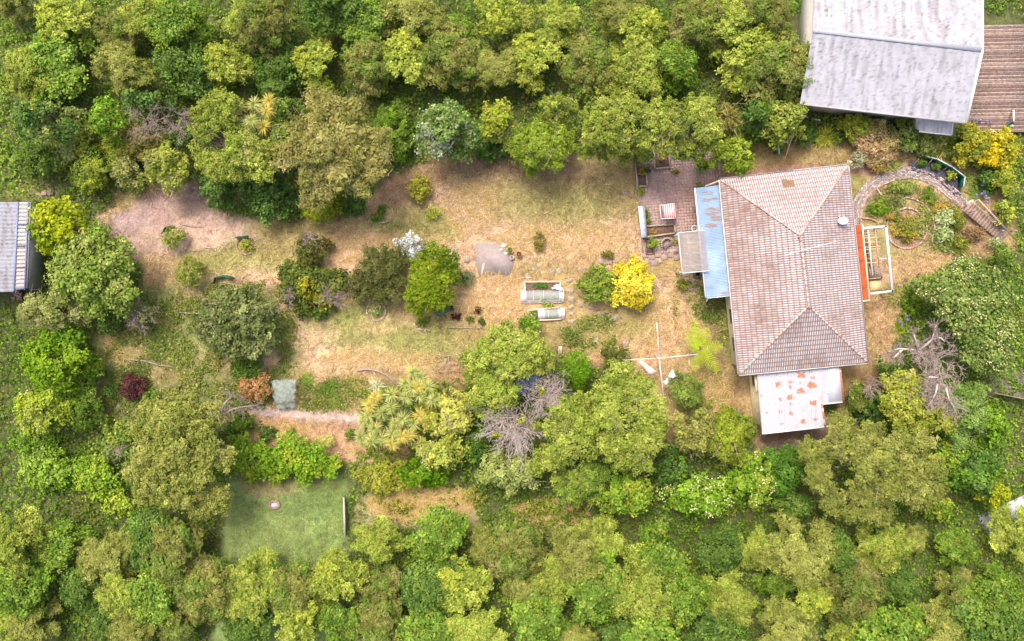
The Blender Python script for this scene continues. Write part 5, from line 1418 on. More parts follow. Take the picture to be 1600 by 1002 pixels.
tree('scrub', 'tangled green scrub at the frame edge above the corner', 45, 695, 34, 20, 1.8, 'broad', MG + BG, cat='scrub')
tree('bush', 'deep green bush below the dead leaning trunk', 375, 665, 24, 20, 1.6, 'broad', BG + DG)
# -- right of the house
tree('flowering_tree', 'large dark tree covered in cream blossom right of the house', 0, 0, 0, 0, 5.5, 'broad', [(112, 136, 66), (96, 122, 56), (132, 150, 84)], flowers=([(226, 218, 168), (208, 202, 142), (190, 188, 124)], 0.34, 0.13),
     lobes=[(1500, 425, 30, .8), (1470, 450, 30, .85), (1530, 440, 34, .95), (1560, 460, 26, .95), (1500, 470, 36, 1), (1545, 490, 34, 1), (1565, 520, 24, .9), (1510, 510, 34, 1), (1540, 540, 32, .95), (1480, 490, 26, .8), (1560, 570, 26, .8), (1520, 560, 24, .8), (1440, 450, 22, .6)], split=3)
tree('bush', 'green bush at the frame edge between the steps and the blossom tree', 1566, 398, 22, 20, 2, 'small', MG)
tree('bush', 'fresh green bush beside the striped flax', 1432, 468, 16, 26, 1.6, 'small', BG + MG)
tree('dark_bush', 'deep green bush under the bare white limbs', 1390, 580, 22, 22, 2.2, 'broad', DG, cat='shrub')
tree('lobed_tree', 'yellow green twiggy tree below the bare white limbs', 0, 0, 0, 0, 5, 'clumpy', [(158, 168, 66), (140, 154, 54), (174, 178, 88)],
     lobes=[(1400, 600, 24, .9), (1425, 605, 26, 1), (1395, 630, 24, .95), (1425, 635, 24, 1), (1455, 640, 24, .9), (1480, 655, 22, .9), (1440, 665, 22, .85), (1410, 655, 18, .85)], split=3, dmul=1.4)
tree('lobed_tree', 'small olive lobed tree beside the annex notch', 1338, 620, 22, 24, 3.2, 'caul', LO + MG)
tree('dark_bush', 'dark green bush behind the small olive tree by the annex', 1366, 640, 22, 30, 2.6, 'broad', DG + MG[:1], cat='shrub')
tree('lobed_tree', 'great olive cauliflower shaped tree in the bottom right', 0, 0, 0, 0, 7.5, 'fine', LO,
     lobes=[(1315, 668, 26, .85), (1325, 700, 32, 1), (1270, 705, 24, .8), (1280, 740, 26, .85), (1350, 730, 26, 1), (1360, 680, 24, .9), (1385, 710, 28, .98), (1415, 695, 28, .9), (1440, 690, 22, .85), (1420, 735, 28, .95), (1455, 730, 24, .85), (1350, 765, 30, .9), (1395, 765, 28, .9), (1435, 770, 26, .85), (1465, 765, 18, .75), (1300, 780, 26, .75), (1340, 795, 26, .8), (1380, 798, 24, .8)], split=4)
tree('dark_tree', 'dark green tree between the annex and the great cauliflower tree', 1228, 738, 36, 46, 4.8, 'small', [(84, 128, 46), (70, 112, 40), (102, 142, 60)], lr=0.45)
tree('bush', 'bushy green tree at the bottom edge left of the great cauliflower tree', 1245, 790, 34, 22, 4, 'small', DG + MG)
tree('lobed_tree', 'soft green lobed tree below the blossom tree', 0, 0, 0, 0, 4.8, 'fine', [(120, 152, 74), (106, 138, 62), (136, 164, 90)], lobes=[(1500, 625, 28, 1), (1520, 650, 26, .95), (1485, 665, 22, .8), (1530, 615, 18, .8), (1500, 685, 20, .7)], split=4)
tree('bush', 'bright frothy bush beside the great cauliflower tree', 1490, 720, 26, 34, 3.2, 'broad', BG + YG[:2], flowers=([(226, 226, 170)], 0.05, 0.12))
tree('bright_tree', 'bright green tree at the right edge below the grey fence', 1550, 665, 34, 44, 4.5, 'broad', BG)
tree('dark_tree', 'deep shaded tree at the right edge above the pale drive', 1535, 740, 44, 40, 4.8, 'broad', DG + BG[1:2])
tree('yellow_leaf_tree', 'dark tree flecked with yellow leaves at the bottom right corner', 1560, 770, 28, 28, 4.5, 'broad', [(176, 178, 30), (110, 132, 34), (88, 116, 36)], w=[1, 1, 1])
tree('bush', 'lime bush at the bottom edge right of the great cauliflower tree', 1470, 795, 30, 18, 2.6, 'broad', YG + BG)
# -- round garden
tree('flower_bush', 'round bush with orange and yellow flowers inside the brick ring', 1417, 356, 22, 22, 1.0, 'small', [(138, 142, 62), (118, 126, 52), (156, 154, 78)], flowers=([(222, 176, 50), (206, 150, 50)], 0.22, 0.09), cat='shrub')
tree('bed_plant', 'leafy green crop in the upper bed of the round garden', 1418, 291, 23, 11, 0.8, 'small', [(132, 156, 74), (116, 142, 60), (152, 168, 94)])
tree('bed_plant', 'olive green weeds along the inside of the curved path', 1398, 294, 12, 8, 0.5, 'tiny', MG + OL)
tree('bed_plant', 'low green herbs left of the crop nearest the house', 1362, 330, 9, 9, 0.4, 'tiny', MG)
tree('bed_plant', 'green weeds between the golden crop and the pale spoke', 1457, 316, 6, 6, 0.5, 'tiny', MG + YG)
tree('bed_plant', 'bright green crop in the bed nearest the house', 1376, 322, 16, 13, 0.7, 'small', BG + YG[:1])
tree('bed_plant', 'tan dry grass clump beside the brick ring', 1391, 337, 10, 7, 0.5, 'tiny', [(206, 174, 100), (188, 154, 84), (176, 158, 84)])
tree('bed_plant', 'grey green rosemary clump between the beds', 1400, 312, 10, 8, 0.5, 'tiny', GG)
tree('bed_plant', 'golden dry crop right of the pale brick spoke', 1470, 324, 14, 9, 0.4, 'tiny', [(204, 160, 84), (186, 150, 80), (166, 150, 74)])
tree('bed_plant', 'squash plant with pale veined leaves, the upper of two', 1478, 340, 17, 9, 0.5, 'broad', [(172, 184, 132), (146, 164, 106), (186, 196, 150)])
tree('bed_plant', 'squash plant with pale veined leaves, the lower of two', 1475, 366, 14, 8, 0.5, 'broad', [(164, 178, 124), (142, 160, 104)])
tree('bed_plant', 'young green shoots right of the upper crop', 1452, 302, 10, 12, 0.5, 'tiny', MG + BG)
tree('shrub', 'clipped green strip shrub between the squash bed and the steps, upper part', 1500, 345, 9, 18, 0.8, 'small', [(120, 136, 58), (106, 122, 50), (150, 148, 66)])
tree('shrub', 'green strip shrub with olive tips below the squash bed', 1505, 385, 12, 18, 0.9, 'small', [(124, 138, 54), (150, 148, 60), (108, 122, 48)])
tree('shrub', 'brown dying shrub below the timber steps', 1526, 364, 17, 15, 0.9, 'small', [(150, 118, 92), (132, 104, 80), (168, 140, 108)])
tree('bush', 'whitish flowered bush at the foot of the steps', 1558, 378, 12, 9, 1, 'small', [(190, 196, 160), (150, 166, 110)])
tree('pot_vegetable', 'first of the leafy vegetables in the black bed behind the green fence', 1441, 254, 7, 5, 0.6, 'small', MG, cat='vegetable', group='vegetables in the black bed')
tree('pot_vegetable', 'middle leafy vegetable in the black bed behind the green fence', 1464, 259, 8, 6, 0.7, 'small', MG, cat='vegetable', group='vegetables in the black bed')
tree('pot_vegetable', 'bushiest vegetable at the far end of the black bed behind the green fence', 1487, 273, 8, 8, 0.8, 'small', YG, cat='vegetable', group='vegetables in the black bed')
# -- patio and wall plants
for nm, x, y, r, h, pal in (('green plant beside the wooden chair', 1021, 379, 9, 1.1, BG), ('small plant by the porch post', 1055, 377, 5, .6, YG), ('yellow green creeper at the top of the grey fence', 1006, 327, 6, .7, YG), ('trailing plant half way down the grey fence', 1011, 334, 5, .6, YG + MG),
                            ('bushy dark plant at the foot of the grey fence', 1013, 346, 5, .7, MG), ('yellow green plant below the small square bed', 1002, 298, 6, .6, YG), ('dark plant right of the small square bed', 1013, 267, 5, .7, DG), ('orange fruited plant above the small square bed', 1003, 267, 6, .6, [(150, 138, 50), (196, 160, 50), (104, 120, 50)]),
                            ('yellow tuft at the patio fence end', 995, 253, 4, .5, YG), ('green weed at the corner of the blue roof', 1092, 290, 5, .6, MG), ('large weed below the porch corner', 1068, 445, 9, .7, [(150, 150, 62), (128, 136, 54)]), ('brown stemmed weed in the long raised bed', 1022, 364, 7, .4, [(190, 140, 90), (150, 130, 70)])):
    tree('patio_plant', nm, x, y, r, r, h, 'tiny' if r < 6 else 'small', pal, cat='plant')

# -- strap leaved plants
tuft('flax', 'golden green flax fountain beside the white neighbouring roof', 'flax', 1296, 212, 22, 1.3, 240, [(206, 200, 84), (186, 186, 70), (150, 164, 60)], 1, 0.06)
tuft('flax', 'cream striped flax above the green bin fence', 'flax', 1474, 232, 22, 1.0, 110, [(212, 198, 140), (186, 176, 104), (150, 150, 84)], 2, 0.1)
tuft('flax', 'green and cream flax right of the cream striped one', 'flax', 1496, 238, 18, 1.0, 90, [(196, 186, 116), (140, 150, 84), (110, 132, 70)], 3, 0.09)
tuft('flax', 'tan striped flax beside the white pergola end', 'flax', 1404, 462, 24, 1.2, 190, [(150, 148, 84), (124, 132, 70), (178, 164, 110)], 4, 0.07)
tuft('flax', 'green flax spears at the edge of the curved path', 'flax', 1398, 258, 18, 0.8, 120, [(150, 160, 74), (128, 146, 60), (176, 178, 96)], 5, 0.05)
tuft('agapanthus', 'purple flowered agapanthus clump at the top of the steps', 'agapanthus', 1526, 300, 20, 0.7, 150, [(120, 146, 62), (140, 158, 74)], 6, 0.05, flowers=([(1535, 289), (1525, 305), (1534, 303), (1538, 301), (1540, 307), (1543, 316)], [(150, 140, 206), (170, 160, 220)]))
tuft('agapanthus', 'purple flowered agapanthus clump beside the lawn right of the house', 'agapanthus', 1410, 508, 18, 0.7, 150, [(140, 156, 54), (120, 142, 48)], 7, 0.05, flowers=([(1406, 502), (1417, 494), (1418, 500), (1410, 509)], [(140, 136, 206), (160, 156, 220)]))
tuft('agapanthus', 'green strap leaves under the end of the green bin fence', 'agapanthus', 1516, 278, 16, 0.7, 120, [(130, 150, 70), (150, 164, 90), (108, 130, 60)], 8, 0.05)
tuft('agapanthus', 'purple and white agapanthus along the edge of the deck', 'agapanthus', 1536, 196, 16, 0.6, 60, [(120, 140, 70), (140, 150, 80)], 9, 0.05, flowers=([(1522, 187), (1527, 188), (1532, 188), (1548, 192), (1542, 189)], [(140, 136, 200), (170, 168, 210)]))
tuft('grey_spiky_plant', 'silvery spiky plant left of the cabbage trees', 'plant', 588, 604, 16, 0.8, 90, [(190, 196, 160), (170, 180, 140)], 10, 0.07)
tuft('rush_clump', 'dark green rush clump in the weedy bed beside the draped net', 'rush', 512, 608, 18, 0.8, 160, [(110, 140, 56), (92, 124, 46)], 11, 0.04)
tuft('rush_clump', 'leafy green clump above the draped net', 'rush', 478, 592, 14, 0.7, 120, [(144, 164, 70), (120, 146, 56)], 12, 0.05)
tuft('rush_clump', 'drooping green clump in the middle of the weedy bed', 'rush', 521, 630, 16, 0.7, 140, [(118, 140, 56), (140, 150, 70)], 13, 0.04)
tuft('rush_clump', 'dark rush at the annex notch under the olive tree', 'rush', 1300, 640, 20, 0.7, 110, [(84, 108, 58), (100, 122, 70)], 14, 0.05)

# -- cabbage trees: bare forked trunks with leaf rosettes
def cabbage(label, foot, heads, h, seed):
    rng = np.random.default_rng(seed)
    p = W(*foot, 0)
    t = thing('cabbage_tree', label, 'cabbage tree', (p[0], p[1], 0), 'cabbage trees')
    acc = Acc(); b = MB()
    fk = Vector((p[0], p[1], h * 0.35))
    b.tube([(p[0], p[1], -0.05), fk], [0.2, 0.15], 8)
    for (x, y, tone, f) in heads:
        q = Vector(W(x, y, h * f))
        b.tube([fk, fk.lerp(q, 0.5) + Vector((0, 0, 0.3)), q], [0.11, 0.09, 0.07], 6)
        G = [(168, 178, 104), (146, 164, 88), (190, 192, 126)]; Y = [(204, 186, 90), (188, 176, 84), (196, 190, 112)]; D = [(180, 152, 88), (164, 138, 92)]
        rosette(acc, q, 62, 0.74, 0.055, G if tone < 2 else Y, rng, 0.0, 1.0, 0.28)
        rosette(acc, q - Vector((0, 0, 0.08)), 34, 0.7, 0.05, [G, Y, Y][tone], rng, -0.35, 0.25, 0.55)
        rosette(acc, q - Vector((0, 0, 0.2)), 16, 0.6, 0.05, D, rng, -0.7, 0.0, 0.6)
    acc.build('crown', GRASS, t)
    b.build('trunk', BARK, t, True)
cabbage('cabbage tree with yellowing heads at the top edge above the pale lobed tree', (398, 190), [(372, 168, 1, 1), (397, 163, 1, 1.03), (417, 172, 2, 1), (392, 188, 1, 1.05), (412, 198, 2, .95), (372, 205, 1, .9), (421, 158, 2, 1), (388, 210, 1, .85), (360, 182, 2, .9)], 6, 1)
HD = [(587, 621, 2), (612, 617, 1), (611, 636, 1), (634, 621, 1), (644, 607, 1), (655, 618, 0), (634, 600, 1), (654, 605, 2), (668, 604, 1), (676, 626, 0), (596, 646, 0), (577, 634, 2), (575, 650, 1), (568, 658, 0), (629, 655, 0), (655, 650, 2), (618, 662, 1), (612, 678, 0), (585, 670, 1), (563, 683, 0), (596, 685, 1), (628, 683, 2), (612, 693, 2), (640, 680, 2), (645, 582, 1), (656, 590, 0), (646, 662, 1), (580, 690, 1)]
grp = [[], [], []]
for i, (x, y, tn) in enumerate(HD):
    k = 0 if (x < 606 and y > 615) else (1 if y > 640 else 2)
    grp[k].append((x, y, tn, 0.85 + 0.15 * ((i * 37) % 10) / 10))
cabbage('cabbage tree of many green and yellow heads at the end of the gravel path', (585, 655), grp[0], 4.6, 2)
cabbage('cabbage tree with golden drooping heads below the grove middle', (622, 672), grp[1], 4.4, 3)
cabbage('cabbage tree with green starry heads nearest the pale lobed tree', (645, 615), grp[2], 5.2, 4)

# -- tree fern
def fern(label, px, py, fr, h, seed):
    rng = np.random.default_rng(seed)
    c = np.array(W(px, py, h)); t = thing('tree_fern', label, 'tree fern', (c[0], c[1], 0))
    V = []; C = []; I = []; n = 0
    bb = MB(); bb.tube([(c[0], c[1], -0.05), (c[0], c[1], h)], [0.14, 0.11], 8); bb.build('trunk', BARK, t, True)
    for k, (ax, ay) in enumerate(fr):
        e = np.array(W(ax, ay, h - 0.15)); d = e - c; L = np.linalg.norm(d[:2]); dn = d / np.linalg.norm(d); s = np.array([-dn[1], dn[0], 0])
        V = []; C = []
        for i in range(12):
            f = 0.14 + 0.86 * i / 11
            q = c + d * f; q[2] = h + 0.45 * math.sin(f * 2.6) - 0.25 * f
            w = 0.5 * math.sin(min(1, f * 1.15) * 2.85) ** 0.8 * min(1.0, L / 1.5) + 0.04
            for sg in (-1, 1):
                a = q; o = q + s * sg * w + dn * w * 0.45; o[2] -= 0.10 * w
                hw = dn * 0.027 * L * (1.15 - 0.45 * f)
                V += [a - hw, a + hw, o + hw * 0.4, o - hw * 0.4]
                C += [lin((170, 190, 44)) * (0.8 + 0.3 * rng.random()) * LFF] * 4
        V = np.array(V); raw_mesh('frond', V, np.arange(len(V)), 4, LEAF, t, np.array(C))
fern('bright yellow green tree fern beside the arm of the clothes hoist', 1094, 545, [(1081, 500), (1104, 512), (1072, 522), (1076, 545), (1127, 541), (1084, 578), (1120, 579), (1104, 560)], 1.8, 5)

# -- dead and bare trees
DEADM = mat('bleached_twigs', (184, 168, 160), rough=0.9, var=0.15, scale=4)
GREYT = mat('grey_twigs', (156, 136, 128), rough=0.9, var=0.15, scale=4)
def dead(label, px, py, R, h, seed, n1=14, n2=9, n3=9, m=None, r0=0.05, name='dead_tree', fan=None, cat='dead tree', tufts=0, subs=None):
    rng = np.random.default_rng(seed)
    p = W(px, py, h)
    t = thing(name, label, cat, (p[0], p[1], 0), 'bare dead trees')
    sg = []
    for (ox, oy, f) in (subs or [(0, 0, 1.0)]):
        q = W(px + ox, py + oy, h)
        sg += twig_mesh((q[0], q[1], h * 0.8), R * f / 20.0, h, rng, n1, n2, n3, r0, fan=fan)
        if ox or oy: sg.append((np.array([p[0], p[1], h * 0.55]), np.array([q[0], q[1], h * 0.8]), r0 * 1.3, r0))
    segs_to_mesh('branches', sg, m or DEADM, t)
    b = MB(); b.tube([(p[0], p[1], -0.05), (p[0], p[1], h * 0.82)], [r0 * 2.2, r0 * 1.4], 7); b.build('trunk', m or DEADM, t, True)
    if tufts:
        L = [(p[0] + rng.normal() * R / 50, p[1] + rng.normal() * R / 50, h * 0.95, 0.32, 0.3, 0.2) for _ in range(tufts)]
        v, c = crown_arrays(L, 'small', YG, rng); raw_mesh('foliage', v, np.arange(len(v)), 4, LEAF, t, c)
    return t
dead('bleached dead tree beside the small dark blue shed roof', 858, 618, 34, 4.6, 1, 8, 6, 6, tufts=3, r0=0.035, subs=[(0, -6, .9), (14, -10, .8), (-14, 6, .9), (6, 14, .8)])
dead('bleached dead tree with a broad fan of twigs below the pale lobed tree', 800, 668, 42, 4.8, 2, 10, 6, 6, tufts=3, r0=0.035, subs=[(-18, -4, .9), (4, 0, 1), (-6, 14, .95), (18, 8, .7)])
dead('pinkish dead crown on the shoulder of the twiggy tree right of the annex', 1472, 592, 30, 5.4, 3, 8, 6, 6, mat('mauve_twigs', (178, 158, 150), rough=0.9, var=0.15, scale=4), r0=0.03, subs=[(-10, -42, .8), (6, -22, 1), (0, 0, 1), (14, 24, .9), (24, 42, .7), (-22, 34, .6)])
dead('grey bare twigs in the bush at the top left, the first clump', 225, 187, 30, 5.4, 4, 10, 8, 6, GREYT, 0.03)
dead('grey bare twigs in the bush at the top left, the clump nearer the lobed tree', 272, 188, 28, 5.4, 5, 10, 8, 6, GREYT, 0.03)
dead('dry grey twigs in the hollow of the pale lobed tree', 338, 218, 16, 6.8, 6, 8, 6, 6, GREYT, 0.04)
dead('grey dead branches on the lower edge of the mixed dark shrub', 516, 468, 22, 1.9, 7, 9, 8, 9, GREYT, 0.025, fan=(-0.5, 3.4), cat='dead shrub')
dead('grey dead branches at the foot of the mixed dark shrub, left clump', 450, 462, 16, 1.9, 8, 8, 6, 6, GREYT, 0.02, cat='dead shrub')
dead('grey dead sprig on top of the tall dark olive shrub', 480, 374, 14, 2.4, 9, 8, 6, 9, GREYT, 0.02, cat='dead shrub')
dead('grey dead sprig poking from the huge olive lobed tree', 178, 706, 14, 4, 10, 6, 6, 6, GREYT, 0.03)
dead('dead twigs on the shaded lobed tree at the bottom', 914, 748, 14, 5.4, 11, 6, 5, 6, PALEBARK, 0.03)
dead('dry twigs among the pale lobed lobes beside the annex tree', 1368, 606, 18, 4.4, 12, 7, 6, 6, GREYT, 0.03)

# the bare white limbed tree right of the house
def limbs(label, name, strokes, m, foot, cat='dead tree', twigs=0, tr=0.6, seed=0, r=0.10):
    rng = np.random.default_rng(seed)
    p = W(*foot, 0); t = thing(name, label, cat, (p[0], p[1], 0), 'bare dead trees')
    for st in strokes:
        pts = [W(x, y, z) for x, y, z in st]
        b = MB(); b.tube(pts, list(np.linspace(r, r * 0.35, len(pts))), 6); b.build('limb', m, t, True)
    if twigs:
        sg = []
        for st in strokes:
            for (x, y, z) in st[1:]:
                sg += twig_mesh(W(x, y, z), tr, z, rng, twigs, 6, 6, 0.022)
        segs_to_mesh('twigs', sg, GREYT, t)
    return t
limbs('bare tree with thick bleached white limbs right of the house', 'dead_tree', [[(1432, 552, 0), (1434, 549, 2.2), (1434, 548, 4.2)], [(1434, 548, 4.2), (1446, 540, 4.6), (1457, 530, 4.9), (1460, 518, 5.1), (1463, 508, 5.3)], [(1434, 548, 4.2), (1432, 535, 4.7), (1428, 523, 5.0)], [(1434, 548, 4.2), (1420, 546, 4.4), (1404, 545, 4.5), (1388, 550, 4.4)], [(1434, 548, 4.2), (1438, 556, 4.4), (1448, 562, 4.6)], [(1457, 530, 4.9), (1470, 528, 5.0), (1476, 534, 5.0)], [(1410, 546, 4.4), (1398, 558, 4.3), (1386, 562, 4.2)]], DEADM, (1432, 552), twigs=3, tr=0.7, seed=3)
limbs('forked white dead limb over the yellow green twiggy tree', 'dead_tree', [[(1462, 620, 0), (1462, 610, 3), (1465, 600, 5.2)], [(1465, 600, 5.2), (1462, 615, 5.3), (1455, 628, 5.2), (1450, 635, 5.1)], [(1465, 590, 5.3), (1452, 589, 5.5), (1446, 591, 5.5), (1448, 597, 5.4)], [(1478, 606, 5.3), (1482, 622, 5.2), (1490, 636, 5.0), (1496, 650, 4.8)]], DEADM, (1462, 620), twigs=3, tr=0.6, seed=4, r=0.07)
limbs('leaning dead grey trunk behind the draped net', 'dead_tree', [[(312, 680, 0), (325, 665, 1.6), (345, 650, 2.2), (362, 640, 2.4), (378, 636, 2.3), (400, 634, 2.0)], [(345, 650, 2.2), (350, 632, 2.4), (362, 618, 2.5)], [(330, 662, 1.8), (340, 660, 2.2), (350, 652, 2.4)]], GREYT, (312, 680), twigs=4, tr=0.7, seed=5, r=0.12)
tt = limbs('small bare fruit tree with pale trunk in the weedy end', 'fruit_tree', [[(222, 522, 0), (217, 512, 1.2), (214, 500, 1.8), (216, 486, 2.2)], [(217, 512, 1.2), (223, 500, 1.8), (232, 490, 2.1)], [(214, 500, 1.8), (205, 492, 2.1), (195, 488, 2.2)]], PALEBARK, (222, 522), cat='fruit tree', twigs=3, tr=0.8, seed=6, r=0.06)
rng = np.random.default_rng(66)
Lb = px_lobes([(216, 478, 14), (232, 486, 12), (200, 488, 14), (222, 496, 10)], 2.4, rng)
v, c = crown_arrays(Lb, 'sparse', GG, rng, None, None, 1.2); raw_mesh('foliage', v, np.arange(len(v)), 4, LEAF, tt, c)

# ------------------------------------------------------------------ patio furniture, pots and beds
def bar_px(b, a, c, w, h, z=None, za=None, zc=None):
    za = z if za is None else za; zc = z if zc is None else zc
    b.bar(W(a[0], a[1], za), W(c[0], c[1], zc), w, h)

def raised_bed(label, pts, h, m, wd=0.13, skip=(), name='raised_bed'):
    cx = sum(p[0] for p in pts) / len(pts); cy = sum(p[1] for p in pts) / len(pts)
    p = W(cx, cy); t = thing(name, label, 'raised bed', (p[0], p[1], 0))
    n = len(pts)
    for i in range(n):
        if i in skip: continue
        a, c = pts[i], pts[(i + 1) % n]
        part('side_board', m, t, lambda b: bar_px(b, a, c, wd, h, h / 2))
    part('soil', SOIL, t, lambda b: b.prism(XY(*pts), -0.05, h * 0.6))
    return t
raised_bed('long timber edged raised bed of dry soil at the patio corner', [(1006, 354), (1053.5, 351), (1055, 364.5), (1007, 371)], 0.45, TIMBER)
raised_bed('square soil bed at the top of the patio around the olive pot', [(1021.5, 238), (1044.5, 236), (1047, 262), (1023, 264)], 0.3, TIMBER, 0.12, (0,))
raised_bed('small square timber box of soil against the patio fence', [(995, 272.5), (1009.5, 271.5), (1011, 291), (996, 292)], 0.4, TIMBER)
raised_bed('soil strip with a plant beside the wooden chair', [(1007, 373), (1018, 372), (1022, 396), (1010, 397)], 0.2, BTIMB, 0.08)

fn = thing('patio_fence', 'low grey metal capped fence between the lawn and the lower patio', 'fence', (W(1003, 346)[0], W(1003, 346)[1], 0))
part('panel', GREYM, fn, lambda b: bar_px(b, (1003, 323), (1007, 371), 0.3, 0.9, 0.45))
part('capping', mat('pale_grey_cap', (196, 200, 208), rough=0.5, var=0.12, scale=3), fn, lambda b: bar_px(b, (1000.5, 322.5), (1006, 371), 0.36, 0.04, 0.93))
for k in range(4): part('seam', GREYM, fn, lambda b: bar_px(b, (999.6 + 1.25 * k, 330 + 10 * k), (1004 + 1.25 * k, 329.6 + 10 * k), 0.04, 0.02, 0.965))
f2 = thing('timber_fence', 'thin weathered timber fence along the upper patio edge', 'fence', (W(995, 272)[0], W(995, 272)[1], 0))
part('rail', TIMBER, f2, lambda b: bar_px(b, (993, 250), (996, 297), 0.08, 0.08, 0.72))
for k in range(16):
    part('board', TIMBER, f2, lambda b: b.bar(W(993 + 0.19 * k, 251 + 3.0 * k, -0.05), W(993 + 0.19 * k, 251 + 3.0 * k, 0.7), 0.04, 0.12))
# red and white striped swing seat
sw = thing('swing_seat', 'garden swing seat with red and white striped canopy on the patio', 'swing seat', (W(1044, 330)[0], W(1044, 330)[1], 0))
STRIPE = bpy.data.materials.new('striped_canvas'); STRIPE.use_nodes = True
_n = STRIPE.node_tree.nodes; _l = STRIPE.node_tree.links; _p = _n['Principled BSDF']; _p.inputs['Roughness'].default_value = 0.9
_g = _n.new('ShaderNodeNewGeometry'); _s = _n.new('ShaderNodeSeparateXYZ'); _l.new(_g.outputs['Position'], _s.inputs[0])
_m = _n.new('ShaderNodeMath'); _m.operation = 'MULTIPLY_ADD'; _m.inputs[1].default_value = 0.07; _l.new(_s.outputs[1], _m.inputs[0]); _l.new(_s.outputs[0], _m.inputs[2])
_m2 = _n.new('ShaderNodeMath'); _m2.operation = 'MULTIPLY'; _m2.inputs[1].default_value = 2 * math.pi / 0.165; _l.new(_m.outputs[0], _m2.inputs[0])
_m3 = _n.new('ShaderNodeMath'); _m3.operation = 'SINE'; _l.new(_m2.outputs[0], _m3.inputs[0])
_r = _n.new('ShaderNodeMapRange'); _r.inputs[1].default_value = -0.12; _r.inputs[2].default_value = 0.12; _l.new(_m3.outputs[0], _r.inputs[0])
_x = _n.new('ShaderNodeMix'); _x.data_type = 'RGBA'; _x.inputs[6].default_value = (*(lin((212, 118, 118)) * 0.9), 1); _x.inputs[7].default_value = (*(lin((240, 226, 222)) * 0.75), 1)
_l.new(_r.outputs[0], _x.inputs[0]); _l.new(_x.outputs[2], _p.inputs['Base Color'])
cz = 1.5
def canopy(b):
    a0, a1 = (1037, 319.5), (1054, 318); c0, c1 = (1039, 341), (1056, 340)
    n = 8; vs = []
    for i in range(n + 1):
        f = i / n; sag = 0.06 * math.sin(math.pi * f)
        for q0, q1 in ((a0, a1), (c0, c1)):
            p = W(q0[0] + (q1[0] - q0[0]) * f, q0[1] + (q1[1] - q0[1]) * f, cz - sag); vs.append(p)
    top = len(vs); vs += [(x, y, z - 0.05) for x, y, z in vs]
    fs = []
    for i in range(n): fs += [(2 * i, 2 * i + 1, 2 * i + 3, 2 * i + 2), (top + 2 * i, top + 2 * i + 2, top + 2 * i + 3, top + 2 * i + 1), (2 * i, 2 * i + 2, top + 2 * i + 2, top + 2 * i), (2 * i + 1, top + 2 * i + 1, top + 2 * i + 3, 2 * i + 3)]
    b.add(vs, fs)
part('canopy', STRIPE, sw, canopy)
for a, c in (((1031, 321), (1054, 318)), ((1033, 342), (1056, 341)), ((1031, 321), (1033, 342))): part('frame_rail', WHITE, sw, lambda b: bar_px(b, a, c, 0.06, 0.06, cz - 0.09))
part('seat', mat('pink_cushion', (206, 150, 144), var=0.1), sw, lambda b: b.prism(XY((1032.5, 322), (1052, 320), (1054, 340), (1034.5, 341)), 0.38, 0.48))
part('backrest', mat('pink_cushion', (206, 150, 144)), sw, lambda b: bar_px(b, (1052.5, 320), (1054.5, 339), 0.08, 0.5, 0.72))
for q in ((1031.5, 321), (1053.5, 318.5), (1033.5, 341.5), (1055.5, 340.5)): part('leg', WHITE, sw, lambda b: b.bar(W(*q, 0.0), W(*q, cz - 0.1), 0.05, 0.05))
# weathered wooden tub chair
cp = W(1039, 381); ch = thing('wooden_chair', 'weathered slatted wooden tub chair on the lower patio', 'chair', (cp[0], cp[1], 0))
fa = math.radians(-38); fwd = Vector((math.sin(-fa), -math.cos(-fa), 0)); sd = Vector((fwd.y, -fwd.x, 0)); C0 = Vector((cp[0], cp[1], 0))
for k in range(6): part('seat_slat', TIMBER, ch, lambda b: b.obox(C0 + sd * (-0.25 + 0.1 * k) + Vector((0, 0, 0.42)), sd * 0.042, fwd * 0.3, (0, 0, 0.015)))
for k in range(9):
    a = math.pi * (0.02 + 0.96 * k / 8)
    q = C0 + sd * (0.42 * math.cos(a)) - fwd * (0.44 * math.sin(a) - 0.08)
    tdir = Vector((sd * (-math.sin(a)) - fwd * math.cos(a))); tdir.normalize()
    hh = 0.62 + 0.22 * math.sin(a)
    part('back_slat', BTIMB, ch, lambda b: b.obox(q + Vector((0, 0, hh / 2 + 0.08)), tdir * 0.065, tdir.cross(Vector((0, 0, 1))) * 0.015, (0, 0, hh / 2 - 0.08)))
arm = [C0 + sd * (0.45 * math.cos(a)) - fwd * (0.47 * math.sin(a) - 0.1) + Vector((0, 0, 0.66 + 0.2 * math.sin(a))) for a in [math.pi * k / 10 for k in range(11)]]
for i in range(10): part('arm_rail', TIMBER, ch, lambda b: b.bar(arm[i], arm[i + 1], 0.12, 0.035))
for sx in (-1, 1):
    for sy in (-1, 1): part('leg', BTIMB, ch, lambda b: b.bar(C0 + sd * 0.3 * sx + fwd * 0.28 * sy, C0 + sd * 0.3 * sx + fwd * 0.28 * sy + Vector((0, 0, 0.42)), 0.06, 0.06))

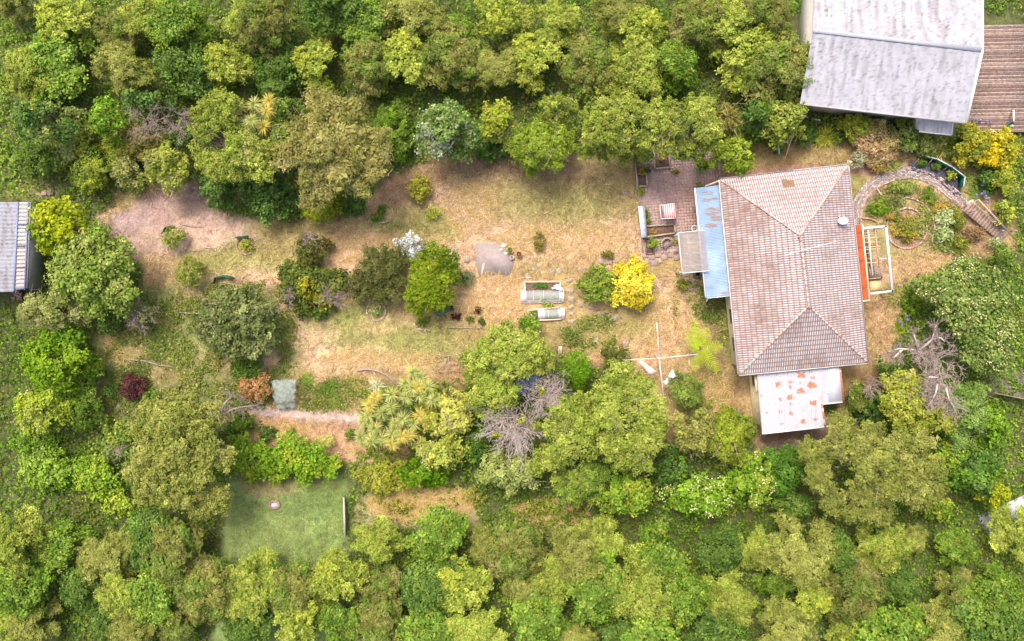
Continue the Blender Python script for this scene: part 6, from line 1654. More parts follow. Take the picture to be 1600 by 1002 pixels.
def pot(label, px, py, r, h, m, fill=None, z=0.06, foliage=None, name='flower_pot', seed=1):
    p = W(px, py, z + h); R = r / 20.0
    t = thing(name, label, 'pot', (p[0], p[1], z))
    part('pot_body', m, t, lambda b: b.lathe((p[0], p[1], z), [(R * 0.68, 0), (R * 0.92, h * 0.85), (R, h * 0.86), (R, h), (R * 0.84, h), (R * 0.8, h * 0.55)], 18))
    if fill is not None: part('soil', fill, t, lambda b: b.lathe((p[0], p[1], z), [(R * 0.5, h * 0.5), (R * 0.82, h * 0.62), (0.01, h * 0.66)], 14))
    if foliage:
        rng = np.random.default_rng(seed)
        v, c = crown_arrays([(p[0], p[1], z + h * 0.9, R * 1.0, R * 1.0, R * 0.8)], 'tiny', foliage, rng)
        raw_mesh('foliage', v, np.arange(len(v)), 4, LEAF, t, c)
    return t
WPOT = mat('white_pot', (232, 230, 226), var=0.06)
pot('brown lidded pot at the top of the patio', 1006.5, 246.5, 3.2, 0.4, mat('dull_pink_pot', (170, 136, 128), var=0.1), mat('dull_pink_pot', (170, 136, 128)))
pot('orange terracotta pot behind the brown lidded pot', 1011.5, 243.5, 2.4, 0.35, mat('orange_pot', (196, 104, 66), var=0.1), SOIL)
for nm, y in (('top', 241.5), ('middle', 247), ('bottom', 253)):
    pot(f'white ring shaped pot, the {nm} of three in a column on the patio', 1016.5, y, 2.7, 0.3, WPOT, SOIL if nm != 'middle' else mat('grey_gravel', (150, 150, 150), var=0.2))
pot('wide olive coloured round pot in the square soil bed', 1034, 246, 5, 0.45, mat('olive_pot', (150, 128, 66), var=0.1), mat('olive_moss', (150, 130, 50), var=0.3, scale=20), 0.2)
pot('white pot with a pale plant beside the square soil bed', 1051.5, 264, 3, 0.35, WPOT, SOIL, 0.06, [(206, 190, 150), (176, 160, 110)])
pot('pot overflowing with olive green foliage on the open patio', 1056.5, 268.5, 4.5, 0.4, TERRA, SOIL, 0.06, [(158, 150, 66), (134, 132, 54)], seed=3)
pot('terracotta pot under the round tree at the house corner', 1117, 257, 4.5, 0.5, TERRA, SOIL)
pot('empty terracotta pot beside the concrete slab', 811, 397.5, 4.6, 0.45, TERRA, SOIL, 0.0)
pot('terracotta ringed pot with a plant at the slab corner', 797, 391, 5, 0.35, mat('pale_terracotta', (206, 160, 130), var=0.1), SOIL, 0.04, [(120, 146, 66), (96, 124, 60)], seed=5)
pot('small white pot between the slab and the terracotta pot', 799.5, 402.5, 3, 0.35, WPOT, SOIL, 0.03)
pot('pale bucket below the small square box', 998, 259, 2.3, 0.3, mat('lilac_pot', (206, 200, 206), var=0.08), SOIL)
for nm, px, py, r in (('white rock at the corner of the concrete slab', 787, 384, 4), ('pale rock below the slab corner pot', 790.5, 396.5, 3), ('pinkish rock at the slab edge', 783, 390.5, 2.5)):
    o = part('rock', mat('pale_rock', (216, 198, 186), var=0.12, scale=8, bump=0.4), None, lambda b: b.lathe(W(px, py, -0.03), [(r / 20, 0), (r / 19, 0.06), (r / 28, 0.12), (r / 70, 0.14)], 8, None, 1.1, 0.8)); props(o, nm, 'rock', 'rocks at the slab edge')
o = part('hose_hoop', WHITE, None, lambda b: b.tube([W(1085 + 4.4 * math.cos(a), 357 + 4.4 * math.sin(a), 1.0) for a in np.linspace(0, 6.0, 22)], 0.035, 6)); props(o, 'white hose coiled in a hoop at the corner of the porch cover', 'hose')
part('hook', WHITE, o, lambda b: b.tube([W(1087, 361, 0.0), W(1087, 361, 1.0)], 0.03, 6))

# ------------------------------------------------------------------ clothes hoist and washing
hp = W(1030, 561); ho = thing('clothes_hoist', 'grey folding clothes hoist with crossed arms on the side lawn', 'clothes hoist', (hp[0], hp[1], 0))
HM = mat('galvanised_tube', (206, 202, 200), rough=0.4, var=0.1, metal=0.1)
hz = 2.0
ends = [(1026, 503), (1037, 621), (974, 563), (1091, 553.5)]
part('post', HM, ho, lambda b: b.tube([(W(1030, 560, hz)[0], W(1030, 560, hz)[1], -0.1), W(1030, 560, hz + 0.05)], 0.045, 8))
for e in ends: part('arm', HM, ho, lambda b: b.tube([W(1030, 560, hz), W(*e, hz + 0.05)], [0.04, 0.035], 6))
part('hub', HM, ho, lambda b: b.lathe(W(1030, 560, hz - 0.06), [(0.09, 0), (0.1, 0.06), (0.08, 0.13)], 10))
LINE = mat('washing_line', (226, 220, 212), var=0.05)
order = [0, 3, 1, 2]
for f in (0.98,):
    for i in range(4):
        a = ends[order[i]]; c = ends[order[(i + 1) % 4]]
        A1 = Vector(W(1030, 560, hz)).lerp(Vector(W(*a, hz + 0.05)), f); B1 = Vector(W(1030, 560, hz)).lerp(Vector(W(*c, hz + 0.05)), f)
        mid = A1.lerp(B1, 0.5) - Vector((0, 0, 0.06))
        part('line', LINE, ho, lambda b: b.tube([A1, mid, B1], 0.005, 3))
def cloth(name, label, pts, m, seed):
    """hanging cloth: top edge points (px, py, z), bottom edge points, lightly folded"""
    rng = np.random.default_rng(seed)
    top, bot = pts
    n = 10; rows = 5; vs = []
    for j in range(rows + 1):
        g = j / rows
        for i in range(n + 1):
            f = i / n
            a = Vector(W(*top[0])).lerp(Vector(W(*top[1])), f); c = Vector(W(*bot[0])).lerp(Vector(W(*bot[1])), f)
            p = a.lerp(c, g); k = 0.07 * math.sin(f * 9 + seed) * (0.3 + g)
            vs.append((p.x + k, p.y + k * 0.6 + 0.02 * rng.normal(), p.z))
    fs = [(j * (n + 1) + i, j * (n + 1) + i + 1, (j + 1) * (n + 1) + i + 1, (j + 1) * (n + 1) + i) for j in range(rows) for i in range(n)]
    b = MB(); b.add(vs, fs); o = b.build(name, m, None, True)
    md = o.modifiers.new('thick', 'SOLIDIFY'); md.thickness = 0.01
    return props(o, label, 'cloth', 'washing on the hoist')
PINKC = mat('pale_pink_cloth', (238, 214, 204), rough=0.9, var=0.05, transl=0.2)
WHC = mat('white_cloth', (240, 240, 244), rough=0.9, var=0.03, transl=0.2)
cloth('hanging_cloth', 'long pale pink cloth draped from the left arm of the hoist', ([(995, 564, 1.95), (1003, 563, 1.95)], [(1015, 588, 1.55), (1028, 581, 1.6)]), PINKC, 1)
cloth('hanging_cloth', 'white cloth pegged right of the lower arm of the hoist', ([(1043, 589, 1.9), (1051, 577, 1.95)], [(1050, 592, 1.7), (1058, 588, 1.75)]), WHC, 2)
cloth('hanging_cloth', 'small white rag beside the lower arm of the hoist', ([(1036, 597, 1.9), (1043, 591, 1.9)], [(1041, 602, 1.7), (1046, 597, 1.75)]), WHC, 3)

# ------------------------------------------------------------------ netted vegetable beds
NET = mat('white_net', (222, 224, 222), rough=0.8, var=0.12, scale=14, alpha=0.42, transl=0.3)
FOLD = mat('bunched_net', (232, 228, 228), rough=0.8, var=0.15, scale=10, alpha=0.85, transl=0.3)
def tunnel(label, x0, x1, yc, half, h, hoops, seed, ends_r):
    rng = np.random.default_rng(seed)
    p = W((x0 + x1) / 2, yc); t = thing('netted_tunnel', label, 'cloche', (p[0], p[1], 0))
    A0 = Vector(W(x0, yc + 0.6)); A1 = Vector(W(x1, yc - 0.6)); d = (A1 - A0).normalized(); s = Vector((-d.y, d.x, 0)); L = (A1 - A0).length; R = half / 20.0
    arc = [(math.cos(a), math.sin(a)) for a in [math.pi * k / 10 for k in range(11)]]
    vs = []; n = 24
    for i in range(n + 1):
        f = i / n; c = A0 + d * (L * f)
        sag = 1 - 0.07 * abs(math.sin(f * math.pi * (len(hoops))))
        for (q, r) in arc: vs.append(c + s * (R * q * (1 + 0.03 * rng.normal())) + Vector((0, 0, h * r * sag + 0.01 * rng.normal() + 0.02)))
    fs = [(i * 11 + k, i * 11 + k + 1, (i + 1) * 11 + k + 1, (i + 1) * 11 + k) for i in range(n) for k in range(10)]
    b = MB(); b.add(vs, fs); b.build('net', NET, t, True)
    for f in hoops: part('hoop', WHITE, t, lambda b: b.tube([A0 + d * (L * f) + s * (R * q) + Vector((0, 0, h * r)) for q, r in arc], 0.022, 5))
    for sg in (-1, 1): part('net_hem', FOLD, t, lambda b: b.tube([A0 + d * (L * f) + s * (R * sg * (1.02 + 0.05 * rng.random())) + Vector((0, 0, 0.06)) for f in np.linspace(-0.02, 1.02, 12)], [0.05 + 0.035 * rng.random() for _ in range(12)], 5))
    for f, rr in ((0.0, ends_r[0]), (1.0, ends_r[1])):
        def crumple(b):
            c = A0 + d * (L * f)
            m = 9; vs = []
            for j in range(m):
                for i in range(m):
                    u, w = i / (m - 1) - 0.5, j / (m - 1) - 0.5
                    q = c + d * (u * rr) + s * (w * 2 * R * 1.05)
                    vs.append((q.x, q.y, 0.05 + h * 0.75 * max(0, 1 - (2 * w) ** 2) + 0.07 * rng.random()))
            b.add(vs, [(j * m + i, j * m + i + 1, (j + 1) * m + i + 1, (j + 1) * m + i) for j in range(m - 1) for i in range(m - 1)])
        part('gathered_end', FOLD, t, crumple)
    return t
tunnel('long white netted tunnel over the upper vegetable bed', 818, 877, 463, 9.5, 0.55, (0.02, 0.26, 0.53, 0.95), 1, (0.45, 0.4))
tunnel('shorter white netted tunnel over the lower vegetable bed', 846, 877, 491, 8, 0.5, (0.05, 0.33, 0.92), 2, (0.55, 0.5))
PALET = mat('pale_timber', (214, 190, 168), var=0.12, scale=6)
raised_bed('pale timber edged vegetable bed, the upper one of two', [(819.5, 440.5), (875, 440.5), (876.5, 470), (821, 471)], 0.25, PALET, 0.12)
raised_bed('pale timber edged vegetable bed, the lower one of two', [(823, 485.5), (876, 480), (878, 499), (838, 501)], 0.2, PALET, 0.1)
tree('bed_plant', 'green seedlings in the open end of the upper vegetable bed', 845, 446, 13, 5, 0.45, 'tiny', [(110, 150, 70), (92, 132, 58)])
tree('bed_plant', 'green crop under the net of the upper tunnel', 850, 463, 22, 6, 0.4, 'small', [(150, 170, 120), (130, 154, 100)])
tree('bed_plant', 'green crop under the net of the lower tunnel', 862, 491, 10, 5, 0.35, 'small', [(140, 164, 110), (120, 148, 92)])
tree('bed_plant', 'grass between the two netted tunnels', 856, 477, 9, 4, 0.3, 'tiny', YG)
rng = np.random.default_rng(31)
def sheet(name, label, pts, z, m, seed, amp=0.08, cat='cloth', n=10, fall=None):
    rng = np.random.default_rng(seed)
    (a, b_, c, d) = [Vector(W(*q, z)) for q in pts]
    vs = []
    for j in range(n + 1):
        for i in range(n + 1):
            p = a.lerp(b_, i / n).lerp(d.lerp(c, i / n), j / n)
            e = 0.06 if (i in (0, n) or j in (0, n)) else 0.0
            vs.append((p.x + e * rng.normal(), p.y + e * rng.normal(), max(0.03, z + amp * (rng.random() - 0.3) + (fall(i / n, j / n) if fall else 0))))
    b = MB(); b.add(vs, [(j * (n + 1) + i, j * (n + 1) + i + 1, (j + 1) * (n + 1) + i + 1, (j + 1) * (n + 1) + i) for j in range(n) for i in range(n)])
    o = b.build(name, m, None, True); md = o.modifiers.new('thick', 'SOLIDIFY'); md.thickness = 0.008
    return props(o, label, cat)
sheet('folded_net', 'white folded cloth heaped at the corner of the upper netted bed', [(862, 451), (870, 443), (877, 450), (879, 455)], 0.5, mat('white_fleece', (240, 238, 238), rough=0.9, var=0.05), 3, 0.1)
sheet('draped_net', 'pale greenish net draped over plants at the end of the gravel path', [(423, 594), (463, 592), (460, 640), (430, 641)], 0.75, mat('greenish_net', (170, 180, 170), rough=0.8, var=0.25, scale=5, alpha=0.55, transl=0.3), 4, 0.16, 'net', 16, lambda u, v: 0.45 * math.sin(math.pi * u) * math.sin(math.pi * v) - 0.35 * (v > 0.8))

# ------------------------------------------------------------------ green bin fence, steps, box screens
bf = thing('green_fence', 'curved dark green metal fence with white top rail round the black bed', 'fence', (W(1478, 262)[0], W(1478, 262)[1], 0))
fp = [(1436, 247), (1456, 252), (1480, 265), (1498, 279), (1496, 294)]
ftop = 0.95
for i in range(4):
    a, c = fp[i], fp[i + 1]
    part('panel', GREENM, bf, lambda b: b.bar(Vector(W(*a, 0)) + Vector((0, 0, ftop / 2 - 0.05)), Vector(W(*c, 0)) + Vector((0, 0, ftop / 2 - 0.05)), 0.04, ftop))
    part('top_rail', WHITE, bf, lambda b: b.bar(Vector(W(*a, 0)) + Vector((0, 0, ftop)), Vector(W(*c, 0)) + Vector((0, 0, ftop)), 0.07, 0.05))
for a, c in (((1446, 262), (1457, 249)), ((1470, 268), (1480, 262)), ((1424, 262), (1436, 248))): part('stake', TIMBER, bf, lambda b: b.tube([W(*a, 0.05), W(*c, 0.9)], 0.02, 5))
wm = part('weed_mat', mat('black_weed_mat', (84, 84, 96), rough=0.9, var=0.3, scale=6, bump=0.6), None, lambda b: b.prism(XY((1420, 256), (1438, 250), (1456, 254), (1478, 267), (1494, 280), (1502, 304), (1496, 312), (1478, 294), (1456, 277), (1424, 268)), -0.05, 0.05))
props(wm, 'black weed matting bed inside the curved green fence', 'weed mat')
rng = np.random.default_rng(19)
cm = box_mesh('brick_chip', 0.16, 0.1, 0.06, mat('brick_chip', (156, 122, 106), var=0.2))
for k in range(10):
    f = k / 9; o = shared('loose_brick', cm, wm, W(1424 + 76 * f, 266 + 42 * f * f + rng.normal() * 1.0, 0.08), rng.random() * 3)

st = thing('garden_steps', 'grey timber garden steps running down to the right corner', 'steps', (W(1540, 345)[0], W(1540, 345)[1], 0))
tm = box_mesh('tread', 0.26, 0.95, 0.05, mat('weathered_tread', (150, 126, 112), rough=0.9, var=0.2, scale=6))
sa_ = math.atan2(-(369 - 322), 1568 - 1511)
for k in range(15):
    f = k / 14; z = 0.12 - 0.0 * f
    shared('tread', tm, st, W(1513 + 55 * f, 324 + 46 * f, 0.62 - 0.55 * f), sa_)
for sg in (-1, 1):
    nx_, ny_ = -math.sin(sa_) * 0.46 * sg, math.cos(sa_) * 0.46 * sg
    p0 = Vector(W(1511, 322, 0.5)) + Vector((nx_, ny_, 0)); p1 = Vector(W(1570, 371, -0.05)) + Vector((nx_, ny_, 0))
    part('stringer', TIMBER, st, lambda b: b.bar(p0, p1, 0.06, 0.2))
part('landing', mat('pale_landing', (196, 176, 160), var=0.12), st, lambda b: b.prism(XY((1506, 318), (1514, 313), (1520, 322), (1511, 329)), -0.05, 0.6))
part('landing_rail', BLACKM, st, lambda b: bar_px(b, (1513, 333), (1523, 330), 0.04, 0.04, 0.9))
hr = thing('handrail', 'grey timber handrail with short cross pieces beside the steps', 'handrail', (W(1553, 340)[0], W(1553, 340)[1], 0))
part('rail', TIMBER, hr, lambda b: b.bar(W(1529, 312, 1.45), W(1578.5, 365, 0.95), 0.12, 0.06))
for a, c, z in (((1521, 316), (1529, 312), 1.4), ((1537, 332), (1549, 332), 1.1), ((1550, 347), (1561, 346), 1.0), ((1565, 360.5), (1574, 360), 0.9)): part('cross_piece', TIMBER, hr, lambda b: bar_px(b, a, c, 0.1, 0.05, z))
for q, z in (((1530, 313), 1.4), ((1549, 333), 1.2), ((1562, 347), 1.1), ((1576, 362), 1.0)): part('post', TIMBER, hr, lambda b: b.bar(W(*q, -0.1), (W(*q, -0.1)[0], W(*q, -0.1)[1], z), 0.09, 0.09))

gb = thing('green_box', 'dark green board box with a white pipe rail above the house roof', 'box', (W(1212, 232)[0], W(1212, 232)[1], 0))
part('board', GREENM, gb, lambda b: b.prism(XY((1208, 224), (1215, 223), (1216, 240), (1209, 241)), -0.05, 0.6))
part('rail', WHITE, gb, lambda b: (bar_px(b, (1216, 223), (1217.5, 241), 0.07, 0.07, 0.66), bar_px(b, (1216, 223.5), (1231, 222), 0.06, 0.06, 0.66)))
part('leg', WHITE, gb, lambda b: b.bar(W(1231, 222, -0.05), W(1231, 222, 0.66), 0.05, 0.05))
tree('patio_plant', 'yellow green plant beside the dark green board box', 1223, 233, 6, 5, 0.5, 'tiny', YG, cat='plant')

def green_guard(label, pts, h, z=0.0):
    """folded dark green plastic edging standing round a plant"""
    c = W(sum(p[0] for p in pts) / len(pts), sum(p[1] for p in pts) / len(pts))
    t = thing('plant_guard', label, 'plant guard', (c[0], c[1], 0), 'dark green plant guards')
    for i in range(len(pts) - 1):
        a, b_ = Vector(W(*pts[i], 0)), Vector(W(*pts[i + 1], 0)); ln = Vector((0.0, -0.12, 0))
        def quad(b):
            o = Vector((0, 0.05, 0))
            b.add([a, b_, b_ + ln + Vector((0, 0, h)), a + ln + Vector((0, 0, h)), a + o, b_ + o, b_ + ln + o + Vector((0, 0, h)), a + ln + o + Vector((0, 0, h))], [(0, 1, 2, 3), (7, 6, 5, 4), (3, 2, 6, 7), (0, 4, 5, 1), (1, 5, 6, 2), (0, 3, 7, 4)])
        part('sheet', GREENM, t, quad)
    for q in pts[:: len(pts) - 1]: part('stake', TIMBER, t, lambda b: b.bar(W(*q, -0.05), W(*q, h + 0.15), 0.04, 0.04))
green_guard('dark green plastic guard beside the light green shrub on the dirt', [(256, 364), (261, 355), (271, 353)], 0.55)
green_guard('dark green plastic guard above the ringed bed on the dirt edge', [(369, 371), (378, 370), (388, 369), (389, 372)], 0.5)
green_guard('dark green plastic guard standing in grass left of the middle shrubs', [(337, 443), (338, 433), (352, 431), (366, 434)], 0.6)
green_guard('small dark green plastic guard in weeds above the olive tree', [(279, 604), (285, 602)], 0.35)
o = brick_run(ring(384, 384, 14, 20, 330, 16), [0], 'stone_edging', None, single=True, L=0.2, h=0.08, pal=((160, 134, 108), (144, 116, 92)), seed=51, loose=0.3); props(o, 'ring of small stones round the ringed bed on the dirt edge', 'stone edging')
o = brick_run(ring(588, 486, 15, 0, 350, 16), [0], 'stone_edging', None, single=True, L=0.17, h=0.08, pal=((176, 156, 138), (160, 140, 120), (146, 122, 104)), seed=52, loose=0.4); props(o, 'ring of pale pebbles round the bed on the lower lawn', 'stone edging')
o = brick_run([(580, 335), (588, 346), (600, 348), (610, 345)], [0], 'stone_edging', None, single=True, L=0.24, h=0.1, pal=((176, 152, 134), (150, 126, 106)), seed=53, loose=0.3); props(o, 'short curve of stones under the bed below the khaki tree', 'stone edging')
o = brick_run([(648, 507), (655, 514), (666, 516), (674, 517)], [0], 'stone_edging', None, single=True, L=0.24, h=0.1, pal=((180, 164, 152), (150, 126, 110)), seed=54, loose=0.4); props(o, 'short row of stones below the bright green tree', 'stone edging')

# ------------------------------------------------------------------ timber odds and ends, fire ring, post
def log(name, label, pts, r, m, cat='branch', taper=0.4):
    b = MB(); b.tube([W(x, y, z) for x, y, z in pts], list(np.linspace(r, r * taper, len(pts))), 7)
    return props(b.build(name, m, None, True), label, cat)
log('fallen_branch', 'curved fallen branch along the lower lawn edge', [(558, 579, .1), (575, 577, .12), (590, 580, .15), (604, 586, .15), (614, 595, .12), (622, 606, .1)], 0.09, PALEBARK)
log('fallen_branch', 'pale pole lying above the lower lawn border', [(700, 512, .06), (720, 512, .07), (742, 513, .07), (755, 513, .06)], 0.05, PALEBARK)
log('fallen_branch', 'dead stick lying on the dirt beside the dark green guard', [(283, 350, .06), (298, 354, .06), (316, 355, .06)], 0.04, PALEBARK)
log('fallen_branch', 'white log lying at the upper dirt edge', [(318, 386, .05), (332, 388, .05)], 0.05, DEADM)
log('fallen_branch', 'thin log across the weedy slope below the fruit tree', [(202, 562, .1), (225, 564, .1), (250, 571, .12), (272, 574, .1)], 0.07, PALEBARK)
log('fallen_branch', 'pale log in the weeds left of the grey green tree', [(272, 488, .08), (300, 490, .08), (325, 491, .08), (355, 490, .08)], 0.06, PALEBARK)
log('fallen_branch', 'dead branch leaning from the upper bush onto the dirt', [(180, 285, .8), (186, 294, .4), (190, 303, .1)], 0.06, PALEBARK)
log('fallen_branch', 'grey stick on the lawn by the draped net', [(481, 577, .05), (490, 585, .08), (500, 592, .05)], 0.04, PALEBARK)
fr = thing('collapsed_trellis', 'collapsed frame of grey sticks left of the pale lobed tree', 'frame', (W(702, 568)[0], W(702, 568)[1], 0))
for a, c, z in (((680, 557), (724, 555), .5), ((684, 581), (724, 578), .5), ((684, 582), (698, 560), .55), ((700, 581), (701, 556), .5), ((717, 579), (718, 555), .45), ((690, 570), (722, 567), .4), ((706, 560), (722, 552), .5)): part('stick', PALEBARK, fr, lambda b: b.tube([W(*a, z), W(*c, z - 0.1)], 0.03, 5))
for q in ((681, 557), (723, 555), (685, 581), (723, 578)): part('stick', PALEBARK, fr, lambda b: b.tube([W(*q, -0.05), W(*q, .55)], 0.03, 5))
stk = thing('timber_stack', 'three pale upright stakes beside the deep green tree', 'stakes', (W(876, 548)[0], W(876, 548)[1], 0))
for k in range(3): part('stake', PALET, stk, lambda b: b.bar(W(873 + 2 * k, 558, 0.05), W(873.5 + 2 * k, 541, 0.5), 0.06, 0.05))
fi = thing('fire_ring', 'round brick fire ring with ash on the bottom lawn', 'fire pit', (W(429, 789)[0], W(429, 789)[1], 0))
bm_ = box_mesh('ring_brick', 0.22, 0.13, 0.12, mat('pink_brick', (160, 126, 114), var=0.15))
for k in range(11):
    a = 6.283 * k / 11; shared('brick', bm_, fi, W(429 + 7.6 * math.cos(a), 789 + 5.8 * math.sin(a), 0.06), -a + math.pi / 2)
part('ash', mat('ash', (170, 168, 170), var=0.25, scale=8), fi, lambda b: b.lathe(W(429, 789, -0.02), [(0.3, 0), (0.26, 0.06), (0.1, 0.08)], 12, None, 1.1, 0.85))
gp = thing('white_fence', 'narrow white fence standing at the edge of the bottom lawn', 'fence', (W(540, 800)[0], W(540, 800)[1], 0))
part('panel', mat('offwhite_fence', (172, 164, 154), var=0.15), gp, lambda b: bar_px(b, (538, 777), (540, 838), 0.06, 0.9, 0.45))
part('capping', mat('offwhite_fence', (222, 216, 208)), gp, lambda b: bar_px(b, (537, 777), (539, 839), 0.12, 0.05, 0.92))

# small shed with dark blue roof among the dead trees
bs = thing('blue_roofed_shed', 'small shed with dark blue roof under the bleached dead trees', 'shed', (W(828, 602)[0], W(828, 602)[1], 0))
part('wall', BTIMB, bs, lambda b: b.prism(XY((808, 594), (842, 585), (846, 607), (812, 616), z=2.0), -0.1, 1.95))
BLUEV = mat('dark_blue_iron', (74, 92, 122), rough=0.5, var=0.2, scale=4, col2=(110, 120, 140), c2scale=3)
corrugated('roof', W(806, 593, 2.05), W(843, 583, 2.2), W(848, 607, 2.2), W(811, 617, 2.05), 0.15, 0.015, BLUEV, bs, None, 'v', 0.5)
part('eave_trim', GREYM, bs, lambda b: bar_px(b, (806, 593), (811, 617), 0.05, 0.08, 2.02))

# grey fence at the right edge and pale drive in the corner
gf_ = thing('paling_fence', 'weathered grey paling fence at the right edge below the blossom tree', 'fence', (W(1570, 612)[0], W(1570, 612)[1], 0))
part('rail', TIMBER, gf_, lambda b: bar_px(b, (1552, 614), (1600, 624), 0.06, 0.1, 1.0))
for k in range(15): part('paling', TIMBER, gf_, lambda b: b.bar(W(1553 + 3.2 * k, 614 + 0.65 * k, -0.05), (W(1553 + 3.2 * k, 614 + 0.65 * k)[0], W(1553 + 3.2 * k, 614 + 0.65 * k)[1], 1.25), 0.12, 0.025))
dr = part('driveway', mat('pale_drive', (176, 174, 178), rough=0.9, var=0.06, scale=1.5), None, lambda b: b.prism(XY((1528, 806), (1600, 774), (1680, 740), (1700, 800), (1600, 850), (1545, 842)), -0.1, 0.03))
props(dr, 'pale concrete drive in the bottom right corner', None, None, 'structure')
cs = part('path_slab', mat('tan_concrete', (182, 154, 136), var=0.12), None, lambda b: b.prism(XY((64, 306), (72, 288), (84, 288), (84, 305)), -0.05, 0.15)); props(cs, 'brownish concrete block in the bushes above the shed', 'slab')

# ------------------------------------------------------------------ neighbouring buildings
nb = thing('neighbour_house', 'neighbouring house with a white ribbed roof and timber deck at the top right', 'house', (W(1390, 110)[0], W(1390, 110)[1], 0))
nz = 4.2
n_bl, n_br = Vector(W(1250, 161, nz)), Vector(W(1509, 191, nz))
ax = (n_br - n_bl).normalized(); up = Vector((-ax.y, ax.x, 0))
if up.y < 0: up = -up
rl, rr_ = n_bl + up * 5.0 + Vector((0, 0, 1.1)), n_br + up * 5.0 + Vector((0, 0, 1.1))
tl_, tr_ = n_bl + up * 10.0, n_br + up * 10.0
def ironcol(base, dirt, k=0.42, seamw=0.76):
    def f(x, y, s, t):
        n = fbm(x * 0.9, y * 0.9, 181); st = fbm(x * 5, y * 0.7, 183); sp = fbm(x * 9, y * 9, 185, 2)
        c = lin(base) * (0.86 + 0.28 * n[:, None])
        a = np.clip((st - 0.5) * 2.2, 0, 0.5)[:, None] + np.clip((sp - 0.66) * 6, 0, 0.6)[:, None]
        return (c * (1 - a) + lin(dirt) * a) * k
    return f
IRON = mat('white_long_run', (156, 155, 162), rough=0.7, var=0.06, scale=1.2, col2=(144, 143, 152), c2scale=4.0, c2lo=0.62, c2hi=0.7)
for q in (0, 1):
    a, b_, c, d = ((n_bl, n_br, rr_, rl), (rl, rr_, tr_, tl_))[q]
    corrugated('roof_sheet', a, b_, c, d, 0.62, 0.022, PAINTV, nb, ironcol((236, 234, 242), (170, 160, 156), 0.40), 'v', 0.1)
part('wall', mat('pale_wall', (206, 200, 192), var=0.06), nb, lambda b: b.prism([(p + s).to_2d()[:] for p, s in ((n_bl, ax * 0.4 + up * 0.5), (n_br, -ax * 0.4 + up * 0.5), (tr_, -ax * 0.4 - up * 0.5), (tl_, ax * 0.4 - up * 0.5))], -0.1, nz - 0.1))
part('ridge_cap', IRON, nb, lambda b: b.bar(rl + Vector((0, 0, 0.03)), rr_ + Vector((0, 0, 0.03)), 0.3, 0.05))
part('gutter', GUTG, nb, lambda b: b.bar(n_bl - up * 0.06 - Vector((0, 0, 0.05)), n_br - up * 0.06 - Vector((0, 0, 0.05)), 0.12, 0.12))
part('barge', GUT, nb, lambda b: (b.bar(n_br + ax * 0.05, rr_ + ax * 0.05, 0.18, 0.12), b.bar(rr_ + ax * 0.05, tr_ + ax * 0.05, 0.18, 0.12)))
def lowcol(x, y, s, t):
    n = fbm(x * 3, y * 3, 171); c = lin((214, 208, 206)) * (0.75 + 0.4 * n[:, None]); k = (np.clip(fbm(x * 7, y * 2, 173) - 0.58, 0, 1) * 3)[:, None]
    return (c * (1 - k) + lin((170, 130, 100)) * k) * 0.7
corrugated('lower_roof', W(1436, 204, 2.5), W(1486, 210, 2.5), W(1488, 187, 2.9), W(1430, 181, 2.9), 0.3, 0.012, PAINTV, nb, lowcol, 'v', 0.1)
part('lower_wall', mat('pale_wall', (206, 200, 192)), nb, lambda b: b.prism(XY((1434, 182), (1485, 188), (1484, 205), (1437, 200), z=2.4), -0.1, 2.4))
part('lower_gutter', GUT, nb, lambda b: (b.bar(W(1436, 205.5, 2.48), W(1486.5, 211, 2.48), 0.12, 0.1), b.bar(W(1487, 211, 2.48), W(1489, 188, 2.88), 0.1, 0.08)))
dkn = thing('timber_deck', 'brown weathered plank deck beside the white neighbouring roof', 'deck', (W(1550, 180)[0], W(1550, 180)[1], 0))
dm1 = mat('deck_brown', (132, 110, 100), rough=0.85, var=0.25, scale=5); dm2 = mat('deck_pale', (152, 132, 120), rough=0.85, var=0.25, scale=5); dm3 = mat('deck_dark', (112, 92, 84), rough=0.85, var=0.25, scale=5)
pm = [box_mesh('deck_plank', 5.6, 0.135, 0.04, m_) for m_ in (dm1, dm2, dm3)]
for k in range(58):
    shared('plank', pm[(k * 7 + k // 3) % 3], dkn, W(1562 + (k % 2) * 2, 206 - k * 2.9, 0.5), 0.02)
for k in range(4): part('joist', BTIMB, dkn, lambda b: bar_px(b, (1515 + 28 * k, 207), (1515 + 28 * k, 40), 0.09, 0.42, 0.26))
ps = thing('white_post_rail', 'white painted post and rail at the deck edge', 'railing', (W(1584, 181)[0], W(1584, 181)[1], 0))
part('rail', WHITE, ps, lambda b: bar_px(b, (1583.5, 172), (1584, 190), 0.12, 0.08, 1.3))
for y_ in (172.5, 189.5): part('post', WHITE, ps, lambda b: b.bar(W(1583.7, y_, 0.5), W(1583.7, y_, 1.3), 0.09, 0.09))
gc = thing('green_hose_reel', 'dark green hose reel at the edge of the deck', 'hose reel', (W(1578, 196)[0], W(1578, 196)[1], 0.5))
part('hoop', GREENM, gc, lambda b: b.tube([W(1579 + 5 * math.cos(a), 196 + 4 * math.sin(a), 0.7) for a in np.linspace(1.6, 6.0, 14)], 0.07, 6))
part('drum', mat('grey_drum', (200, 196, 190), var=0.1), gc, lambda b: b.lathe(W(1580, 197, 0.52), [(0.12, 0), (0.13, 0.15), (0.08, 0.2)], 12))
ug = part('garden_pole', mat('umbrella_grey', (210, 204, 200), var=0.1), None, lambda b: bar_px(b, (1268, 186), (1282, 188), 0.1, 0.1, 0.3)); props(ug, 'grey timber edging below the white neighbouring roof', 'edging')

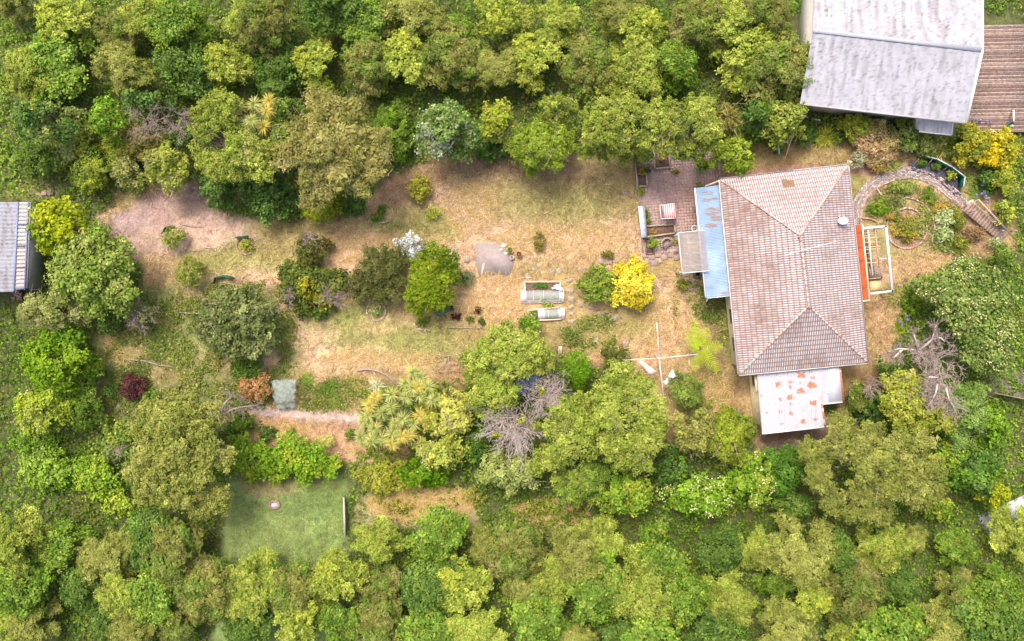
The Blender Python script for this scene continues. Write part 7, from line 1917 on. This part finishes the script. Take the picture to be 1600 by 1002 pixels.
# shed at the left edge: grey iron roof with a framed clear strip
sh = thing('shed', 'grey iron shed roof with a framed clear strip at the left edge', 'shed', (W(30, 385)[0], W(30, 385)[1], 0))
sz = 2.8
part('wall', mat('grey_shed_wall', (150, 148, 150), var=0.08), sh, lambda b: b.prism(XY((-60, 322), (45, 322), (39, 450), (-66, 452), z=2.7), -0.1, sz - 0.15))
corrugated('roof_sheet', W(-70, 316, sz + 0.5), W(27, 316, sz + 0.06), W(21, 456, sz + 0.06), W(-76, 458, sz + 0.5), 0.3, 0.016, PAINTV, sh, ironcol((196, 198, 210), (150, 130, 116), 0.42), 'u', 0.1)
corrugated('clear_strip', W(28, 316, sz), W(44, 316, sz - 0.08), W(38.5, 452, sz - 0.08), W(22, 454, sz), 0.3, 0.02, mat('clear_strip', (176, 164, 158), rough=0.4, var=0.1, alpha=0.85), sh, None, 'u', 0.2)
for a, c in (((28, 316), (22, 455)), ((44, 316), (38.5, 453))): part('purlin', mat('blue_grey_steel', (120, 132, 160), rough=0.5, var=0.08), sh, lambda b: bar_px(b, a, c, 0.1, 0.06, sz + 0.05))
for k in range(4): part('rafter', mat('dark_steel', (88, 92, 108), var=0.08), sh, lambda b: bar_px(b, (27 - 1.4 * k, 351 + 33.5 * k), (43 - 1.3 * k, 350.5 + 33.5 * k), 0.07, 0.05, sz + 0.06))
for k in range(22): part('batten', mat('grey_batten', (150, 146, 150), var=0.1), sh, lambda b: bar_px(b, (28 - 0.25 * k, 320 + 6.1 * k), (44 - 0.25 * k, 319.7 + 6.1 * k), 0.03, 0.03, sz + 0.035))
part('gutter', mat('pale_gutter', (150, 146, 148), rough=0.5, var=0.1), sh, lambda b: bar_px(b, (46.5, 316), (41, 450), 0.22, 0.12, sz - 0.1))
bp = thing('brick_pile', 'heap of old bricks and a pale pot below the shed corner', 'brick pile', (W(28, 462)[0], W(28, 462)[1], 0))
rng = np.random.default_rng(9)
for k in range(24): shared('brick', bm_, bp, W(20 + rng.random() * 16, 456 + rng.random() * 12, 0.06 + 0.12 * (k % 2)), rng.random() * 3)
pot('pale pot standing on the brick heap at the shed corner', 26, 457, 2.6, 0.3, WPOT, SOIL, 0.3)
bn = thing('garden_bench', 'grey timber bench beside the shed below the glossy tree', 'bench', (W(56, 450)[0], W(56, 450)[1], 0))
for k in range(3): part('seat_slat', TIMBER, bn, lambda b: bar_px(b, (46, 447.5 + 2.6 * k), (66, 446.5 + 2.6 * k), 0.11, 0.04, 0.45))
for q in ((47, 448), (65, 447), (47, 453), (65, 452)): part('leg', TIMBER, bn, lambda b: b.bar(W(*q, -0.05), W(*q, 0.43), 0.07, 0.07))

# ------------------------------------------------------------------ the bush going on beyond, above and below the garden
def spread(name, spots, strip):
    protos = []
    kinds = [('caul', LT, 'pale green lobed'), ('broad', MG + BG + YG[:1], 'fresh green leafy'), ('fine', LO, 'olive lobed'), ('broad', DG + MG, 'dark green leafy'), ('clumpy', LT + YG[:1], 'light green clumpy'), ('feather', OL + MG, 'khaki green feathery')]
    for i, (sty, pal, nm) in enumerate(kinds):
        rng = np.random.default_rng(900 + i)
        r = 2.9
        L = [(a - CX, b - CY, c, d, e, f) for a, b, c, d, e, f in auto_lobes(800 + 20 * CX, 501 - 20 * CY, 62, 60, 6.2, rng, 0.4)]
        if sty in ('caul', 'fine'): L = split_lobes(L, rng, 3)
        v, c = crown_arrays(L, sty, pal, rng, None, None, 1.1 if sty != 'clumpy' else 1.5)
        co = raw_mesh('crown', v, np.arange(len(v)), 4, GLOSS if STY[sty][6] else LEAF, None, c)
        b = MB(); limb_tubes(b, (0, 0), L, 6.2, rng, 0.2); to = b.build('trunk', BARK, None, True)
        protos.append((co.data, to.data, nm)); bpy.data.objects.remove(co); bpy.data.objects.remove(to)
    return protos
PROTO = spread('x', None, None)
NTH = ['first', 'second', 'third', 'fourth', 'fifth', 'sixth', 'seventh', 'eighth', 'ninth', 'tenth', 'eleventh', 'twelfth', 'thirteenth', 'fourteenth', 'fifteenth', 'sixteenth', 'seventeenth', 'eighteenth', 'nineteenth', 'twentieth', 'twenty-first', 'twenty-second', 'twenty-third', 'twenty-fourth']
_unused = ['first', 'second', 'third', 'fourth', 'fifth', 'sixth', 'seventh', 'eighth', 'ninth', 'tenth', 'eleventh', 'twelfth', 'thirteenth', 'fourteenth', 'fifteenth', 'sixteenth', 'seventeenth', 'eighteenth', 'nineteenth', 'twentieth', 'last but one', 'last']
rng = np.random.default_rng(4242)
rows = [('topmost bush row', 26, np.arange(5, 1240, 72)), ('bush row above garden trees', 98, np.arange(38, 1250, 74)),
        ('bush row below garden', 858, np.r_[np.arange(0, 345, 72), np.arange(590, 1620, 72)]), ('next to bottommost bush row', 930, np.arange(30, 1620, 70)), ('bottommost bush row', 990, np.arange(-5, 1620, 74))]
last = -1
for nm, y0, xs in rows:
    for i, x in enumerate(xs):
        k = int(rng.integers(0, 6))
        if k == last: k = (k + 1) % 6
        last = k
        px, py = x + rng.normal() * 15, y0 + rng.normal() * 12
        p = W(px, py, 4.0); s = rng.uniform(0.58, 1.08)
        t = thing('bush_tree', f'{PROTO[k][2]} tree, {NTH[i]} from left in {nm}', 'tree', (p[0], p[1], 0), 'trees of the bush beyond the garden')
        for me, n_ in ((PROTO[k][0], 'crown'), (PROTO[k][1], 'trunk')):
            o = bpy.data.objects.new(n_, me); COL.objects.link(o); o.parent = t
        t.rotation_euler = (0, 0, rng.random() * 6.28); t.scale = (s * rng.uniform(0.85, 1.15), s * rng.uniform(0.85, 1.15), s * rng.uniform(0.8, 1.0))
